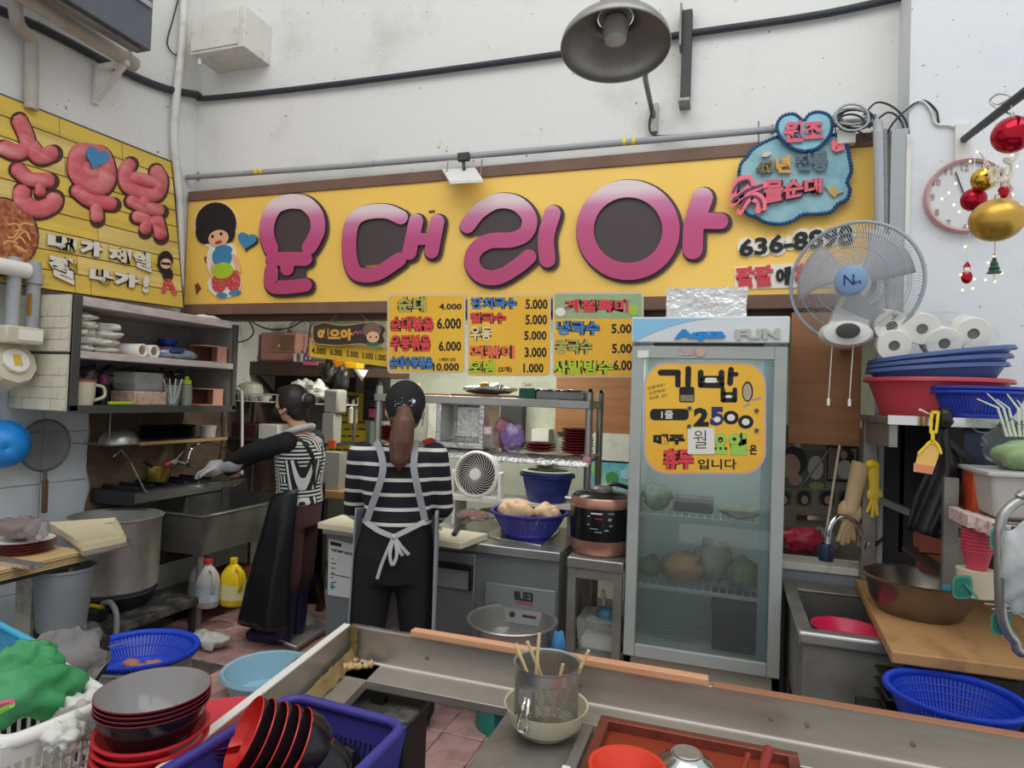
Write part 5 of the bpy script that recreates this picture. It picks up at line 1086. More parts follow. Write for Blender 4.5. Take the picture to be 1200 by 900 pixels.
c_=oy(293,471,YD+.14);MB().lathe([(.001,0),(.085,0),(.098,.03),(.098,.09),(.085,.13),(.04,.15),(.001,.152)],30,(c_.x,c_.y,zd+.004)).build('small_cooker',mat('mint_white','#b9bda6',.4),label='pale green domed food cover on the wire dish rack',cat='cover')
c_=oy(312,471,YD+.1)
for k,(x,lb)in enumerate(((303,'white bowl in front of the green cover'),(314,'white bowl right of the green cover'))):c_=oy(x,471,YD+.1);MB().lathe([(.03,0),(.055,.045),(.05,.045),(.025,.006),(.001,.006)],22,(c_.x,c_.y-.04,zd+.004)).build('rice_bowl','paper',label=lb,cat='bowl')
for k,(x,s_,lb)in enumerate(((352,.1,'white crumpled bag on the dish rack'),(372,.09,'white crumpled bag at the end of dish rack'))):c_=oy(x,462,YD+.12);MB().ell(Vector((c_.x,c_.y,zd+.1)),s_,.08,.075,18,12,.6,k+5,3.5).build('white_bag',mat('bag_white','#d0cfc6',.5,bump=.5,bscale=30),label=lb,cat='bag')
bx(266,496,301,515.5,YD+.05,.2).build('maroon_box',mat('maroon','#4a2526',.5),label='dark maroon box on lower board of dish rack',cat='box',bevel=.01)
bx(302,497,326,515.5,YD+.05,.2).build('white_box','white_paint',label='white box beside the maroon box on dish rack',cat='box',bevel=.008)
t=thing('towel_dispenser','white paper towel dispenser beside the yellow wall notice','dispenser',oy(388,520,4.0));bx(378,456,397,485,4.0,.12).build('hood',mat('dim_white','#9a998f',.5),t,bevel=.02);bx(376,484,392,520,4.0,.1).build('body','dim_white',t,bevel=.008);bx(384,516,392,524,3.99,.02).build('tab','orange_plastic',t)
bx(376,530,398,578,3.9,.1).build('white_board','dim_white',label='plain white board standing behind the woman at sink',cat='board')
t=thing('steel_canister','steel canister standing behind the woman at sink','canister',oy(369,565,3.8));c_=oy(369,562,3.85);MB().lathe([(.05,0),(.052,.12),(.04,.13),(.001,.135)],24,c_,cap=True).build('body','steel',t);MB().ell(c_+Vector((0,0,.14)),.012,.012,.012,10,8).build('knob','black_plastic',t)
t=thing('back_bench','plain wooden bench board below the yellow wall notice','bench',oy(420,590,3.95));bx(375,577,434,585,3.85,.5).build('board','wood_board',t)
for x in(378,431):p_=oy(x,586,3.9);MB().box(p_.x-.02,p_.x+.02,3.9,3.94,0,p_.z).build('leg','dark_brown',t)
t=thing('yellow_notice','yellow handwritten notice sheet on the recess wall','notice',oy(407,560,4.6));NPn=PY(4.6)
MB().poly(((384,456),(430,462),(428,556),(400,562),(399,532),(382,530)),NPn,-.01,0).build('sheet',mat('notice_yellow','#c2ae2a',.7),t)
MB().text('어묵탕',rect(391,463,421,478),NPn,0,.004,.1).build('heading','navy_plastic',t)
random.seed(8)
for k in range(9):
 x=386+(16 if k>6 else 0);y=486+8*k
 while x<422:w_=random.uniform(4,9);MB().poly(((x,y),(x+w_,y+.4),(x+w_,y+2),(x,y+1.6)),NPn,0,.003).build('writing','ink',t);x+=w_+2.5
bx(378,400,392,500,4.75,.05).build('dark_post','dark_gray',label='dark wall post behind the yellow notice',cat='post')
t=thing('small_fridge','pale green metal locker right of the yellow notice','locker',oy(438,600,4.55));bx(429,494,452,600,4.55,.4).build('body',mat('locker_green','#93a095',.5),t,bevel=.008)
t=thing('dark_case','black tape case with pink sticker above the green locker','case',oy(435,494,4.55));bx(425,425,444,493,4.55,.2).build('body','black_iron',t);bx(432,477,441,489,4.545,.004).build('sticker',mat('sticker_pink','#b24a6e',.5),t)
for k in range(4):bx(427,430+13*k,443,440+13*k,4.545,.006).build('drawer','dark_gray',t)
c_=oy(413,497,4.4);MB().lathe([(.02,0),(.035,.01),(.035,.12),(.012,.15),(.012,.19)],20,c_,cap=True).build('sauce_bottle','cream_plastic',label='cream sauce bottle in front of the yellow notice',cat='bottle')
# -- steel rack behind the counter
YK,YK2=3.78,4.12
t=thing('steel_rack','steel tube rack with foil covered shelf behind the counter','rack',oy(565,600,YK))
xk0,xk1=xz(443,500,YK)[0],xz(690,500,YK)[0];zk=oy(565,469,YK).z;zk2=oy(600,531,YK).z
for x_ in(xk0,xk1):
 for y_ in(YK,YK2):MB().cyl((x_,y_,0),(x_,y_,zk+.07),.022).build('post','steel',t);MB().lathe([(.02,0),(.012,.02),(.001,.024)],14,(x_,y_,zk+.07)).build('post_cap','black_plastic',t)
MB().box(xk0-.02,xk1+.01,YK-.03,YK2+.02,zk-.03,zk+.02).build('top_shelf','steel',t,bevel=.004)
xf0=xz(505,531,YK)[0]
MB().grid(lambda u,v:(xf0+(xk1-xf0+.02)*u,YK-.05+.36*v-(.02 if v==0 else 0),zk2+.01*noise.noise(Vector((u*14,v*5,0)))-(.05+.012*noise.noise(Vector((u*22,0,3)))if v==0 else 0)),40,8).build('foil_shelf','foil',t,solid=.004,ang=80)
MB().box(xf0,xk1,YK,YK2,zk2-.03,zk2-.008).build('middle_shelf','steel_dull',t)
MB().cyl((xk1-.02,YK-.02,zk2-.015),(xk1+.025,YK-.02,zk2-.015),.024).build('tie',mat('tie_pink','#c98a96',.5),t)
ZT2=zk+.02
def flat(name,label,cat,px0,px1,Y,dep,h,m_,z0_=None,**k_):
 return MB().box(xz(px0,460,Y)[0],xz(px1,460,Y)[0],Y,Y+dep,z0_ or ZT2,(z0_ or ZT2)+h).build(name,m_,label=label,cat=cat,**k_)
flat('flat_tray','thin brown tray lying on the top of steel rack','tray',528,602,YK-.01,.28,.018,'kraft',bevel=.004)
MB().ell(Vector((xz(568,450,YK)[0],YK+.1,ZT2+.056)),.17,.11,.037,24,12,.45,6,3).build('foil_bundle','foil',label='crumpled foil bundle with bread on the flat tray',cat='foil')
MB().ell(Vector((xz(567,445,YK)[0],YK+.02,ZT2+.078)),.035,.03,.02,14,8,.1).build('bread_roll',mat('bread','#c79a5a',.7),label='small round bread roll on the crumpled foil',cat='bread')
flat('green_card_box','small dark green box with white print on steel rack','box',608,627,YK-.01,.1,.065,mat('card_green','#2f6a52',.5),bevel=.003)
MB().text('Caffe',rect(611,449,624,453),PY(YK-.011),0,.002,.02).build('box_print','paper',bpy.data.objects['green_card_box'])
flat('foil_pan','grey lidded pan with foil lid on the rack top','pan',628,684,YK,.26,.05,'gray_plastic',bevel=.008)
MB().grid(lambda u,v:(xz(626,450,YK)[0]+.28*u,YK-.01+.28*v,ZT2+.058+.012*noise.noise(Vector((u*12,v*12,4)))),26,20).build('foil_sheet','foil',label='crinkled foil sheet covering the grey lidded pan',cat='foil',solid=.003)
for k,(x,m_,lb,h)in enumerate(((459,'paper','white paper cup on the rack top above the cap',.075),(467,'cream_plastic','cream cup beside the white paper cup on rack top',.055),(480,'cream_plastic','wide cream cup at right of the cups on rack top',.08))):MB().lathe([(.026,0),(.032,h),(.028,h),(.022,.005),(.001,.005)],20,(xz(x,455,YK)[0],YK+.08,ZT2)).build('cup',m_,label=lb,cat='cup')
flat('orange_board','thin orange board lying behind the cups on the rack top','board',488,527,YK,.26,.012,mat('board_orange','#c98a62',.6))
ZF=zk2+.012
t=thing('foil_box','open foam box lined with foil on the foil covered shelf','box',oy(540,526,YK))
fx0,fx1=xz(512,500,YK)[0],xz(568,500,YK)[0];fz0,fz1=ZF,ZF+(fx1-fx0)*.98;w_=.035
MB().box(fx0,fx1,YK-.02,YK+.28,fz0,fz0+w_).build('bottom_wall','foil',t,bevel=.006);MB().box(fx0,fx1,YK-.02,YK+.28,fz1-w_,fz1).build('top_wall','foil',t,bevel=.006)
MB().box(fx0,fx0+w_,YK-.02,YK+.28,fz0+w_,fz1-w_).build('side_wall','foil',t,bevel=.006);MB().box(fx1-w_,fx1,YK-.02,YK+.28,fz0+w_,fz1-w_).build('side_wall','foil',t,bevel=.006)
MB().box(fx0+w_,fx1-w_,YK+.2,YK+.28,fz0+w_,fz1-w_).build('back_wall','foil',t)
MB().box(fx0+w_+.03,fx1-w_-.01,YK+.15,YK+.2,fz0+w_+.02,fz1-w_-.02).build('inner_lid','foil',t,bevel=.012)
for k,(x,rx,rz_,m_,lb)in enumerate(((583,.07,.1,mat('pack_pink','#c98a9a',.3,h2='#8a3a4a',scale=16),'pink striped snack bag on the foil shelf'),(600,.075,.085,mat('pack_violet','#7a5fa0',.25,h2='#cfc4d8',scale=12),'purple plastic pouch on the foil shelf'),(573,.075,.06,'thin_bag','clear bag of white cups on the foil shelf'))):MB().ell(Vector((xz(x,500,YK)[0],YK+(.12 if k==0 else .03),ZF+rz_)),rx,.06,rz_,18,14,.35,k+3,3).build('snack_bag',m_,label=lb,cat='bag')
bx(567,500,576,509,YK-.06,.01).build('price_card',mat('card_pink','#e3c8cf',.5,h2='#c84a6a',scale=40),label='small pink price card in front of the snack bags',cat='card')
random.seed(17)
mat('plate_wine','#7d1f26',.35)
PL=[(.001,0),(.055,0),(.058,.004),(.095,.018),(.1,.017),(.097,.012),(.06,-.003),(.001,-.005)]
pile('wine_plate','','plate',xz(629,520,YK)[0],YK+.06,ZF+.006,3,.018,PL,'plate_wine','dark red plates on the foil shelf',lambda k,n:'%s dark red plate in the short stack of three'%nth(k,n))
pile('wine_plate','','plate',xz(672,520,YK)[0],YK+.1,ZF+.006,9,.0165,PL,'plate_wine','dark red plates on the foil shelf',lambda k,n:'%s dark red plate in the tall stack near rack post'%nth(k,n))
ZP=oy(452,516,YK+.15).z
pile('wine_plate','','plate',xz(460,520,YK+.18)[0],YK+.18,ZP,6,.017,PL,'plate_wine','dark red plates on the low shelf',lambda k,n:'%s dark red plate in the stack left of ponytail'%nth(k,n))
MB().box(xk0,xz(500,520,YK)[0],YK+.02,YK2,ZP-.03,ZP-.006).build('low_shelf','steel_dull',bpy.data.objects['steel_rack'])
MB().lathe([(.05,0),(.055,.02),(.02,.035),(.001,.04)],24,(xz(497,512,YK)[0],YK+.1,ZP+.0),cap=True).build('red_pot_cover','red_plastic',label='round red lid right of the ponytail on low shelf',cat='lid')
bx(650,440,745,508,5.05,.05).build('plywood_sheet','plywood',label='tan plywood panel on recess wall behind the plate stacks',cat='panel')
bx(692,508,742,542,5.04,.06).build('pale_board','white_paint',label='white panel below the plywood behind rice cooker',cat='panel')
t=thing('sticker_film','blue and green patterned film below the white panel','film',oy(715,580,5.04));bx(690,540,742,585,5.04,.06).build('film',mat('film_blue','#5fb0c4',.5,h2='#cfe0c0',scale=9,amt=.5),t)
for k,(x,y,r_,c)in enumerate(((700,550,.045,'#9fc45a'),(717,560,.05,'#4f9a58'),(733,556,.04,'#a8cfe0'),(708,572,.035,'#d8e0b0'))):MB(Matrix.Translation(oy(x,y,5.04))@Matrix.Rotation(RAD(90),4,'X')).lathe([(r_,0),(r_,.004),(.001,.005)],20).build('dot',mat('film_dot%d'%k,c,.5),t)
bx(500,470,520,540,5.03,.07).build('pale_post','white_paint',label='pale post behind the foil shelf left of foil box',cat='post')
bx(622,503,643,545,4.95,.15).build('wall_cabinet','white_paint',label='white wall cabinet behind the short plate stack',cat='cabinet')
bx(585,470,612,520,4.98,.12).build('dark_bottle_case','dark_gray',label='dark case behind the purple pouch',cat='case')
# -- counter with built in refrigerator
X0,X1,Y0,Y1,ZC=-2.13,-.762,3.1,3.72,.8
t=thing('fridge_counter','grey refrigerated counter with steel worktop behind women','counter',(X0,Y0,0))
mat('counter_gray','#7d8081',.4,.35,h2='#717475',scale=4)
MB().box(X0+.03,X1-.01,Y0+.03,Y1,.08,ZC-.04).build('body','counter_gray',t);MB().box(X0,X1,Y0,Y1,ZC-.045,ZC).build('worktop','steel',t,bevel=.006)
def fx(px,py,z=None):return oy(px,py,Y0+.02)
d0,d1=fx(500,640).x,fx(558,660).x
MB().box(d0,d1,Y0+.005,Y0+.03,.12,ZC-.06).build('door','counter_gray',t,bevel=.005)
h0,h1=fx(512,660),fx(553,690);MB().box(h0.x,h1.x,Y0-.008,Y0+.006,h1.z,h0.z).build('handle_recess',mat('recess_gray','#8f9393',.4,.3),t)
MB().box(h0.x-.01,h1.x+.012,Y0-.022,Y0+.004,h0.z-.01,h0.z+.02).build('door_handle','black_plastic',t,bevel=.004);MB().box(h1.x-.005,h1.x+.012,Y0-.022,Y0+.004,h1.z,h0.z).build('door_handle','black_plastic',t,bevel=.004)
MB().box(fx(569,690).x,X1-.02,Y0+.012,Y0+.03,.12,fx(600,686).z).build('machine_panel',mat('panel_gray','#8a8d8d',.4,.35),t,bevel=.004)
LP_=PY(Y0+.012)
MB().text('8LIE3',((602,692),(624,695),(625,706),(603,703)),LP_,0,.004,.03).build('badge','ink',t);MB().poly(((606,705),(625,708),(625,709.5),(606,706.5)),LP_,0,.004).build('badge_line','red_plastic',t)
MB().poly(((590,711),(635,718),(635,735),(590,728)),LP_,0,.003).build('control_plate',mat('plate_silver','#a7a9a8',.4,.4),t)
MB().oval(600,720,3.5,3.5,LP_,.003,.006).build('dial','dark_gray',t);MB().poly(((612,720),(628,722.5),(628,725.5),(612,723)),LP_,.003,.005).build('display',mat('display_red','#5a1f20',.3),t)
PN=PY(Y0+.029)
o=MB().poly(((385,631),(419,639),(416,702),(384,697)),PN,0,.003).build('energy_label',mat('label_white','#c9ccca',.5),t,label='printed white energy label')
MB().poly(((387,634),(400,637),(400,641),(387,638.5)),PN,.003,.004).build('print_block','ink',o);MB().text('냉장냉동',((388,642.5),(417,649),(417,652),(388,645.5)),PN,.003,.004,.05).build('print_line','ink',o)
for k in range(7):y=654+5.5*k;MB().poly(((388,y),(391+(k*7)%4,y+.5),(391+(k*7)%4,y+1.6),(388,y+1.2)),PN,.003,.004).build('print_mark','dark_gray',o)
MB().poly(((387,672),(416,678),(416,679),(387,673)),PN,.003,.004).build('print_line','ink',o);MB().poly(((387,683),(391,684),(391,691),(387,690)),PN,.003,.004).build('print_icon',mat('icon_cyan','#4aa5c4',.5),o)
for x_ in(X0+.08,X1-.08):MB().cyl((x_,Y0+.1,0),(x_,Y0+.1,.08),.02).build('foot','black_plastic',t)
cb=[oz(x,y,.835)for x,y in((372,612),(540,636),(572,625),(400,603))]
MB().hexa([Vector((p.x,p.y,.8005))for p in cb],[Vector((p.x,p.y,.835))for p in cb]).build('cutting_board',mat('board_white','#d6cfb4',.5,h2='#c8c0a2',scale=5),label='long thick cream cutting board on the refrigerated counter',cat='cutting board',bevel=.005)
o=thing('kitchen_knife','knife with black handle on the cream cutting board','knife',oz(534,622,.836));MB().bar(oz(532,626,.846),oz(540,614,.846),.025,.018).build('handle','black_plastic',o,bevel=.005);MB().bar(oz(540,614,.842),oz(556,608,.842),.04,.003).build('blade','steel',o)
random.seed(4)
o=thing('meat_pack','crinkled plastic pack of red meat at the board end','packet',oz(552,610,.836))
c_=oz(553,612,.84);MB().ell(c_+Vector((0,.06,.03)),.11,.08,.03,20,10,.4,2).build('bag','thin_bag',o)
for k in range(5):MB().ell(c_+Vector((-.06+.03*k,.04+.012*(k%3),.03)),.025,.02,.014,10,8,.3,k).build('meat_slice',mat('meat_red','#b8443c',.4),o)
MB().bar(oz(556,601,.84)+Vector((0,.1,0)),oz(585,598,.84)+Vector((0,.12,0)),.02,.02).build('rolling_stick','kraft',label='short wooden stick behind the meat pack',cat='stick')
ct_=[oz(x,y,.808)for x,y in((566,628),(634,640),(657,622),(597,614))]
MB().hexa([Vector((p.x,p.y,.8005))for p in ct_],[Vector((p.x,p.y,.812))for p in ct_]).build('steel_tray','steel_bright',label='flat steel tray under the purple colander of chickens',cat='tray',bevel=.003)
def colander(name,label,cat,c,r0,r1,h,m_,rim=.012,n=72,rows=1,sx=1,sy=1,grp=None,M=None,slots=True,t0=.18,t1=.86):
 """plastic colander: solid base and rim, the wall between is real ribs with open slots"""
 o=thing(name,label,cat,c,grp);c=Vector(c)
 def pt(u,v,e=0):r_=r0+(r1-r0)*v**.75+e;return c+Vector((r_*math.cos(u)*sx,r_*math.sin(u)*sy,h*v))
 prof=[(.001,.003),(r0,0)]+[(r0+(r1-r0)*v**.75,h*v)for v in(t0*.5,t0)]
 MB().lathe(prof,40,c,sx,sy).build('base',m_,o,solid=.003)
 top=[(r0+(r1-r0)*v**.75,h*v)for v in(t1,1)]+[(r1+rim,h+.002),(r1+rim*1.3,h-.008)]
 MB().lathe(top,48,c,sx,sy).build('rim',m_,o,solid=.0035)
 ribs=MB()
 for k in range(n):
  a_,b_=2*math.pi*k/n,2*math.pi*(k+.72)/n
  vs=[t0+(t1-t0)*j/4 for j in range(5)]
  ribs.add([pt(u,v,e)for v in vs for u,e in((a_,0),(b_,0),(b_,.003),(a_,.003))],[(4*j+i,4*j+(i+1)%4,4*j+4+(i+1)%4,4*j+4+i)for j in range(4)for i in range(4)])
 ribs.build('slotted_wall',m_,o,kind='stuff')
 for q in range(1,rows):MB().tube([pt(2*math.pi*k/48,t0+(t1-t0)*q/rows)for k in range(48)],.0025,5,closed=True).build('hoop',m_,o)
 return o
cc_=oz(611,632,.813);cc_=Vector((cc_.x,cc_.y+.13,.813))
colander('purple_colander','purple blue colander holding whole chickens on the steel tray','colander',cc_,.12,.2,.13,mat('violet_blue','#3c3d9c',.35),rows=2)
mat('chicken','#d3b48c',.55,h2='#bb8f64',scale=9,amt=.5,sss=.1)
for k,(dx,dy,rx,ry,rz_,lb)in enumerate(((-.07,0,.1,.085,.065,'largest pale whole chicken in the purple colander'),(.1,.01,.075,.07,.055,'smaller pale whole chicken at right in purple colander'),(-.14,.03,.05,.05,.05,'pale chicken piece at left rim of purple colander'))):
 o=thing('chicken',lb,'chicken',cc_+Vector((dx,dy,.08)),'chickens in the colander');MB().ell(cc_+Vector((dx,dy,.12)),rx,ry,rz_,24,16,.25,k+1,2).build('body','chicken',o)
 if k<2:MB().ell(cc_+Vector((dx+rx*.7,dy-ry*.5,.13)),rx*.4,ry*.35,rz_*.5,14,10,.2,k+4).build('leg','chicken',o);MB().ell(cc_+Vector((dx-rx*.6,dy-ry*.6,.13)),rx*.35,ry*.3,rz_*.45,14,10,.2,k+9).build('wing','chicken',o)
ZW=oy(600,584,3.58).z
t=thing('white_stand','low white board stand at the back of the refrigerated counter','stand',oy(600,600,3.58));xw0,xw1=xz(532,580,3.55)[0],xz(674,580,3.55)[0]
MB().box(xw0,xw1,3.46,3.72,ZW-.018,ZW).build('board','white_paint',t)
for x_ in(xw0+.02,xw1-.02):MB().box(x_-.01,x_+.01,3.5,3.68,ZC,ZW-.018).build('leg','white_paint',t)
t=thing('box_fan','small round white table fan on the low white stand','fan',oy(560,582,3.5))
fc=oy(559,556,3.52);fr=.125
BM=Matrix.Translation(fc)@Matrix.Rotation(RAD(90),4,'X')@Matrix.Rotation(RAD(-8),4,'X')
MB(BM).lathe([(fr*.98,-.05),(fr*1.08,-.05),(fr*1.1,.02),(fr*1.02,.035),(fr*.96,.03)],44).build('shroud','white_plastic',t)
MB(BM).lathe([(.001,.042),(fr*.26,.04),(fr*.28,.03)],24).build('hub','white_plastic',t)
for k in range(28):
 pts=[(fr*(.25+.74*j/5)*math.cos(2*math.pi*k/28+1.1*j/5),fr*(.25+.74*j/5)*math.sin(2*math.pi*k/28+1.1*j/5),.034)for j in range(6)]
 MB(BM).tube(pts,.0018,4,cap=False).build('grille_vane','white_plastic',t)
MB(BM).lathe([(.001,-.03),(fr,-.03)],30).build('back_plate','black_plastic',t)
MB().box(fc.x-.14,fc.x+.14,3.48,3.62,ZW,ZW+.015).build('base','white_plastic',t,bevel=.004)
for s_ in(-1,1):MB().bar((fc.x+s_*.145,3.54,ZW),(fc.x+s_*.145,3.53,fc.z+.02),.07,.018,(1,0,0)).build('side_arm','white_plastic',t,bevel=.004)
tb=oy(637,592,3.52);tb=Vector((tb.x,3.58,ZW))
for k,(z_,lb)in enumerate(((0,'lower navy blue tub on the low white stand'),(.012,'upper navy blue tub nested in another beside small fan'))):MB().lathe([(.001,.004),(.11,0),(.145,.14),(.16,.142),(.16,.15),(.14,.15),(.106,.01),(.001,.012)],40,tb+Vector((0,0,z_)),sy=.8).build('navy_tub','navy_plastic',label=lb,cat='tub',group='nested navy tubs')
MB().lathe([(.12,.166),(.145,.168),(.15,.175),(.12,.178)],36,tb,sy=.8).build('tub_ring',mat('ring_sage','#a3a893',.5),label='pale grey green ring lid on the navy tubs',cat='lid')
MB().ell(Vector((xz(606,570,3.45)[0],3.42,.86)),.08,.05,.085,18,12,.45,3,3).build('brown_bag',mat('bag_kraft','#8a6a50',.35,h2='#b39a86',scale=14),label='crumpled brown plastic bag in front of the navy tubs',cat='bag')
# -- rice cooker on its stand
rc=oz(696,653,.78);rc=Vector((rc.x,rc.y+.15,.78))
sx0_,sx1_=oz(661,660,.76).x,oz(728,668,.76).x
t=thing('cooker_stand','narrow steel stand with open shelf under the rice cooker','stand',(rc.x,rc.y,0))
MB().box(sx0_,sx1_,rc.y-.2,rc.y+.22,.73,.78).build('top','steel',t,bevel=.006)
for x_ in(sx0_+.025,sx1_-.025):
 for y_ in(rc.y-.17,rc.y+.19):MB().box(x_-.02,x_+.02,y_-.02,y_+.02,0,.73).build('leg','steel_dull',t)
MB().box(sx0_+.02,sx1_-.02,rc.y-.18,rc.y+.2,.29,.31).build('shelf','steel_dull',t);MB().box(sx0_+.02,sx1_-.02,rc.y-.185,rc.y-.165,.68,.73).build('apron_rail','steel_dull',t)
t=thing('rice_cooker','black rice cooker with copper coloured bands on the narrow stand','rice cooker',rc)
mat('copper_band','#b58572',.3,.6);mat('cooker_black','#17171a',.2)
RC=.155
MB().lathe([(.001,.004),(RC*.93,.004),(RC*.98,.02),(RC*1.0,.075)],48,rc).build('base_band','copper_band',t)
MB().lathe([(RC*1.0,.075),(RC*1.02,.13),(RC*1.01,.235)],48,rc).build('body','cooker_black',t)
MB().lathe([(RC*1.01,.235),(RC*1.02,.25),(RC*.99,.275),(RC*.95,.285)],48,rc).build('lid_band','copper_band',t)
MB().lathe([(RC*.95,.285),(RC*.8,.302),(RC*.4,.31),(.001,.312)],48,rc).build('lid','cooker_black',t)
MB().lathe([(.055,.31),(.055,.325),(.04,.338),(.001,.34)],30,rc+Vector((.01,-.03,0))).build('steam_cap','steel_dark',t);MB().tube(curve3([rc+Vector((.0,.02,.31)),rc+Vector((.06,.02,.345)),rc+Vector((.13,.04,.33))]),.011,8).build('lid_handle','black_plastic',t)
MB().cyl(rc+Vector((-RC*.95,-.02,.26)),rc+Vector((-RC*1.2,-.02,.262)),.008).build('side_latch','steel_bright',t)
fd=Vector((-rc.x,-rc.y,0)).normalized();sdv=Vector((-fd.y,fd.x,0))
def onc(a_,z_,e=.001):u=a_/RC;return rc+(fd*math.cos(u)+sdv*math.sin(u))*(RC*1.022+e)+Vector((0,0,z_))
for a_,z_,w2,h2,m_ in((-.02,.215,.028,.006,'paper'),(.05,.217,.016,.004,'gray_plastic'),(-.01,.19,.018,.004,'red_plastic'),(.045,.188,.008,.012,'gray_plastic'),(-.06,.2,.006,.006,'gray_plastic'),(.05,.158,.007,.006,'gray_plastic'),(-.03,.14,.02,.004,'gray_plastic'),(.03,.135,.01,.006,'gray_plastic'),(-.06,.16,.006,.006,'gray_plastic'),(-.01,.125,.018,.004,'gray_plastic')):
 MB().hexa([onc(a_-w2,z_-h2/2,-.004),onc(a_+w2,z_-h2/2,-.004),onc(a_+w2,z_+h2/2,-.004),onc(a_-w2,z_+h2/2,-.004)],[onc(a_-w2,z_-h2/2),onc(a_+w2,z_-h2/2),onc(a_+w2,z_+h2/2),onc(a_-w2,z_+h2/2)]).build('panel_mark',m_,t)
sb=Vector(((sx0_+sx1_)/2+.01,rc.y-.02,.31))
t=thing('ice_tub','square clear tub of salt with blue scoop on stand shelf','tub',sb)
MB().hexa([sb+Vector((-.09,-.1,.002)),sb+Vector((.09,-.1,.002)),sb+Vector((.09,.1,.002)),sb+Vector((-.09,.1,.002))],[sb+Vector((-.105,-.115,.15)),sb+Vector((.105,-.115,.15)),sb+Vector((.105,.115,.15)),sb+Vector((-.105,.115,.15))]).build('body','clear_plastic',t);MB().box(sb.x-.085,sb.x+.085,sb.y-.095,sb.y+.095,sb.z+.006,sb.z+.06).build('salt','paper',t,bevel=.01)
MB().ell(sb+Vector((.03,0,.15)),.06,.05,.05,18,12).build('scoop',mat('scoop_blue','#4a7890',.4),t);MB().cyl(sb+Vector((.01,.02,.18)),sb+Vector((.0,.03,.27)),.01).build('scoop_handle','cream_plastic',t)
bs=Vector((fx(608,740).x+.02,Y0-.16,.36))
MB().lathe([(.001,.0),(.15,0),(.19,.03),(.205,.14),(.216,.145),(.22,.14),(.2,.14),(.185,.04),(.001,.012)],44,bs).build('steel_basin','steel',label='shiny steel basin standing in front of refrigerated counter',cat='basin')
MB().lathe([(.16,0),(.14,.36)],20,(bs.x,bs.y,0),cap=True).build('plastic_stool','teal_plastic',label='teal round stool under the shiny steel basin',cat='stool')
MB().ell(bs+Vector((.235,-.03,.06)),.035,.03,.07,14,10,.4,2).build('blue_cloth',mat('cloth_blue','#3f7fae',.8),label='blue cloth hanging on the steel basin side',cat='cloth')
# -- glass door refrigerator
YF=3.15
RX0,RX1,RZ1,RH,RB=-.447,.253,1.965,1.842,.335
t=thing('display_fridge','tall grey glass door refrigerator with yellow poster on its door','refrigerator',(-.1,YF,0))
mat('fridge_gray','#a9aea9',.45,h2='#9aa09b',scale=4);mat('fridge_inner','#b9c6c0',.4);mat('fridge_white','#d7dbdc',.35)
YB2=3.66;fwid=.055
MB().box(RX0,RX0+.03,YF+.05,YB2,.1,RZ1).build('side_panel','fridge_gray',t);MB().box(RX1-.03,RX1,YF+.05,YB2,.1,RZ1).build('side_panel','fridge_gray',t)
MB().box(RX0+.03,RX1-.03,YB2-.03,YB2,.1,RZ1).build('back_panel','fridge_inner',t);MB().box(RX0+.03,RX1-.03,YF+.05,YB2-.03,RH-.01,RZ1).build('top_panel','fridge_inner',t)
MB().box(RX0,RX1,YF+.05,YB2,.1,RB+.02).build('machine_base',mat('plinth_beige','#b5b09c',.6),t);MB().box(RX0+.03,RX1-.03,YF+.05,YB2-.03,RB+.02,RB+.04).build('inner_floor','fridge_inner',t)
MB().box(RX0+.03,RX0+.036,YF+.06,YB2-.03,RB+.04,RH-.02).build('inner_side','fridge_inner',t);MB().box(RX1-.036,RX1-.03,YF+.06,YB2-.03,RB+.04,RH-.02).build('inner_side','fridge_inner',t)
for x_ in(RX0+.06,RX1-.06):MB().cyl((x_,YF+.1,0),(x_,YF+.1,.1),.025).build('foot','black_plastic',t)
hd_=MB().box(RX0-.005,RX1+.005,YF-.012,YF+.05,RH,RZ1).build('header','fridge_white',t,bevel=.006)
FP=PY(YF-.012)
MB().poly([(742,373.5),(800,373),(836,373)]+[(836-94*u,373+24*u**1.9+4*u)for u in[k/10 for k in range(1,11)]],FP,0,.002).build('header_wave',mat('wave_blue','#8cc4e2',.4),hd_)
MB().text('Aqua',((790,386),(850,385),(850,399),(790,400)),FP,.002,.012,.07).build('lettering',mat('aqua_blue','#1f86d0',.4),hd_);MB().text('FUN',((862,386),(914,384.5),(914,397),(863,398)),FP,.002,.012,.05).build('lettering',mat('letter_silver','#b9b6b0',.5),hd_)
MB().box(RX0+.1,RX1-.1,YF+.02,YF+.04,RH-.02,RH).build('gap_strip','dark_gray',t)
MB().box(RX0,RX0+fwid,YF,YF+.04,RB,RH-.015).build('door_stile','fridge_gray',t,bevel=.004);MB().box(RX1-fwid,RX1,YF,YF+.04,RB,RH-.015).build('door_stile','fridge_gray',t,bevel=.004)
MB().box(RX0+fwid,RX1-fwid,YF,YF+.04,RB,RB+.06).build('door_rail','fridge_gray',t,bevel=.004);MB().box(RX0+fwid,RX1-fwid,YF,YF+.04,RH-.075,RH-.015).build('door_rail','fridge_gray',t,bevel=.004)
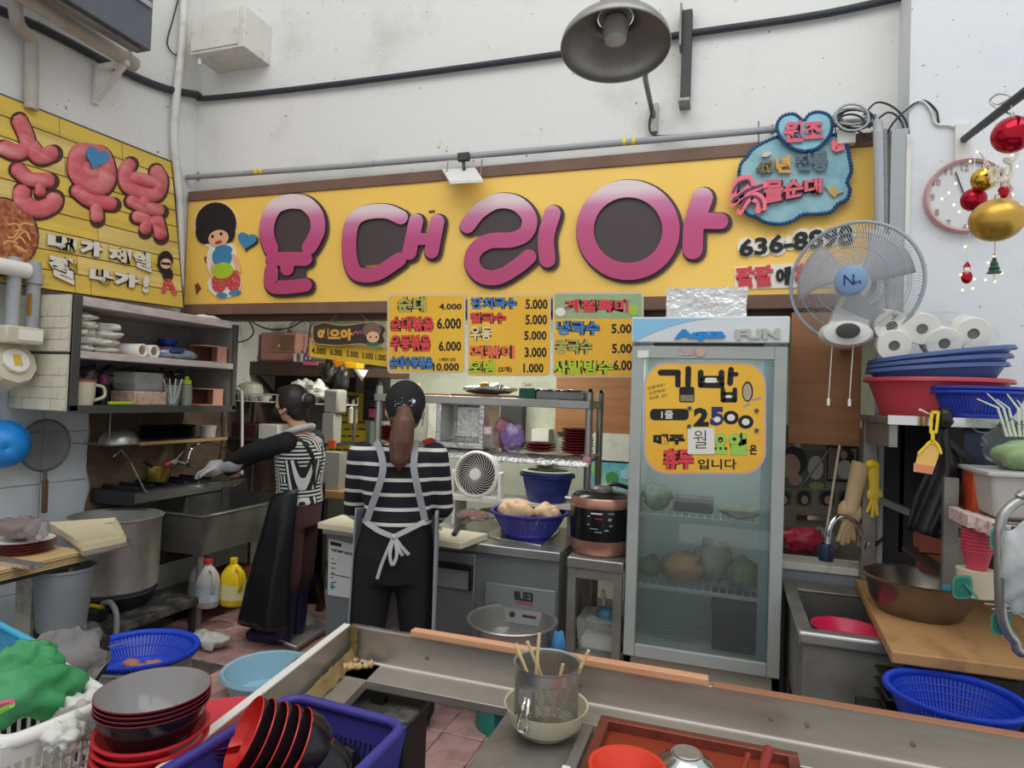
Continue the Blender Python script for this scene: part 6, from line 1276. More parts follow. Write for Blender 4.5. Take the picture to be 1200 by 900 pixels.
def glass(name,tint,a):
 if name in MATS:return MATS[name]
 m=bpy.data.materials.new(name);m.use_nodes=True;MATS[name]=m;nt=m.node_tree;nt.nodes.clear()
 o=nt.nodes.new('ShaderNodeOutputMaterial');mx=nt.nodes.new('ShaderNodeMixShader');tr=nt.nodes.new('ShaderNodeBsdfTransparent');gl=nt.nodes.new('ShaderNodeBsdfGlossy');df=nt.nodes.new('ShaderNodeBsdfDiffuse');m2=nt.nodes.new('ShaderNodeMixShader')
 tr.inputs[0].default_value=srgb(tint);gl.inputs['Roughness'].default_value=.03;df.inputs[0].default_value=(.8,.85,.85,1)
 fr=nt.nodes.new('ShaderNodeFresnel');fr.inputs[0].default_value=1.5
 nt.links.new(fr.outputs[0],mx.inputs[0]);nt.links.new(tr.outputs[0],mx.inputs[1]);nt.links.new(gl.outputs[0],mx.inputs[2])
 m2.inputs[0].default_value=a;nt.links.new(mx.outputs[0],m2.inputs[1]);nt.links.new(df.outputs[0],m2.inputs[2]);nt.links.new(m2.outputs[0],o.inputs[0]);return m  # pale diffuse share puts a washed haze into the glass colour
MB().box(RX0+fwid,RX1-fwid,YF+.018,YF+.024,RB+.06,RH-.075).build('door_glass',glass('door_glass','#f2f6f5',.06),t,smooth=False)
MB().box(RX1-fwid-.045,RX1-fwid,YF+.05,YF+.07,RB+.04,RH-.08).build('inner_mullion',mat('mullion','#9fbcc0',.4),t)
mb=MB()
for z_ in(oy(820,602,YF+.25).z,oy(820,687,YF+.2).z):
 MB().box(RX0+.04,RX1-.08,YF+.09,YF+.1,z_-.012,z_+.006).build('shelf_front',mat('shelf_white','#c4cfcd',.4),t)
 for k in range(15):MB().cyl((RX0+.06+.037*k,YF+.09,z_),(RX0+.06+.037*k,YB2-.04,z_),.003,n=5,cap=False).build('shelf_wire','shelf_white',t)
zA,zB=oy(820,602,YF+.25).z+.006,oy(820,687,YF+.2).z+.006
MB().poly(((747,411),(760,410.5),(760,419),(747,419.5)),PY(YF),0,.004).build('door_sticker','paper',t);MB().oval(821,412,6,6,PY(YF),0,.006).build('door_magnet',mat('magnet_pink','#c9a79a',.5),t);MB().poly(((795,409),(813,408.5),(813,416),(795,416.5)),PY(YF),0,.003).build('door_sticker',mat('sticker_mauve','#c3b0ae',.5,h2='#a05a78',scale=60),t)
PQ=PY(YF+.018)
po=MB().rrect(754.5,424.5,898,556,27,PQ,.001,.003).build('poster',mat('poster_rim','#c9a7bb',.5),t,label='rounded yellow handwritten price poster')
MB().rrect(756.5,426.5,896,554,25.5,PQ,.003,.0036).build('poster_sheet','menu_yellow',po)
f6=zm(740,360,4.5)
def pst(m_,strokes,d=.0046):
 mb=MB()
 for p,r in strokes:mb.stroke(f6(*p),r,PQ,.0036,d,seg=1 if len(p)>2 and r>2 else None)
 return mb.build('poster_letter',m_,po)
pst('ink',[(((155,345),(245,345)),3.6),(((245,345),(245,410)),3.2)]);pst('ink',[(((300,325),(298,410)),3.4)]);MB().rrect(*f6((252,420))[0],*f6((332,502))[0],2.5,PQ,.0036,.0046).build('poster_letter','ink',po);MB().rrect(*f6((257,462))[0],*f6((328,496))[0],1,PQ,.0046,.005).build('poster_fill',mat('rice_gray','#9a8a70',.7,h2='#5a4c3a',scale=90),po)
pst('ink',[(((365,345),(365,410)),3.4),(((365,410),(475,412)),3.4),(((475,345),(475,410)),3.4),(((370,375),(470,375)),3)]);MB().rrect(*f6((388,372))[0],*f6((450,398))[0],2,PQ,.0046,.005).build('poster_fill','paper',po)
pst('ink',[(((525,330),(520,400)),3.4),(((525,355),(553,353)),2.6)]);pst('ink',[(((482,435),(482,490)),2.8),(((482,490),(545,490)),2.8),(((545,435),(545,490)),2.8),(((485,458),(543,458)),2.4)]);MB().oval(*f6((513,471))[0],4,1.8,PQ,.0046,.005).build('poster_fill','paper',po)
MB().text('1줄',rect(*f6((157,545))[0],*f6((220,588))[0]),PQ,.005,.0056,.02).build('poster_text','paper',po);MB().rrect(*f6((98,536))[0],*f6((302,596))[0],5,PQ,.0036,.005).build('poster_roll','ink',po)
MB().text('2',rect(*f6((328,530))[0],*f6((408,630))[0]),PQ,.0036,.0046,.06).build('poster_digit','ink',po);MB().text('5',rect(*f6((415,525))[0],*f6((487,625))[0]),PQ,.0036,.0048,.07).build('poster_digit','navy_plastic',po)
for x,y in((525,582),(603,605)):MB().oval(*f6((x,y))[0],9,8,PQ,.0036,.0047).build('poster_digit','ink',po);MB().oval(*f6((x,y))[0],4.6,4,PQ,.0047,.0051).build('poster_fill','paper',po)
MB().oval(*f6((452,592))[0],4,3.4,PQ,.0048,.0052).build('poster_fill','paper',po)
MB().text('매주',rect(*f6((115,668))[0],*f6((282,725))[0]),PQ,.0036,.0046,.07).build('poster_text','ink',po);MB().text('은',rect(*f6((622,725))[0],*f6((662,778))[0]),PQ,.0036,.0046,.04).build('poster_text','ink',po);MB().text('입니다',rect(*f6((350,800))[0],*f6((555,855))[0]),PQ,.0036,.0046,.02).build('poster_text','ink',po)
for b_,q in(('요',rect(*f6((435,660))[0],*f6((505,775))[0])),('일',rect(*f6((508,662))[0],*f6((610,780))[0]))):MB().text(b_,q,PQ,.0036,.0046,.12).build('poster_outline','ink',po);MB().text(b_,q,PQ,.0048,.0056,.05).build('poster_text',mat('lime_ink','#9fd35a',.5),po)
MB().text('휴무',rect(*f6((165,745))[0],*f6((330,855))[0]),PQ,.0036,.0046,.13).build('poster_outline','ink',po);MB().text('휴무',rect(*f6((165,745))[0],*f6((330,855))[0]),PQ,.0048,.0056,.05).build('poster_text','menu_red',po)
MB().rrect(*f6((296,635))[0],*f6((438,775))[0],1.5,PQ,.006,.008).build('taped_note','paper',po);MB().text('월',rect(*f6((328,650))[0],*f6((395,745))[0]),PQ,.008,.0086,-.005).build('note_text','ink',po)
for k,b_ in enumerate(('안맵게요?','신선해요?','바로 요?')):MB().text(b_,tuple(f6((85+6*k,420+26*k),(178+6*k,398+28*k),(178+6*k,414+28*k),(85+6*k,438+26*k))),PQ,.0036,.0046,0).build('poster_text','ink',po)
MB().oval(*f6((612,445))[0],6.5,12,PQ,.0036,.0046).build('poster_drawing','ink',po);MB().oval(*f6((611,447))[0],5,10,PQ,.0046,.005).build('poster_fill',mat('drawing_gray','#b3a48e',.6),po)
for q in(((640,488),(680,478)),((596,522),(620,510))):MB().stroke(f6(*q),1.5,PQ,.0036,.0046).build('poster_drawing','drawing_gray',po)
for x,y in((306,533),(660,545),(304,628),(660,650)):MB().oval(*f6((x,y))[0],2.4,2.4,PQ,.005,.012).build('poster_magnet',mat('magnet_slate','#3c4a5e',.4),po)
random.seed(13)
mat('bag_clear','#f2f6f2',.15,trans=.95,ior=1.05,bump=.7,bscale=35)
def stored(name,label,cat,px,z_,Yd,rx,ry,rz_,m_,bag=True,n_=1):
 x_=oy(px,640,Yd).x;o=thing(name,label,cat,(x_,Yd,z_));
 MB().ell((x_,Yd,z_+rz_),rx,ry,rz_,18,12,.4,px,3).build('food',m_,o)
 if bag:MB().ell((x_,Yd,z_+rz_*1.05),rx*1.06,ry*1.05,rz_*1.03,18,12,.4,px,3).build('bag','bag_clear',o)
mat('greens','#4f8238',.6,h2='#8fb85a',scale=22,amt=.5);mat('tofu_skin','#d09a55',.6,h2='#a8743a',scale=14);mat('pale_noodle','#b5b09a',.6,h2='#8a8674',scale=18)
stored('tofu_bag','bag of tan fried tofu on the lower refrigerator shelf','bag',800,zB,YF+.25,.1,.1,.065,'tofu_skin');stored('greens_bag','bag of leafy greens at the right on lower refrigerator shelf','bag',872,zB,YF+.2,.07,.08,.075,'greens');stored('greens_bag','bag of greens at the left on lower refrigerator shelf','bag',762,zB,YF+.28,.06,.08,.045,'greens');stored('noodle_bag','bag of pale noodles in the middle of lower refrigerator shelf','bag',838,zB,YF+.3,.09,.08,.1,'pale_noodle')
stored('noodle_pack','pale noodle pack on the right of upper refrigerator shelf','packet',868,zA,YF+.2,.09,.1,.03,'pale_noodle');stored('cabbage_bag','bag of pale cabbage at left on upper refrigerator shelf','bag',768,zA,YF+.25,.07,.08,.06,mat('cabbage','#8fa287',.6,h2='#b8c4a8',scale=16))
o=thing('side_dish_tub','clear tub of dark side dish on upper refrigerator shelf','tub',(oy(812,600,YF+.3).x,YF+.3,zA));x_=oy(812,600,YF+.3).x;MB().box(x_-.1,x_+.1,YF+.22,YF+.38,zA,zA+.08).build('body','bag_clear',o,bevel=.01);MB().box(x_-.09,x_+.09,YF+.23,YF+.37,zA+.005,zA+.05).build('food',mat('dark_dish','#4a4038',.6),o)
o=thing('black_crate','black plastic crate at the bottom of the refrigerator','crate',(oy(862,750,YF+.15).x,YF+.2,RB+.04));x0_,x1_=oy(834,740,YF+.12).x,RX1-.085
MB().box(x0_,x1_,YF+.12,YF+.45,RB+.041,RB+.25).build('body','black_plastic',o,bevel=.012);MB().box(x0_-.006,x1_,YF+.112,YF+.458,RB+.235,RB+.252).build('rim','black_iron',o,bevel=.004)
for k in range(8):MB().box(RX0+.05,RX1-.1,YF+.12+.05*k,YF+.13+.05*k,RB+.04,RB+.046).build('floor_slat','shelf_white',t)
t=thing('foil_covered_box','foil covered box lying on top of the tall refrigerator','box',(-.1,YF,RZ1))
fx0,fx1=oy(777,350,YF+.05).x,oy(880,350,YF+.05).x
def fwrap(u,v):
 return None
mb=MB();nx,ny,nz=14,8,6
W,D,Hh=fx1-fx0-.03,.4,.145
bm_=bmesh.new();bmesh.ops.create_cube(bm_,size=1);bmesh.ops.subdivide_edges(bm_,edges=bm_.edges[:],cuts=9,use_grid_fill=True)
for v in bm_.verts:
 p=Vector((v.co.x*W,v.co.y*D,v.co.z*Hh));p+=Vector((noise.noise(p*14),noise.noise(p*14+Vector((5,0,0))),noise.noise(p*14+Vector((0,9,0)))))*.007
 v.co=p+Vector(((fx0+fx1)/2,YF+.06+D/2,RZ1+Hh/2+.004))
mb.add([v.co.copy()for v in bm_.verts],[[v.index for v in f.verts]for f in bm_.faces]);bm_.free()
mb.build('wrapped_body','foil',t,ang=25)
area('fridge_fill_light',(-.1,YF+.14,RH-.05),(-.1,YF+.25,RB),.5,.04,3.0,(.95,1,1))  # added fill light to brighten the interior; the refrigerator is unlit
MB().box(RX0+.08,RX1-.12,YF+.12,YF+.15,RH-.045,RH-.025).build('fill_strip',mat('lamp_tube','#f5f7e8'),bpy.data.objects['display_fridge'])  # glowing strip added to go with the fill light
# -- right side: wash corner
bx(924,366,1011,521,3.56,.02).build('plywood_board','plywood',label='brown plywood board hanging right of the refrigerator',cat='board')
pw=bx(896,500,1046,668,3.86,.03).build('poster_panel',mat('panel_putty','#8c8777',.7,h2='#75705f',scale=4),label='putty coloured panel with photo posters beside the refrigerator',cat='panel')
KP=PY(3.86)
mat('photo_gray','#5f6058',.5);mat('photo_skin','#b89484',.5);mat('photo_dark','#22201f',.5);mat('photo_white','#c3c4b8',.5)
t=thing('face_poster','large photo poster of a face resting chin on hand','poster',KP(940,572));MB().poly(((905,528),(966,528),(968,572),(905,572)),KP,0,.003).build('sheet','photo_gray',t)
MB().oval(930,541,16,18,KP,.003,.0035).build('hair','photo_dark',t);MB().oval(926,546,12,14,KP,.0035,.004).build('face','photo_skin',t);MB().oval(932,562,8,7,KP,.004,.0045).build('hand','photo_skin',t);MB().oval(956,548,9,14,KP,.003,.0035).build('balloon_letter','photo_white',t);MB().oval(957,569,9,4,KP,.0035,.004).build('sleeve',mat('photo_lime','#9aa860',.5),t)
t=thing('standing_poster','dark framed photo of a person in pale sweater','poster',KP(988,565));MB().poly(((969,522),(1006,523),(1005,566),(968,564)),KP,0,.003).build('frame','photo_dark',t);MB().poly(((971,525),(1004,526),(1003,563),(970,561)),KP,.003,.0035).build('sheet',mat('photo_rose','#8a7468',.5),t)
MB().oval(992,536,9,11,KP,.0035,.004).build('hair','photo_dark',t);MB().oval(989,533,4,5,KP,.004,.0045).build('face','photo_skin',t);MB().oval(990,550,9,11,KP,.0042,.0046).build('sweater','photo_white',t)
for k,(x,lb)in enumerate(((918,'leftmost'),(942,'second'),(969,'third'),(992,'rightmost'))):
 t=thing('portrait_photo','%s of the four small portrait photos below the posters'%lb,'photo',KP(x,592),'small portrait photos');MB().rrect(x-10,574,x+10,592,4,KP,0,.003).build('sheet','photo_gray',t);MB().oval(x,584,8,9,KP,.003,.0036).build('hair','photo_dark',t);MB().oval(x+1,586,4,5,KP,.0036,.004).build('face','photo_skin',t)
for k in range(5):MB().poly(((904+9*k,519),(911+9*k,519),(911+9*k,527),(904+9*k,527)),KP,0,.003).build('photo_strip','photo_white' if k%2 else 'photo_rose',pw)
for k,(x0_,y,lb)in enumerate(((934,606,'upper knife on the magnetic strip beside refrigerator'),(921,622,'lower knife on the strip beside refrigerator'))):
 o=thing('wall_knife',lb,'knife',KP(x0_,y,.02),'knives beside the refrigerator');MB().bar(KP(x0_,y,.02),KP(x0_+12,y+.6,.02),.02,.02).build('handle','photo_dark',o);MB().bar(KP(x0_+12,y+.6,.02),KP(x0_+36,y+2,.02),.006,.022).build('blade','steel_bright',o)
cable('pale_rope',[oy(x,y,3.5)for x,y in((984,522),(978,560),(972,600),(967,630))],.006,'cream_plastic','pale cord hanging below the plywood board','cord')
cable('slanted_rod',[oy(x,y,3.6)for x,y in((974,524),(950,556),(925,588))],.005,'steel_dark','thin dark rod slanting in front of the face poster','rod')
t=thing('white_ledge','white ledge board behind the small sink','ledge',(.45,3.5,.78));MB().box(.27,PXR-.03,3.43,3.62,.765,.8).build('board','white_paint',t,bevel=.004);MB().box(.27,PXR-.03,3.44,3.47,0,.765).build('front_board',mat('ledge_gray','#8b9094',.5),t)
MB().ell(oz(940,641,.82)+Vector((0,.0,.04)),.1,.06,.06,18,12,.5,3).build('magenta_bag',mat('bag_magenta','#b8324e',.4),label='magenta plastic bag behind the small sink',cat='bag');MB().ell(oz(962,640,.82)+Vector((0,-.03,.04)),.09,.05,.055,18,12,.5,7).build('clear_bag','thin_bag',label='clear crumpled bag in front of the magenta bag',cat='bag')
SX0,SX1,SY0,SY1,SZ=.27,.62,2.65,3.42,.72
t=thing('small_sink','small stainless sink with deep basin beside the refrigerator','sink',(SX0,SY0,0))
rw=.055
MB().box(SX0,SX0+rw,SY0,SY1,SZ-.012,SZ).build('rim','steel_dull',t,bevel=.004);MB().box(SX1-.02,SX1,SY0,SY1,SZ-.012,SZ).build('rim','steel_dull',t,bevel=.004);MB().box(SX0+rw,SX1-.02,SY1-.16,SY1,SZ-.012,SZ).build('rim','steel_dull',t,bevel=.004)
MB().box(SX0,SX1,SY0-.012,SY0+.05,SZ-.05,SZ+.004).build('front_rim','steel',t,bevel=.014,seg=3)
bz=SZ-.25
MB().box(SX0+rw-.006,SX0+rw,SY0+.05,SY1-.16,bz,SZ-.012).build('basin_wall','steel_dark',t);MB().box(SX1-.02,SX1-.014,SY0+.05,SY1-.16,bz,SZ-.012).build('basin_wall','steel_dark',t);MB().box(SX0+rw,SX1-.02,SY1-.166,SY1-.16,bz,SZ-.012).build('basin_wall','steel_dark',t);MB().box(SX0+rw,SX1-.02,SY0+.045,SY0+.051,bz,SZ-.012).build('basin_wall','steel_dark',t);MB().box(SX0+rw,SX1-.02,SY0+.05,SY1-.16,bz-.006,bz).build('basin_floor','steel_dark',t)
MB().box(SX0+.02,SX1,SY0+.01,SY0+.022,.35,SZ-.05).build('apron_front','steel_dull',t);MB().box(SX0+.02,SX0+.03,SY0+.02,SY1,.35,SZ-.012).build('apron_side','steel_dull',t)
for x_ in(SX0+.04,SX1-.03):
 for y_ in(SY0+.05,SY1-.04):MB().cyl((x_,y_,0),(x_,y_,bz),.02).build('leg','steel_dull',t)
MB().lathe([(.001,.0),(.09,0),(.125,.05),(.128,.052),(.12,.05),(.085,.008),(.001,.008)],32,((SX0+SX1)/2+.02,SY0+.2,SZ-.075)).build('magenta_bowl','magenta_plastic',label='magenta plastic bowl inside the small sink',cat='bowl')
MB().cyl(((SX0+SX1)/2+.02,SY0+.2,bz),((SX0+SX1)/2+.02,SY0+.2,SZ-.075),.08).build('upturned_pot','steel_dark',label='upturned pot under the magenta bowl in small sink',cat='pot')
MB().lathe([(.07,0),(.07,.3),(.03,.36),(.03,.4)],20,(.2+.08,2.58,.0),cap=True).build('white_canister','milky_plastic',label='white canister standing left of the small sink',cat='canister')
t=thing('sprayer_faucet','chrome gooseneck faucet with blue spray head over small sink','faucet',oy(1020,640,3.4))
fp=[oy(x,y,Y)for x,y,Y in((1020,640,3.4),(1012,628,3.38),(1005,615,3.33),(993,606,3.27),(981,606,3.22),(973,616,3.2),(970,630,3.2),(969,640,3.2))]
MB().tube(curve3(fp),.0125,12).build('neck','chrome',t);MB().lathe([(.02,.03),(.03,.02),(.034,-.02),(.03,-.045),(.001,-.046)],24,oy(968,645,3.2)).build('spray_head',mat('head_navy','#26304a',.3),t);MB().cyl(oy(1008,632,3.4),oy(1028,638,3.4),.02).build('mixer_body','chrome',t);MB().cyl(oy(1012,642,3.38),oy(1014,634,3.38),.024).build('valve','chrome',t);MB().bar(oy(1024,640,3.38),oy(1036,630,3.36),.02,.012).build('lever','black_plastic',t)
def glove(label,pts,r,tips,m_,D0):
 o=thing('rubber_glove',label,'glove',oy(*pts[-1],D0),'hanging rubber gloves')
 P_=[oy(x,y,D0)for x,y in pts];c3=curve3(P_)
 MB().tube(c3,[r*(1.0-.25*i/len(c3))for i in range(len(c3))],14).build('cuff',m_,o)
 e=P_[-1];palm=MB().ell(e,r*1.25,r*.6,r*1.5,16,10);
 palm.build('palm',m_,o)
 for x,y,rr in tips:MB().tube([e,(e+oy(x,y,D0))/2+Vector((0,-.005,0)),oy(x,y,D0)],[r*.38,r*.36,r*.26],8).build('finger',m_,o)
gl=mat('latex_beige','#cdb489',.55,h2='#b99c70',scale=8);gly=mat('latex_yellow','#e3c23a',.5)
glove('long beige rubber glove hanging at left of the pair',[(1010,542),(1003,570),(996,600)],.042,[(982,634,1),(987,638,1),(993,636,1),(1000,632,1),(1006,620,1)],gl,3.36)
glove('long beige rubber glove hanging behind the other beige one',[(1020,548),(1014,575),(1009,605)],.034,[(1000,636,1),(1006,640,1),(1012,636,1),(1018,625,1)],gl,3.42)
glove('short yellow rubber glove hanging beside beige gloves',[(1024,544),(1024,562),(1025,580)],.026,[(1016,600,1),(1022,606,1),(1028,604,1),(1034,582,1)],gly,3.34)
MB().ell(oy(1022,544,3.33),.03,.02,.022,14,10).build('glove_clip','yellow_plastic',label='yellow clip holding the hanging rubber gloves',cat='clip')
t=thing('board_cabinet','dark low cabinet carrying the thick wooden chopping board','cabinet',(.85,3.0,0));MB().box(.66,1.08,2.62,3.44,.05,.685).build('body','dark_gray',t);MB().box(.68,.95,2.61,2.62,.1,.66).build('door','dark_gray',t,bevel=.003)
for x_ in(.7,1.04):MB().box(x_-.02,x_+.02,2.66,2.7,0,.05).build('foot','black_plastic',t)
CB=[(.53,2.42),(1.1,2.44),(1.12,3.4),(.585,3.38)]
MB().hexa([(x,y,.726)for x,y in CB],[(x,y,.768)for x,y in CB]).build('chopping_board','wood_board',label='large thick worn wooden chopping board beside the small sink',cat='chopping board',bevel=.006)
t=thing('wok_basin','wide dark steel basin resting on the wooden chopping board','basin',(.72,2.9,.768));wc=Vector((.73,2.92,.769));wr_=.19
MB().lathe([(.001,.006),(wr_*.72,0),(wr_*.9,.05),(wr_,.13),(wr_*1.08,.132),(wr_*1.1,.138),(wr_*1.02,.142),(wr_*.97,.135),(wr_*.86,.05),(wr_*.68,.012),(.001,.014)],48,wc).build('bowl',mat('wok_steel','#8d8378',.28,.85,h2='#5f564c',scale=5),t)
MB().bar((.71,3.02,1.0),(.86,2.86,.9),.07,.012).build('metal_chute',mat('chute_brown','#4f4640',.45,.6),label='dark metal trough leaning into the wide steel basin',cat='trough')
for k in range(3):MB().box(.52,.75-.02*k,2.4+.02*k,2.62,.56+.04*k,.57+.04*k).build('black_tray','black_plastic',label='%s black tray sticking out beside the blue basket'%('lowest','middle','topmost')[k],cat='tray',group='black trays under the chopping board',bevel=.004)
t=thing('stool','dark low stool under the black trays and blue basket','stool',(.68,2.3,0));MB().box(.45,.93,2.12,2.56,.5,.55).build('seat','black_iron',t)
for x_ in(.48,.9):
 for y_ in(2.16,2.52):MB().box(x_-.02,x_+.02,y_-.02,y_+.02,0,.5).build('leg','black_iron',t)
bk_=od(1118,812,1.93)
colander('oval_basket','bright blue mesh basket in front of the wooden chopping board','basket',(bk_.x,bk_.y,.555),.1,.172,bk_.z-.555,'blue_plastic',n=90,rows=6,sy=.95,t0=.1,t1=.9)
MB().ell((bk_.x+.05,bk_.y-.02,.6),.06,.04,.012,16,8).build('white_ladle','paper',label='white ladle lying inside the bright blue basket',cat='ladle')
# -- steel shelf with basins
t=thing('steel_shelf','steel wall shelf with dark navy curtain at right','shelf',(.9,3.1,.8))
zs=1.53
MB().box(.6,1.7,2.88,3.44,zs-.03,zs).build('top','steel_dull',t,bevel=.004);MB().box(.6,1.7,2.875,2.885,zs-.03,zs+.006).build('front_edge','steel_bright',t)
MB().box(.605,.66,3.36,3.42,.77,zs-.03).build('post','steel_dull',t);MB().box(.61,.64,2.9,3.4,zs-.12,zs-.03).build('side_rail','steel_dull',t)
MB().box(.95,1.02,3.36,3.42,.77,zs-.03).build('post','steel_dull',t)
MB().bar((.66,3.35,1.15),(.95,3.1,1.05),.03,.03).build('brace','steel_dark',t)
MB().box(.662,1.7,3.425,3.445,.77,zs-.03).build('back_panel','black_iron',t)  # dark sheet added over the white wall as shade inside the shelf
m_=bpy.data.materials.new('curtain_navy');m_.use_nodes=True;MATS['curtain_navy']=m_
nt=m_.node_tree;b_=nt.nodes['Principled BSDF'];b_.inputs['Roughness'].default_value=.7
tc=nt.nodes.new('ShaderNodeTexCoord');vo=nt.nodes.new('ShaderNodeTexVoronoi');vo.inputs['Scale'].default_value=9;nt.links.new(tc.outputs['Object'],vo.inputs['Vector'])
r1=nt.nodes.new('ShaderNodeValToRGB');e=r1.color_ramp.elements;e[0].position=.40;e[0].color=srgb('#232a3d');e[1].position=.47;e[1].color=srgb('#232a3d');k_=e.new(.43);k_.color=srgb('#aab0ba')
nt.links.new(vo.outputs['Distance'],r1.inputs[0]);nt.links.new(r1.outputs[0],b_.inputs['Base Color'])
MB().grid(lambda u,v:(.86+u*.8,2.9+.012*math.sin(u*40)*v,zs-.03-v*.36),60,8).build('curtain','curtain_navy',t,solid=.004,label='navy curtain with thin white circles')
def basin(name,label,cat,c,r0,r1,h,m_,grp=None,tilt=None,sy=.9):
 M_=Matrix.Translation(c)@(tilt or Matrix())
 return MB(M_).lathe([(.001,.005),(r0,0),(r1,h),(r1+.016,h+.004),(r1+.018,h-.004),(r1+.012,h+.012),(r1-.004,h+.008),(r0-.004,.008),(.001,.01)],48,sy=sy).build(name,m_,label=label,cat=cat,group=grp)
rb=oy(1098,487,3.12)
basin('red_basin','large rose red plastic basin on the steel shelf','basin',Vector((rb.x,3.14,zs+.001)),.2,.255,.15,'rose_plastic')
for k,lb in enumerate(('lowest','middle','topmost')):basin('slate_basin','%s of three nested slate blue basins above the red basin'%lb,'basin',Vector((rb.x+.01*k,3.14,zs+.105+.028*k)),.175,.242+.004*k,.1,'slate_blue','nested slate blue basins',Matrix.Rotation(RAD(-4-1.6*k),4,'Y'))
cb_=oy(1146,484,2.95)
for k in range(2):colander('blue_colander','%s of two nested royal blue colanders on the shelf edge'%('lower','upper')[k],'colander',Vector((cb_.x,2.96,zs+.003+.016*k)),.1,.155,.105,'royal_blue',n=70,rows=4,sy=.75,grp='nested royal blue colanders')
zp=zs+.262
t=thing('toilet_paper_pack','clear pack of white toilet rolls lying on the slate basins','toilet paper',(rb.x-.02,3.14,zp))
for k,(x_,z_)in enumerate(((-.15,.05),(.03,.06),(.13,.1),(-.05,.12),(-.16,.13))):
 p_=Vector((rb.x-.03+x_,3.1,zp+z_-.005));M_=Matrix.Translation(p_)@Matrix.Rotation(RAD(90),4,'X')@Matrix.Rotation(RAD(12),4,'X')@Matrix.Scale(1.15,4)
 r_=MB(M_).lathe([(.019,.055),(.055,.055),(.057,.05),(.057,-.05),(.055,-.055),(.019,-.055),(.019,.055)],32).build('roll','paper',t);MB(M_).lathe([(.019,.05),(.001,.05)],18).build('core','gray_mix',r_)
MB().ell((rb.x-.035,3.11,zp+.085),.245,.085,.095,30,16,.12,3,4).build('wrapper',mat('wrap_clear','#eef4ee',.2,trans=.9,ior=1.04,bump=.5,bscale=28,alpha=.45),t)
t=thing('yellow_scoop','yellow plastic scoop hanging from the steel shelf','scoop',oy(1086,556,2.8));SP2=PY(2.8)
s2=zm(1000,460,3.46)
MB().poly(s2((300,200),(325,185),(350,235),(345,260),(320,330),(245,318),(262,245)),SP2,-.012,.0).build('blade',mat('scoop_peach','#efc06a',.4),t);MB().poly(s2((245,285),(330,300),(320,332),(243,320)),SP2,.0,.004).build('blade_lip',mat('scoop_orange','#e0936a',.4),t)
MB().stroke(s2((322,200),(322,160)),2.2,SP2,-.012,.006).build('neck','yellow_plastic',t);MB().stroke(s2((265,245),(300,210),(322,195),(345,215),(356,245)),1.6,SP2,-.012,.006).build('shoulder','yellow_plastic',t)
for q in(((314,160),(318,80)),((336,160),(345,80)),((318,80),(345,80))):MB().stroke(s2(*q),1.8,SP2,-.01,.006).build('handle','yellow_plastic',t)
MB().cyl(oy(1078,480,2.76),oy(1094,488,2.86),.004).build('peg','paper',t)
t=thing('black_apron','black vinyl apron hanging from the steel shelf','apron',oy(1100,635,2.92));AP=PY(2.88)
vin=mat('vinyl_black','#1d1f20',.32,h2='#2b2d2e',scale=8,bump=.3,bscale=9)
al=[(350,105),(330,180),(300,300),(250,420),(220,540),(300,590),(370,600),(410,470),(440,360),(480,270),(440,240),(390,200),(385,105)]
def apr(u,v):
 L=[(350,100),(335,190),(300,300),(250,430),(215,555)];Rr=[(385,100),(400,220),(455,330),(425,460),(372,600)]
 i=min(int(v*4),3);f_=v*4-i;a_=Vector(L[i])*(1-f_)+Vector(L[i+1])*f_;c_=Vector(Rr[i])*(1-f_)+Vector(Rr[i+1])*f_
 p=a_*(1-u)+c_*u;x,y=s2(tuple(p))[0];return AP(x,y,.03*math.sin(u*math.pi)+.02*math.sin(u*11+v*3)*v)
MB().grid(apr,24,24).build('body',vin,t,solid=.012,ang=80);MB().stroke(s2((380,190),(430,235),(490,275)),3,AP,.0,.02).build('strap',vin,t);MB().ell(oy(1107,490,2.84),.03,.03,.04,14,10,.3,2).build('knot',vin,t);MB().stroke(s2((440,280),(445,380),(425,450)),2,AP,0,.015).build('strap',vin,t)
ZQ=oy(1150,602,2.75).z
t=thing('wire_cart','wire cart with curved chrome handle at right picture edge','cart',(1.2,2.7,0))
qx0=oy(1132,600,2.75).x
for k in range(7):MB().cyl((qx0,2.5+.06*k,ZQ),(1.6,2.5+.06*k,ZQ),.004,n=6).build('shelf_wire','steel_dull',t)
for k in range(10):MB().cyl((qx0+.06*k,2.5,ZQ),(qx0+.06*k,2.88,ZQ),.003,n=6).build('cross_wire','steel_dull',t)
MB().cyl((qx0,2.5,ZQ-.03),(1.6,2.5,ZQ-.03),.006).build('front_rail','steel_dull',t)
ZQ2=.92
for k in range(7):MB().cyl((qx0,2.5+.06*k,ZQ2),(1.6,2.5+.06*k,ZQ2),.004,n=6).build('shelf_wire','steel_dull',t)
for x_,y_ in((1.16,2.88),(1.6,2.5),(1.6,2.88)):MB().cyl((x_,y_,0),(x_,y_,ZQ+.1),.012).build('post','steel_dull',t)
hp_=[od(x,y,1.9)for x,y in((1215,580),(1196,586),(1180,598),(1172,615),(1171,650),(1172,700),(1176,730),(1188,750),(1215,765))]
MB().tube(curve3([Vector((1.3,2.5,ZQ+.06))]+hp_+[Vector((1.3,2.5,.95))]),.014,12).build('handle_bar','steel',t)
bx(1140,552,1158,604,2.75,.2).build('orange_tub','orange_plastic',label='orange tub behind the clear bin on wire cart',cat='tub',bevel=.01)
t=thing('clear_bin','pale translucent plastic bin on the wire cart','bin',oy(1180,604,2.62));a_,b_=oy(1158,602,2.6),oy(1225,557,2.6)
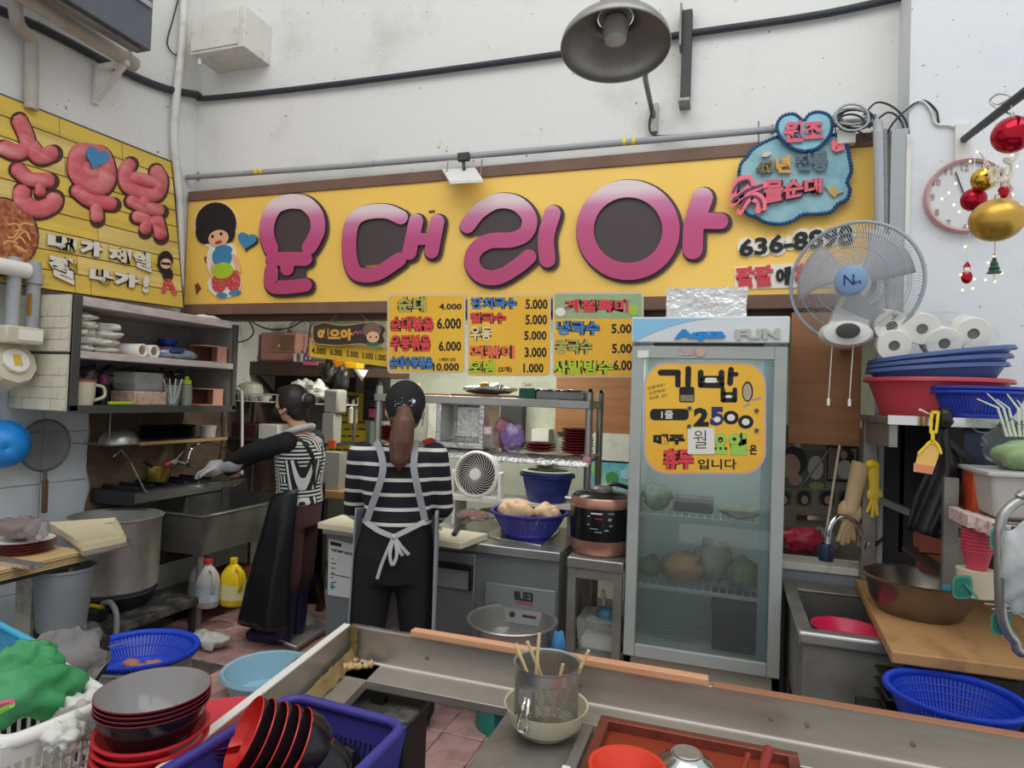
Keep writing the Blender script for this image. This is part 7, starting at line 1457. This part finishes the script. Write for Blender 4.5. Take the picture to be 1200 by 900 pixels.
MB().hexa([(a_.x+.02,2.6,ZQ+.006),(b_.x,2.6,ZQ+.006),(b_.x,2.85,ZQ+.006),(a_.x+.02,2.85,ZQ+.006)],[(a_.x,2.58,b_.z),(b_.x,2.58,b_.z),(b_.x,2.87,b_.z),(a_.x,2.87,b_.z)]).build('body','milky_plastic',t,bevel=.012);MB().box(a_.x-.012,b_.x,2.57,2.88,b_.z-.012,b_.z+.004).build('rim','milky_plastic',t,bevel=.004)
t=thing('leek_bag','clear bag of green leeks above the pale bin','bag',oy(1190,552,2.7));c_=Vector((oy(1192,540,2.7).x,2.7,b_.z+.09));MB().ell(c_,.1,.09,.085,20,14,.35,2).build('bag','bag_clear',t);MB().ell(c_+Vector((.02,0,-.03)),.08,.07,.05,18,12,.3,3).build('leeks',mat('leek','#8fae74',.6,h2='#c3d4a8',scale=14),t)
random.seed(6)
for k in range(9):MB().tube([c_+Vector((-.03+.012*k,0,.03)),c_+Vector((-.06+.02*k,.01*(k%3),.13)),c_+Vector((-.12+.03*k,.01,.16+.02*(k%2)))],[.005,.004,.002],6).build('leek_top',mat('leek_pale','#d3dcc4',.6),t)
for k in range(4):
 bx(1134+13*k,604+4*k,1146+13*k,619+5*k,2.56-.03*k,.2).build('straw_box',mat('box_stripe','#d5c9c4',.6,h2='#b83a44',scale=45,amt=.5),label=('leftmost','second','third','rightmost')[k]+' small red and white box in the row under clear bin',cat='box',group='small red and white boxes')
cs=Vector((oy(1153,700,2.55).x,2.62,ZQ2+.01))
t=thing('bin_tub','cream tub under the stack of red cups on cart','tub',cs);MB().lathe([(.05,0),(.06,.09)],28,cs,cap=True).build('body','cream_plastic',t)
mat('cup_red','#c8475a',.4)
zc_=cs.z+.092
for k in range(7):MB().lathe([(.03,0),(.044,.06),(.047,.061),(.047,.066),(.042,.066),(.027,.004),(.001,.004)],24,(cs.x,cs.y,zc_+.012*k)).build('red_cup','cup_red',label='%s red cup of the nested stack on the wire cart'%nth(k,7),cat='cup',group='nested red cups')
for x,y,Yg,lb in((1172,632,2.45,'upper sea green plastic scoop hanging on wire cart'),(1128,688,2.5,'lower sea green plastic scoop beside the red cups'),(1173,730,2.3,'third sea green scoop hanging low by the chrome handle')):
 o=thing('green_scoop',lb,'scoop',oy(x,y+12,Yg),'sea green scoops');G_=PY(Yg);MB().rrect(x-12,y-14,x+12,y+14,8,G_,-.02,0).build('rim',mat('sea_green','#4f9a84',.4),o);MB().rrect(x-9,y-11,x+9,y+11,6,G_,0,.003).build('bowl',mat('sea_green_deep','#2f7a66',.4),o);MB().stroke([(x+4,y-3),(x+18,y+14)],1.4,G_,0,.01).build('handle','sea_green',o)
MB().ell(od(1196,665,1.85),.055,.05,.13,22,16,.4,5,3).build('white_bag',mat('bag_frost','#dfe4e4',.3,trans=.4,ior=1.1,bump=.5,bscale=30),label='frosty white bag hanging on the chrome cart handle',cat='bag')
t=thing('gray_post','grey flat post with blue tape behind the wire cart','post',oy(1112,700,2.75));bx(1104,560,1124,704,2.8,.03).build('post','steel_dull',t);bx(1104,686,1115,703,2.79,.01).build('tape','icon_cyan',t)
for k,(y0_,y1_)in enumerate(((628,648),(650,672))):bx(1078+3*k,y0_,1104,y1_,3.0+.02*k,.1).build('brick_red_box',mat('brick_red','#8f4a36',.7),label=('upper','lower')[k]+' brick red box behind the grey post',cat='box',group='brick red boxes')
# -- front counter of the stall
mat('counter_steel','#bdb6ac',.34,.7,h2='#958c80',scale=3,amt=.4,stretch=(.5,1,3),bump=.05,bscale=20)
ct=thing('stall_counter','stainless steel stall counter with raised splash lip in the foreground','counter',(0,1.6,0))
YL,ZL,ZT=1.705,.85,.75
xc=-1.06
MB().box(xc,1.6,YL,YL+.012,ZT-.02,ZL).build('splash_lip','counter_steel',ct,bevel=.003)
MB().box(xc,1.6,YL+.012,YL+.022,ZL-.03,ZL).build('lip_fold','steel_bright',ct)
nl=Vector((-.90,.55,0))
MB().hexa([(xc,YL,ZT-.02),(xc-.012,YL,ZT-.02),(nl.x-.012,nl.y,ZT-.02),(nl.x,nl.y,ZT-.02)],[(xc,YL,ZL),(xc-.012,YL,ZL),(nl.x-.012,nl.y,ZL),(nl.x,nl.y,ZL)]).build('side_lip','counter_steel',ct)
mat('lip_edge','#e6e2da',.4)
MB().hexa([(xc+.002,YL,ZL),(xc-.02,YL,ZL),(nl.x-.02,nl.y,ZL),(nl.x+.002,nl.y,ZL)],[(xc+.002,YL,ZL+.004),(xc-.02,YL,ZL+.004),(nl.x-.02,nl.y,ZL+.004),(nl.x+.002,nl.y,ZL+.004)]).build('side_lip_edge','lip_edge',ct)
MB().box(xc,1.6,1.6,YL,ZT-.025,ZT).build('ledge','counter_steel',ct,bevel=.003)
MB().hexa([(xc,YL,ZT-.025),(xc+.11,YL,ZT-.025),(nl.x+.11,nl.y,ZT-.025),(nl.x,nl.y,ZT-.025)],[(xc,YL,ZT),(xc+.11,YL,ZT),(nl.x+.11,nl.y,ZT),(nl.x,nl.y,ZT)]).build('side_ledge','counter_steel',ct)
xa=oz(597,828,ZT).x
MB().box(xa,1.6,.9,1.6,ZT-.04,ZT-.003).build('worktop','steel_dull',ct,bevel=.004)
for x,y in((-1.0,1.64),(.9,1.64)):MB().box(x-.02,x+.02,y-.02,y+.02,0,ZT-.03).build('leg','steel_dark',ct)
for x_ in(-.8,-.35,.12,.2,.42):MB(Matrix.Translation((x_,YL,ZT+.045))@Matrix.Rotation(RAD(90),4,'X')).lathe([(.006,0),(.006,.002),(.001,.004)],10).build('bolt','steel_dark',ct)
MB().box(xc,1.6,YL-.006,YL,ZT,ZT+.004).build('seam','lip_edge',ct)
# -- on the front counter
def strip(name,label,x0_,x1_,m_,h):MB().box(x0_,x1_,1.694,1.724,ZL+.001,ZL+h).build(name,m_,label=label,cat='wood strip',bevel=.003)
strip('wood_strip','raw pinkish wood strip lying along the counter lip',oz(487,740,.855).x,oz(830,800,.855).x,'wood_raw',.02)
strip('wood_lath','thin brown lath continuing along the counter lip at right',oz(834,800,.855).x,1.5,mat('lath_brown','#9a6a4c',.6),.006)
mat('grease','#8f7a4c',.5,h2='#5e3f24',scale=14,amt=.5,bump=.6,bscale=40)
random.seed(12)
t=thing('grease_crust','crusty yellow brown grease in the corner of steel counter','grease',(xc+.03,1.65,ZT))
MB().grid(lambda u,v:(xc+.014+.0*u+(.03+.014*noise.noise(Vector((u*9,3,0))))*v+(nl.x-xc)*u*.42,YL-.004-u*.5,ZT+.004+(1-v)*(.028*(1-u)+.008)+.008*noise.noise(Vector((u*20,v*8,1)))),30,10).build('crust','grease',t,ang=80)
MB().grid(lambda u,v:(xc+.006+.03*u+.01*noise.noise(Vector((v*8,0,0))),YL-.004-.01*u,ZT+.01+v*.095),6,12).build('drip','grease',t,ang=80)
for k in range(14):MB().ell((xc+.03+random.uniform(0,.07),YL-.03-random.uniform(0,.05),ZT+.012),*[random.uniform(.006,.012)]*3,8,6,.4,k).build('crumb',mat('crumb','#c7a978',.7),t)
bc=Vector((-.395,1.52,ZT-.002))
t=thing('cream_bowl','pale green cream bowl under the perforated steel cup','bowl',bc);Rb=.1
MB().lathe([(.001,.004),(.05,.0),(.055,.004),(.085,.03),(Rb,.07),(Rb*1.02,.074),(Rb*.97,.072),(.082,.034),(.05,.012),(.001,.012)],48,bc).build('body',mat('celadon','#cfcdae',.3),t)
sc_=bc+Vector((0,0,.014));Rs=.078;hs=.155
t=thing('perforated_cup','perforated steel cup with wire handle full of skewers','cup',sc_)
def perforated():
 if 'perforated_steel' in MATS:return MATS['perforated_steel']
 m=mat('perforated_steel','#8f8c86',.35,1);nt=m.node_tree;b=nt.nodes['Principled BSDF']
 return m
MB().lathe([(.001,.002),(Rs*.93,0),(Rs*.96,.012),(Rs*.97,.03)],48,sc_).build('bottom','steel_dull',t);MB().lathe([(Rs,hs-.03),(Rs*1.0,hs-.004),(Rs*1.05,hs),(Rs*1.05,hs+.003),(Rs*.98,hs)],48,sc_).build('rim_band','steel',t)
wall=MB();nu,nv=104,26;r_=Rs*.985
def wp_(u,v):a_=2*math.pi*u/nu;return sc_+Vector((r_*math.cos(a_),r_*math.sin(a_),.03+(hs-.06)*v/nv))
for j in range(nv):
 for i in range(nu):
  if((i+j)%2)==0:wall.add([wp_(i,j),wp_(i+1,j),wp_(i+1,j+1),wp_(i,j+1)],[(0,1,2,3)]);continue
  o_=[wp_(i,j),wp_(i+1,j),wp_(i+1,j+1),wp_(i,j+1)];n_=[wp_(i+.5+.33*cx,j+.5+.33*cy)for cx,cy in((-1,-1),(1,-1),(1,1),(-1,1))]
  wall.add(o_+n_,[(k,(k+1)%4,4+(k+1)%4,4+k)for k in range(4)])
wall.build('perforated_wall','steel_dull',t,ang=60,fix=False)
MB().tube(curve3([sc_+Vector((-.03,-Rs-.002,.1)),sc_+Vector((-.028,-Rs-.02,.09)),sc_+Vector((-.035,-Rs-.025,.06)),sc_+Vector((-.04,-Rs-.012,.03)),sc_+Vector((-.02,-Rs-.012,.03)),sc_+Vector((-.018,-Rs-.022,.07)),sc_+Vector((-.02,-Rs-.002,.1))]),.004,8).build('clip_handle','chrome',t);MB().box(sc_.x-.045,sc_.x-.012,sc_.y-Rs-.006,sc_.y-Rs+.006,sc_.z+.085,sc_.z+.115).build('hinge_plate','steel',t)
random.seed(2)
for k,(x,y,x2,y2,lb)in enumerate(((618,752,640,795,'skewer leaning far left in the perforated cup'),(632,742,648,800,'tallest skewer in the perforated cup'),(690,762,662,800,'skewer leaning right out of the perforated cup'),(604,754,628,800,'leftmost thin skewer in the perforated cup'),(660,778,652,805,'short broken skewer in the perforated cup'),(629,768,636,805,'short skewer beside the tall one in cup'))):
 p_=oy(x,y,sc_.y-.03+.012*k);q_=sc_+Vector((random.uniform(-.03,.03),random.uniform(-.03,.03),.01));MB().cyl(p_,q_,.0042,n=7).build('skewer',mat('bamboo','#d8bd8a',.6),label=lb,cat='skewer',group='wooden skewers in the cup')
px0,px1,py0,py1=-.275,.17,.95,1.6
t=thing('rice_cake_pan','square steel pan of thick red sauce set in the counter','pan',(px0,py1,ZT))
mat('stained_steel','#8a4a3a',.4,.5,h2='#5a2a20',scale=12,amt=.5,bump=.2);mat('red_sauce','#8f3c26',.12,h2='#7a301e',scale=5,coat=.5)
w_=.024
MB().box(px0,px1,py1-w_,py1,ZT-.003,ZT+.03).build('rim','stained_steel',t,bevel=.003);MB().box(px0,px0+w_,py0,py1-w_,ZT-.003,ZT+.03).build('rim','stained_steel',t,bevel=.003);MB().box(px1-w_,px1,py0,py1-w_,ZT-.003,ZT+.03).build('rim','stained_steel',t,bevel=.003)
MB().box(px0+w_,px1-w_,py0,py1-w_,ZT-.002,ZT+.006).build('sauce','red_sauce',t);MB().box(px0-.04,px0-.012,py0,py1-.02,ZT-.002,ZT+.012).build('side_bar','steel',t,bevel=.003);MB().box(px0-.035,px0-.018,1.33,1.35,ZT+.012,ZT+.03).build('stop','paper',t)
MB().box(px1-.075,px1-.065,py1-.4,py1-w_,ZT+.006,ZT+.016).build('divider','stained_steel',t)
c_=oz(805,892,ZT+.05);M_=Matrix.Translation((c_.x,c_.y-.02,ZT+.007))
t=thing('steel_bowl','upturned shiny steel bowl lying in the red sauce','bowl',(c_.x,c_.y,ZT));MB(M_).lathe([(.078,0),(.08,.004),(.072,.03),(.05,.055),(.034,.066),(.032,.07),(.001,.071)],44).build('body','steel_bright',t);MB(M_).lathe([(.03,.0712),(.028,.0735),(.001,.073)],30).build('foot_ring','steel',t)
c_=oz(735,905,ZT+.05);MB().lathe([(.04,.0),(.075,.05),(.079,.052),(.079,.057),(.072,.056),(.035,.006),(.001,.006)],40,(c_.x,c_.y,ZT+.007)).build('red_bowl',mat('bowl_red_orange','#d8391c',.35),label='bright red orange bowl at the front of the sauce pan',cat='bowl')
for k,(x,y,r_,lb)in enumerate(((877,884,.006,'thin red stained ladle handle resting in the sauce pan'),(901,878,.011,'thick red stained handle resting on the pan rim'))):p_=oz(x,y,ZT+.06);MB().cyl(p_,Vector((p_.x-.05,p_.y-.2,ZT+.012)),r_,n=12).build('ladle_handle',mat('handle_red','#8a2a20',.4),label=lb,cat='ladle',group='red stained handles')
t=thing('gas_unit','black steel gas burner unit under the front counter','burner',(-.85,1.5,0))
MB().box(-1.02,-.78,1.55,1.68,.0,.675).build('body','black_iron',t,bevel=.006);MB().box(-1.025,-.775,1.545,1.685,.675,.69).build('lid','greasy_iron',t,bevel=.003);MB().box(-.92,-.88,1.6,1.63,.69,.705).build('lid_handle','black_plastic',t)
MB().tube(curve3([(-.78,1.5,.45),(-.74,1.46,.48),(-.72,1.42,.42),(-.72,1.4,.1)]),.014,8).build('gas_hose','pipe_gray',t);MB().bar((-.74,1.45,.52),(-.7,1.45,.52),.02,.01).build('tap','yellow_plastic',t);MB().bar((-.64,1.45,.5),(-.6,1.45,.5),.02,.01).build('tap','yellow_plastic',t)
MB().box(-.74,-.6,1.43,1.5,.43,.5).build('valve_block','black_iron',t)
MB().box(-.56,-.3,1.62,1.66,0,.72).build('teal_board',mat('teal_board','#1f6a70',.5),label='teal board standing under the front counter',cat='board')
# -- foreground basket of bowls
def crate(name,label,cat,corners,z0_,z1_,m_,taper=.82,cols=(14,10),rows=5,rimw=.02,solid_top=.2,cell=.62):
 """rectangular plastic basket: corners of the rim anticlockwise; the walls are a real lattice with openings"""
 o=thing(name,label,cat,sum((Vector((*c,z0_))for c in corners),Vector())/4);cen=sum((Vector(c)for c in corners),Vector((0,0)))/4
 top=[Vector((*c,z1_))for c in corners];bot=[Vector((*(cen+(Vector(c)-cen)*taper),z0_))for c in corners]
 MB().add(bot,[(0,1,2,3)]).build('floor',m_,o,solid=.004)
 rim=[]
 for i in range(4):
  a_,b_,p_=top[i],top[(i+1)%4],top[i-1];e1=(b_-a_).normalized()*.045;e0=(p_-a_).normalized()*.045
  for k in range(6):u=k/5;rim.append(a_+e0*(1-u)**2+e1*u**2)
 MB().tube(rim,rimw*.5,8,closed=True).build('rim',m_,o,ang=70)
 for i in range(4):
  A,B,C_,D_=bot[i],bot[(i+1)%4],top[(i+1)%4],top[i];nc=cols[i%2];mb=MB()
  def W(u,v):return(A*(1-u)+B*u)*(1-v)+(D_*(1-u)+C_*u)*v
  v1=1-solid_top;nrm=((B-A).cross(D_-A)).normalized()*.004
  mb.hexa([W(0,v1),W(1,v1),W(1,1),W(0,1)],[W(0,v1)+nrm,W(1,v1)+nrm,W(1,1)+nrm,W(0,1)+nrm]);mb.hexa([W(0,0),W(1,0),W(1,.08),W(0,.08)],[W(0,0)+nrm,W(1,0)+nrm,W(1,.08)+nrm,W(0,.08)+nrm])
  for c in range(nc+1):u0=max(0,c/nc-.5*(1-cell)/nc);u1=min(1,c/nc+.5*(1-cell)/nc);mb.hexa([W(u0,.08),W(u1,.08),W(u1,v1),W(u0,v1)],[W(u0,.08)+nrm,W(u1,.08)+nrm,W(u1,v1)+nrm,W(u0,v1)+nrm])
  for q in range(1,rows):v0=.08+(v1-.08)*q/rows;mb.hexa([W(0,v0-.012),W(1,v0-.012),W(1,v0+.012),W(0,v0+.012)],[W(0,v0-.012)+nrm,W(1,v0-.012)+nrm,W(1,v0+.012)+nrm,W(0,v0+.012)+nrm])
  mb.build('lattice_wall',m_,o,smooth=False)
 return o
PB=[(-.95,.78),(-.62,.84),(-.62,1.225),(-.915,1.245)]
zr=.86
crate('purple_basket','indigo plastic basket full of black and red bowls in foreground','basket',PB,.66,zr,'indigo_plastic',.84,(22,18),3,.022,.26,.55)
MB().box(-.9,-.66,.85,1.18,.0,.655).build('basket_stand','black_iron',label='black stand carrying the indigo basket of bowls',cat='stand')
mat('bowl_black','#17161a',.18);mat('bowl_lacquer','#d2281f',.25)
def lacquer(label,loc,ax_,s_=1.0,spin=0):
 o=thing('lacquer_bowl',label,'bowl',loc,'black and red bowls in the basket')
 M_=Matrix.Translation(loc)@Vector(ax_).normalized().to_track_quat('Z','Y').to_matrix().to_4x4();r=.062*s_
 MB(M_).lathe([(.001,-.034),(r*.45,-.036),(r*.48,-.03),(r*.78,-.02),(r*.93,0),(r,.03)],36).build('outside','bowl_black',o);MB(M_).lathe([(r,.03),(r*.985,.032),(r*.9,.002),(r*.75,-.014),(r*.4,-.026),(.001,-.027)],36).build('inside','bowl_lacquer',o)
for k in range(5):lacquer(('far left','second','third','fourth','fifth')[k]+' bowl of the tilted row nested in the indigo basket',od(303+14*k,866+4*k,1.25-.012*k),(-.6,-.58,.45),1.14)
lacquer('upturned black bowl at the near edge of the indigo basket',(-.75,.95,.83),(.15,.3,-.9),1.05)
lacquer('red lined bowl leaning on the near right in indigo basket',(-.70,.97,.82),(-.35,-.5,.75),1.0)
lacquer('black bowl lying at the back of the indigo basket',(-.82,1.15,.82),(.1,-.2,-.95),1.05)
lacquer('second black bowl lying at back right of indigo basket',(-.725,1.12,.815),(.2,-.2,-.95),1.05)
lacquer('front bowl of the red pair at right in indigo basket',(-.715,1.04,.84),(-.75,-.2,.45),.95)
lacquer('rear bowl of the red pair at right in indigo basket',(-.685,1.05,.832),(-.75,-.2,.45),.95)
G0=Vector((-1.058,1.0,0))
mat('bowl_gray','#8d8a88',.14);mat('edge_wine','#8f2a34',.3)
zt_=.955
zs0=zt_-.086-.0085*3
for k in range(4):
 c_=G0+Vector((0,0,zs0+.0085*k));o=thing('gray_bowl','%s grey lined black bowl on top of the red bowls'%nth(k,4),'bowl',c_,'grey lined bowls')
 MB().lathe([(.055,0),(.078,.028),(.093,.058),(.101,.082)],44,c_).build('outside','bowl_black',o);MB().lathe([(.101,.082),(.1032,.0835),(.1032,.085),(.1015,.085)],44,c_).build('edge','edge_wine',o);MB().lathe([(.1015,.085),(.0925,.06),(.077,.032),(.055,.012),(.001,.008)],44,c_).build('inside','bowl_gray',o)
mat('bowl_redplastic','#d2343a',.35)
nr=11
for k in range(nr):
 s_=1.03+.009*(nr-1-k);c_=G0+Vector((0,0,zs0-.0165*(nr-1-k)-.022))
 MB().lathe([(.001,.0),(.05*s_,0),(.078*s_,.028),(.096*s_+.0006*(nr-k),.052),(.1*s_,.054),(.1*s_,.058),(.094*s_,.057),(.075*s_,.032),(.001,.006)],44,c_).build('red_bowl','bowl_redplastic',label='%s red plastic bowl of the stack below grey bowls'%nth(k,nr),cat='bowl',group='stacked red plastic bowls')
zlow=zs0-.0165*(nr-1)-.022
MB().box(-1.9,-1.12+.2,.7,1.12,.6,zlow-.001).build('side_bench','steel_dark',label='steel side bench under the red bowl stack',cat='bench')
for k in range(3):MB().lathe([(.001,0),(.06,0),(.11,.03),(.114,.031),(.06,.006),(.001,.006)],36,Vector((-.99,1.12,.8+.008*k))).build('red_dish','red_plastic',label='%s flat red dish leaning behind the bowl stack'%('lowest','middle','topmost')[k],cat='dish',group='flat red dishes')
MB().box(-1.06,-.93,1.05,1.2,.66,.798).build('dish_box','black_plastic',label='dark box under the flat red dishes',cat='box')
zwb=.92
WB=[tuple(oz(x,y,zwb-.02).xy)for x,y in((0,876),(134,822),(62,776),(-85,812))]
crate('white_basket','white plastic basket holding bags at the lower left','basket',WB,.72,zwb-.02,'white_plastic',.86,(11,8),4,.028,.22,.66)
MB().box(min(x for x,y in WB),max(x for x,y in WB),min(y for x,y in WB),max(y for x,y in WB),.0,.715).build('basket_crate','black_plastic',label='dark crate carrying the white plastic basket',cat='crate')
wcn=sum((Vector(c)for c in WB),Vector((0,0)))/4
random.seed(14)
gb=oz(30,806,.92)
t=thing('green_bag','green plastic bag stuffed with vegetables in the white basket','bag',gb)
MB().ell(Vector((gb.x,gb.y,.915)),.095,.085,.055,40,28,.35,8,2.6).build('bag',mat('bag_green','#6fc48a',.25,trans=.45,ior=1.12,h2='#2f9a52',scale=7,bump=.5,bscale=22),t);MB().ell(Vector((gb.x-.055,gb.y+.04,.945)),.06,.055,.045,30,20,.4,2).build('bag_top','bag_green',t)
for k in range(2):MB().tube([od(-4,836-10*k,1.12),od(14,826-4*k,1.1)],.005,6).build('tie_end',mat('tie_lime','#7fe04a',.4)if k==0 else mat('tie_rose','#e05a7a',.4),t)
for k,(x,y,r_,m_,lb)in enumerate(((100,822,.035,'bag_white','white crumpled bag at the rim of white basket'),(92,838,.035,'thin_bag','clear crumpled bag behind the green bag'),(112,826,.022,mat('red_wrap','#d8cfc8',.4,h2='#c8303a',scale=16,amt=.5),'red and white food wrapper in the white basket'),(72,852,.03,'bag_white','white bag edge hanging over the white basket'),(116,812,.02,mat('red_wrap2','#c8303a',.4,h2='#e8e0da',scale=22),'small red printed wrapper beside the clear bag'))):
 c_=oz(x,y,.9);MB().ell(Vector((c_.x,c_.y,.885)),r_*1.3,r_*1.1,r_*.8,28,20,.55,k+20,3).build('food_bag',m_,label=lb,cat='bag')
MB().ell(od(75,775,1.75),.1,.09,.08,22,14,.45,31,3).build('clear_sack','thin_bag',label='clear plastic sack between cyan basket and blue colander',cat='bag')
MB().ell(od(100,770,1.9),.06,.06,.09,18,12,.4,33).build('dark_sack','bag_black',label='small black sack beside the blue colander',cat='bag')
CY=[tuple(oz(x,y,.62).xy)for x,y in((-70,800),(55,782),(52,758),(-40,715))]
CY=[tuple(oz(x,y,.62).xy)for x,y in((-60,800),(44,786),(56,762),(-20,722))]
crate('cyan_basket','cyan plastic basket at the left edge behind green bag','basket',CY,.47,.62,'cyan_plastic',.84,(22,16),3,.026,.2,.55)
cyc=sum((Vector(c)for c in CY),Vector((0,0)))/4
MB().box(cyc.x-.2,cyc.x+.14,cyc.y-.13,cyc.y+.14,0,.465).build('black_crate','black_plastic',label='black crate under the cyan plastic basket',cat='crate')
cl=od(166,762,2.3);zc2=cl.z
MB().lathe([(.001,0),(.14,0),(.165,zc2-.03),(.18,zc2-.02),(.18,zc2-.012),(.16,zc2-.015),(.13,.02)],44,(cl.x,cl.y,0)).build('steel_pail',mat('pail_gray','#9a9a98',.45,.5),label='grey metal pail under the round blue colander',cat='pail')
colander('round_colander','round blue colander with brown peelings on the grey pail','colander',(cl.x,cl.y,zc2-.075),.1,.182,.085,'blue_plastic',n=80,rows=2,sy=.92,t0=.15,t1=.85)
random.seed(15)
for k in range(7):MB().ell((cl.x+random.uniform(-.03,.06),cl.y-.02+random.uniform(-.03,.03),zc2-.055+.008*(k%3)),.036,.024,.016,10,8,.4,k).build('peeling',mat('peel_brown','#a8735a',.7),label='brown food peeling lying in the round blue colander',cat='scraps',group='brown peelings in the colander')
rg=oz(243,752,.05);MB().ell((rg.x,rg.y,.06),.12,.07,.05,24,14,.5,41,3).build('white_rag','bag_white',label='white crumpled rag on the floor beside the sink leg',cat='rag')
bl=oz(312,790,.12);basin('sky_basin','light blue plastic basin on the pink floor tiles','basin',Vector((bl.x,bl.y+.02,.013)),.17,.215,.12,'sky_plastic',sy=1)
MB().ell((bl.x+.13,bl.y+.12,.14),.07,.08,.03,18,12,.35,3).build('red_cloth',mat('cloth_crimson','#a01f38',.85),label='crimson cloth hanging over the light blue basin',cat='cloth')
TR_=[oz(x,y,.06)for x,y in((318,745),(347,757),(385,733),(362,720))];cen=sum(TR_,Vector())/4
TI=[cen+(p-cen)*.88 for p in TR_]
MB().add([Vector((p.x,p.y,.02))for p in TI]+[Vector((p.x,p.y,.06))for p in TR_]+[Vector((p.x,p.y,.056))for p in[cen+(p-cen)*1.05 for p in TR_]],[(0,1,2,3)]+[(k,(k+1)%4,4+(k+1)%4,4+k)for k in range(4)]+[(4+k,4+(k+1)%4,8+(k+1)%4,8+k)for k in range(4)]).build('baking_tray','aluminium',label='shallow aluminium tray on the floor beside the women',cat='tray',solid=.003)
pl_=oz(378,690,.02);t=thing('stick_pot','small pot of thin sticks against the refrigerated counter','pot',(pl_.x,pl_.y,0));pp_=Vector((-2.32,3.75,0));MB().lathe([(.06,.25),(.085,.42),(.08,.42),(.055,.26)],24,pp_).build('pot','white_paint',t);MB().cyl(pp_,pp_+Vector((0,0,.25)),.07).build('foot','dark_gray',t)
for k in range(9):MB().cyl(pp_+Vector((random.uniform(-.04,.04),random.uniform(-.04,.04),.3)),pp_+Vector((random.uniform(-.08,.08),random.uniform(-.06,.06),.52)),.004,n=5).build('stick','handle_wood',t)
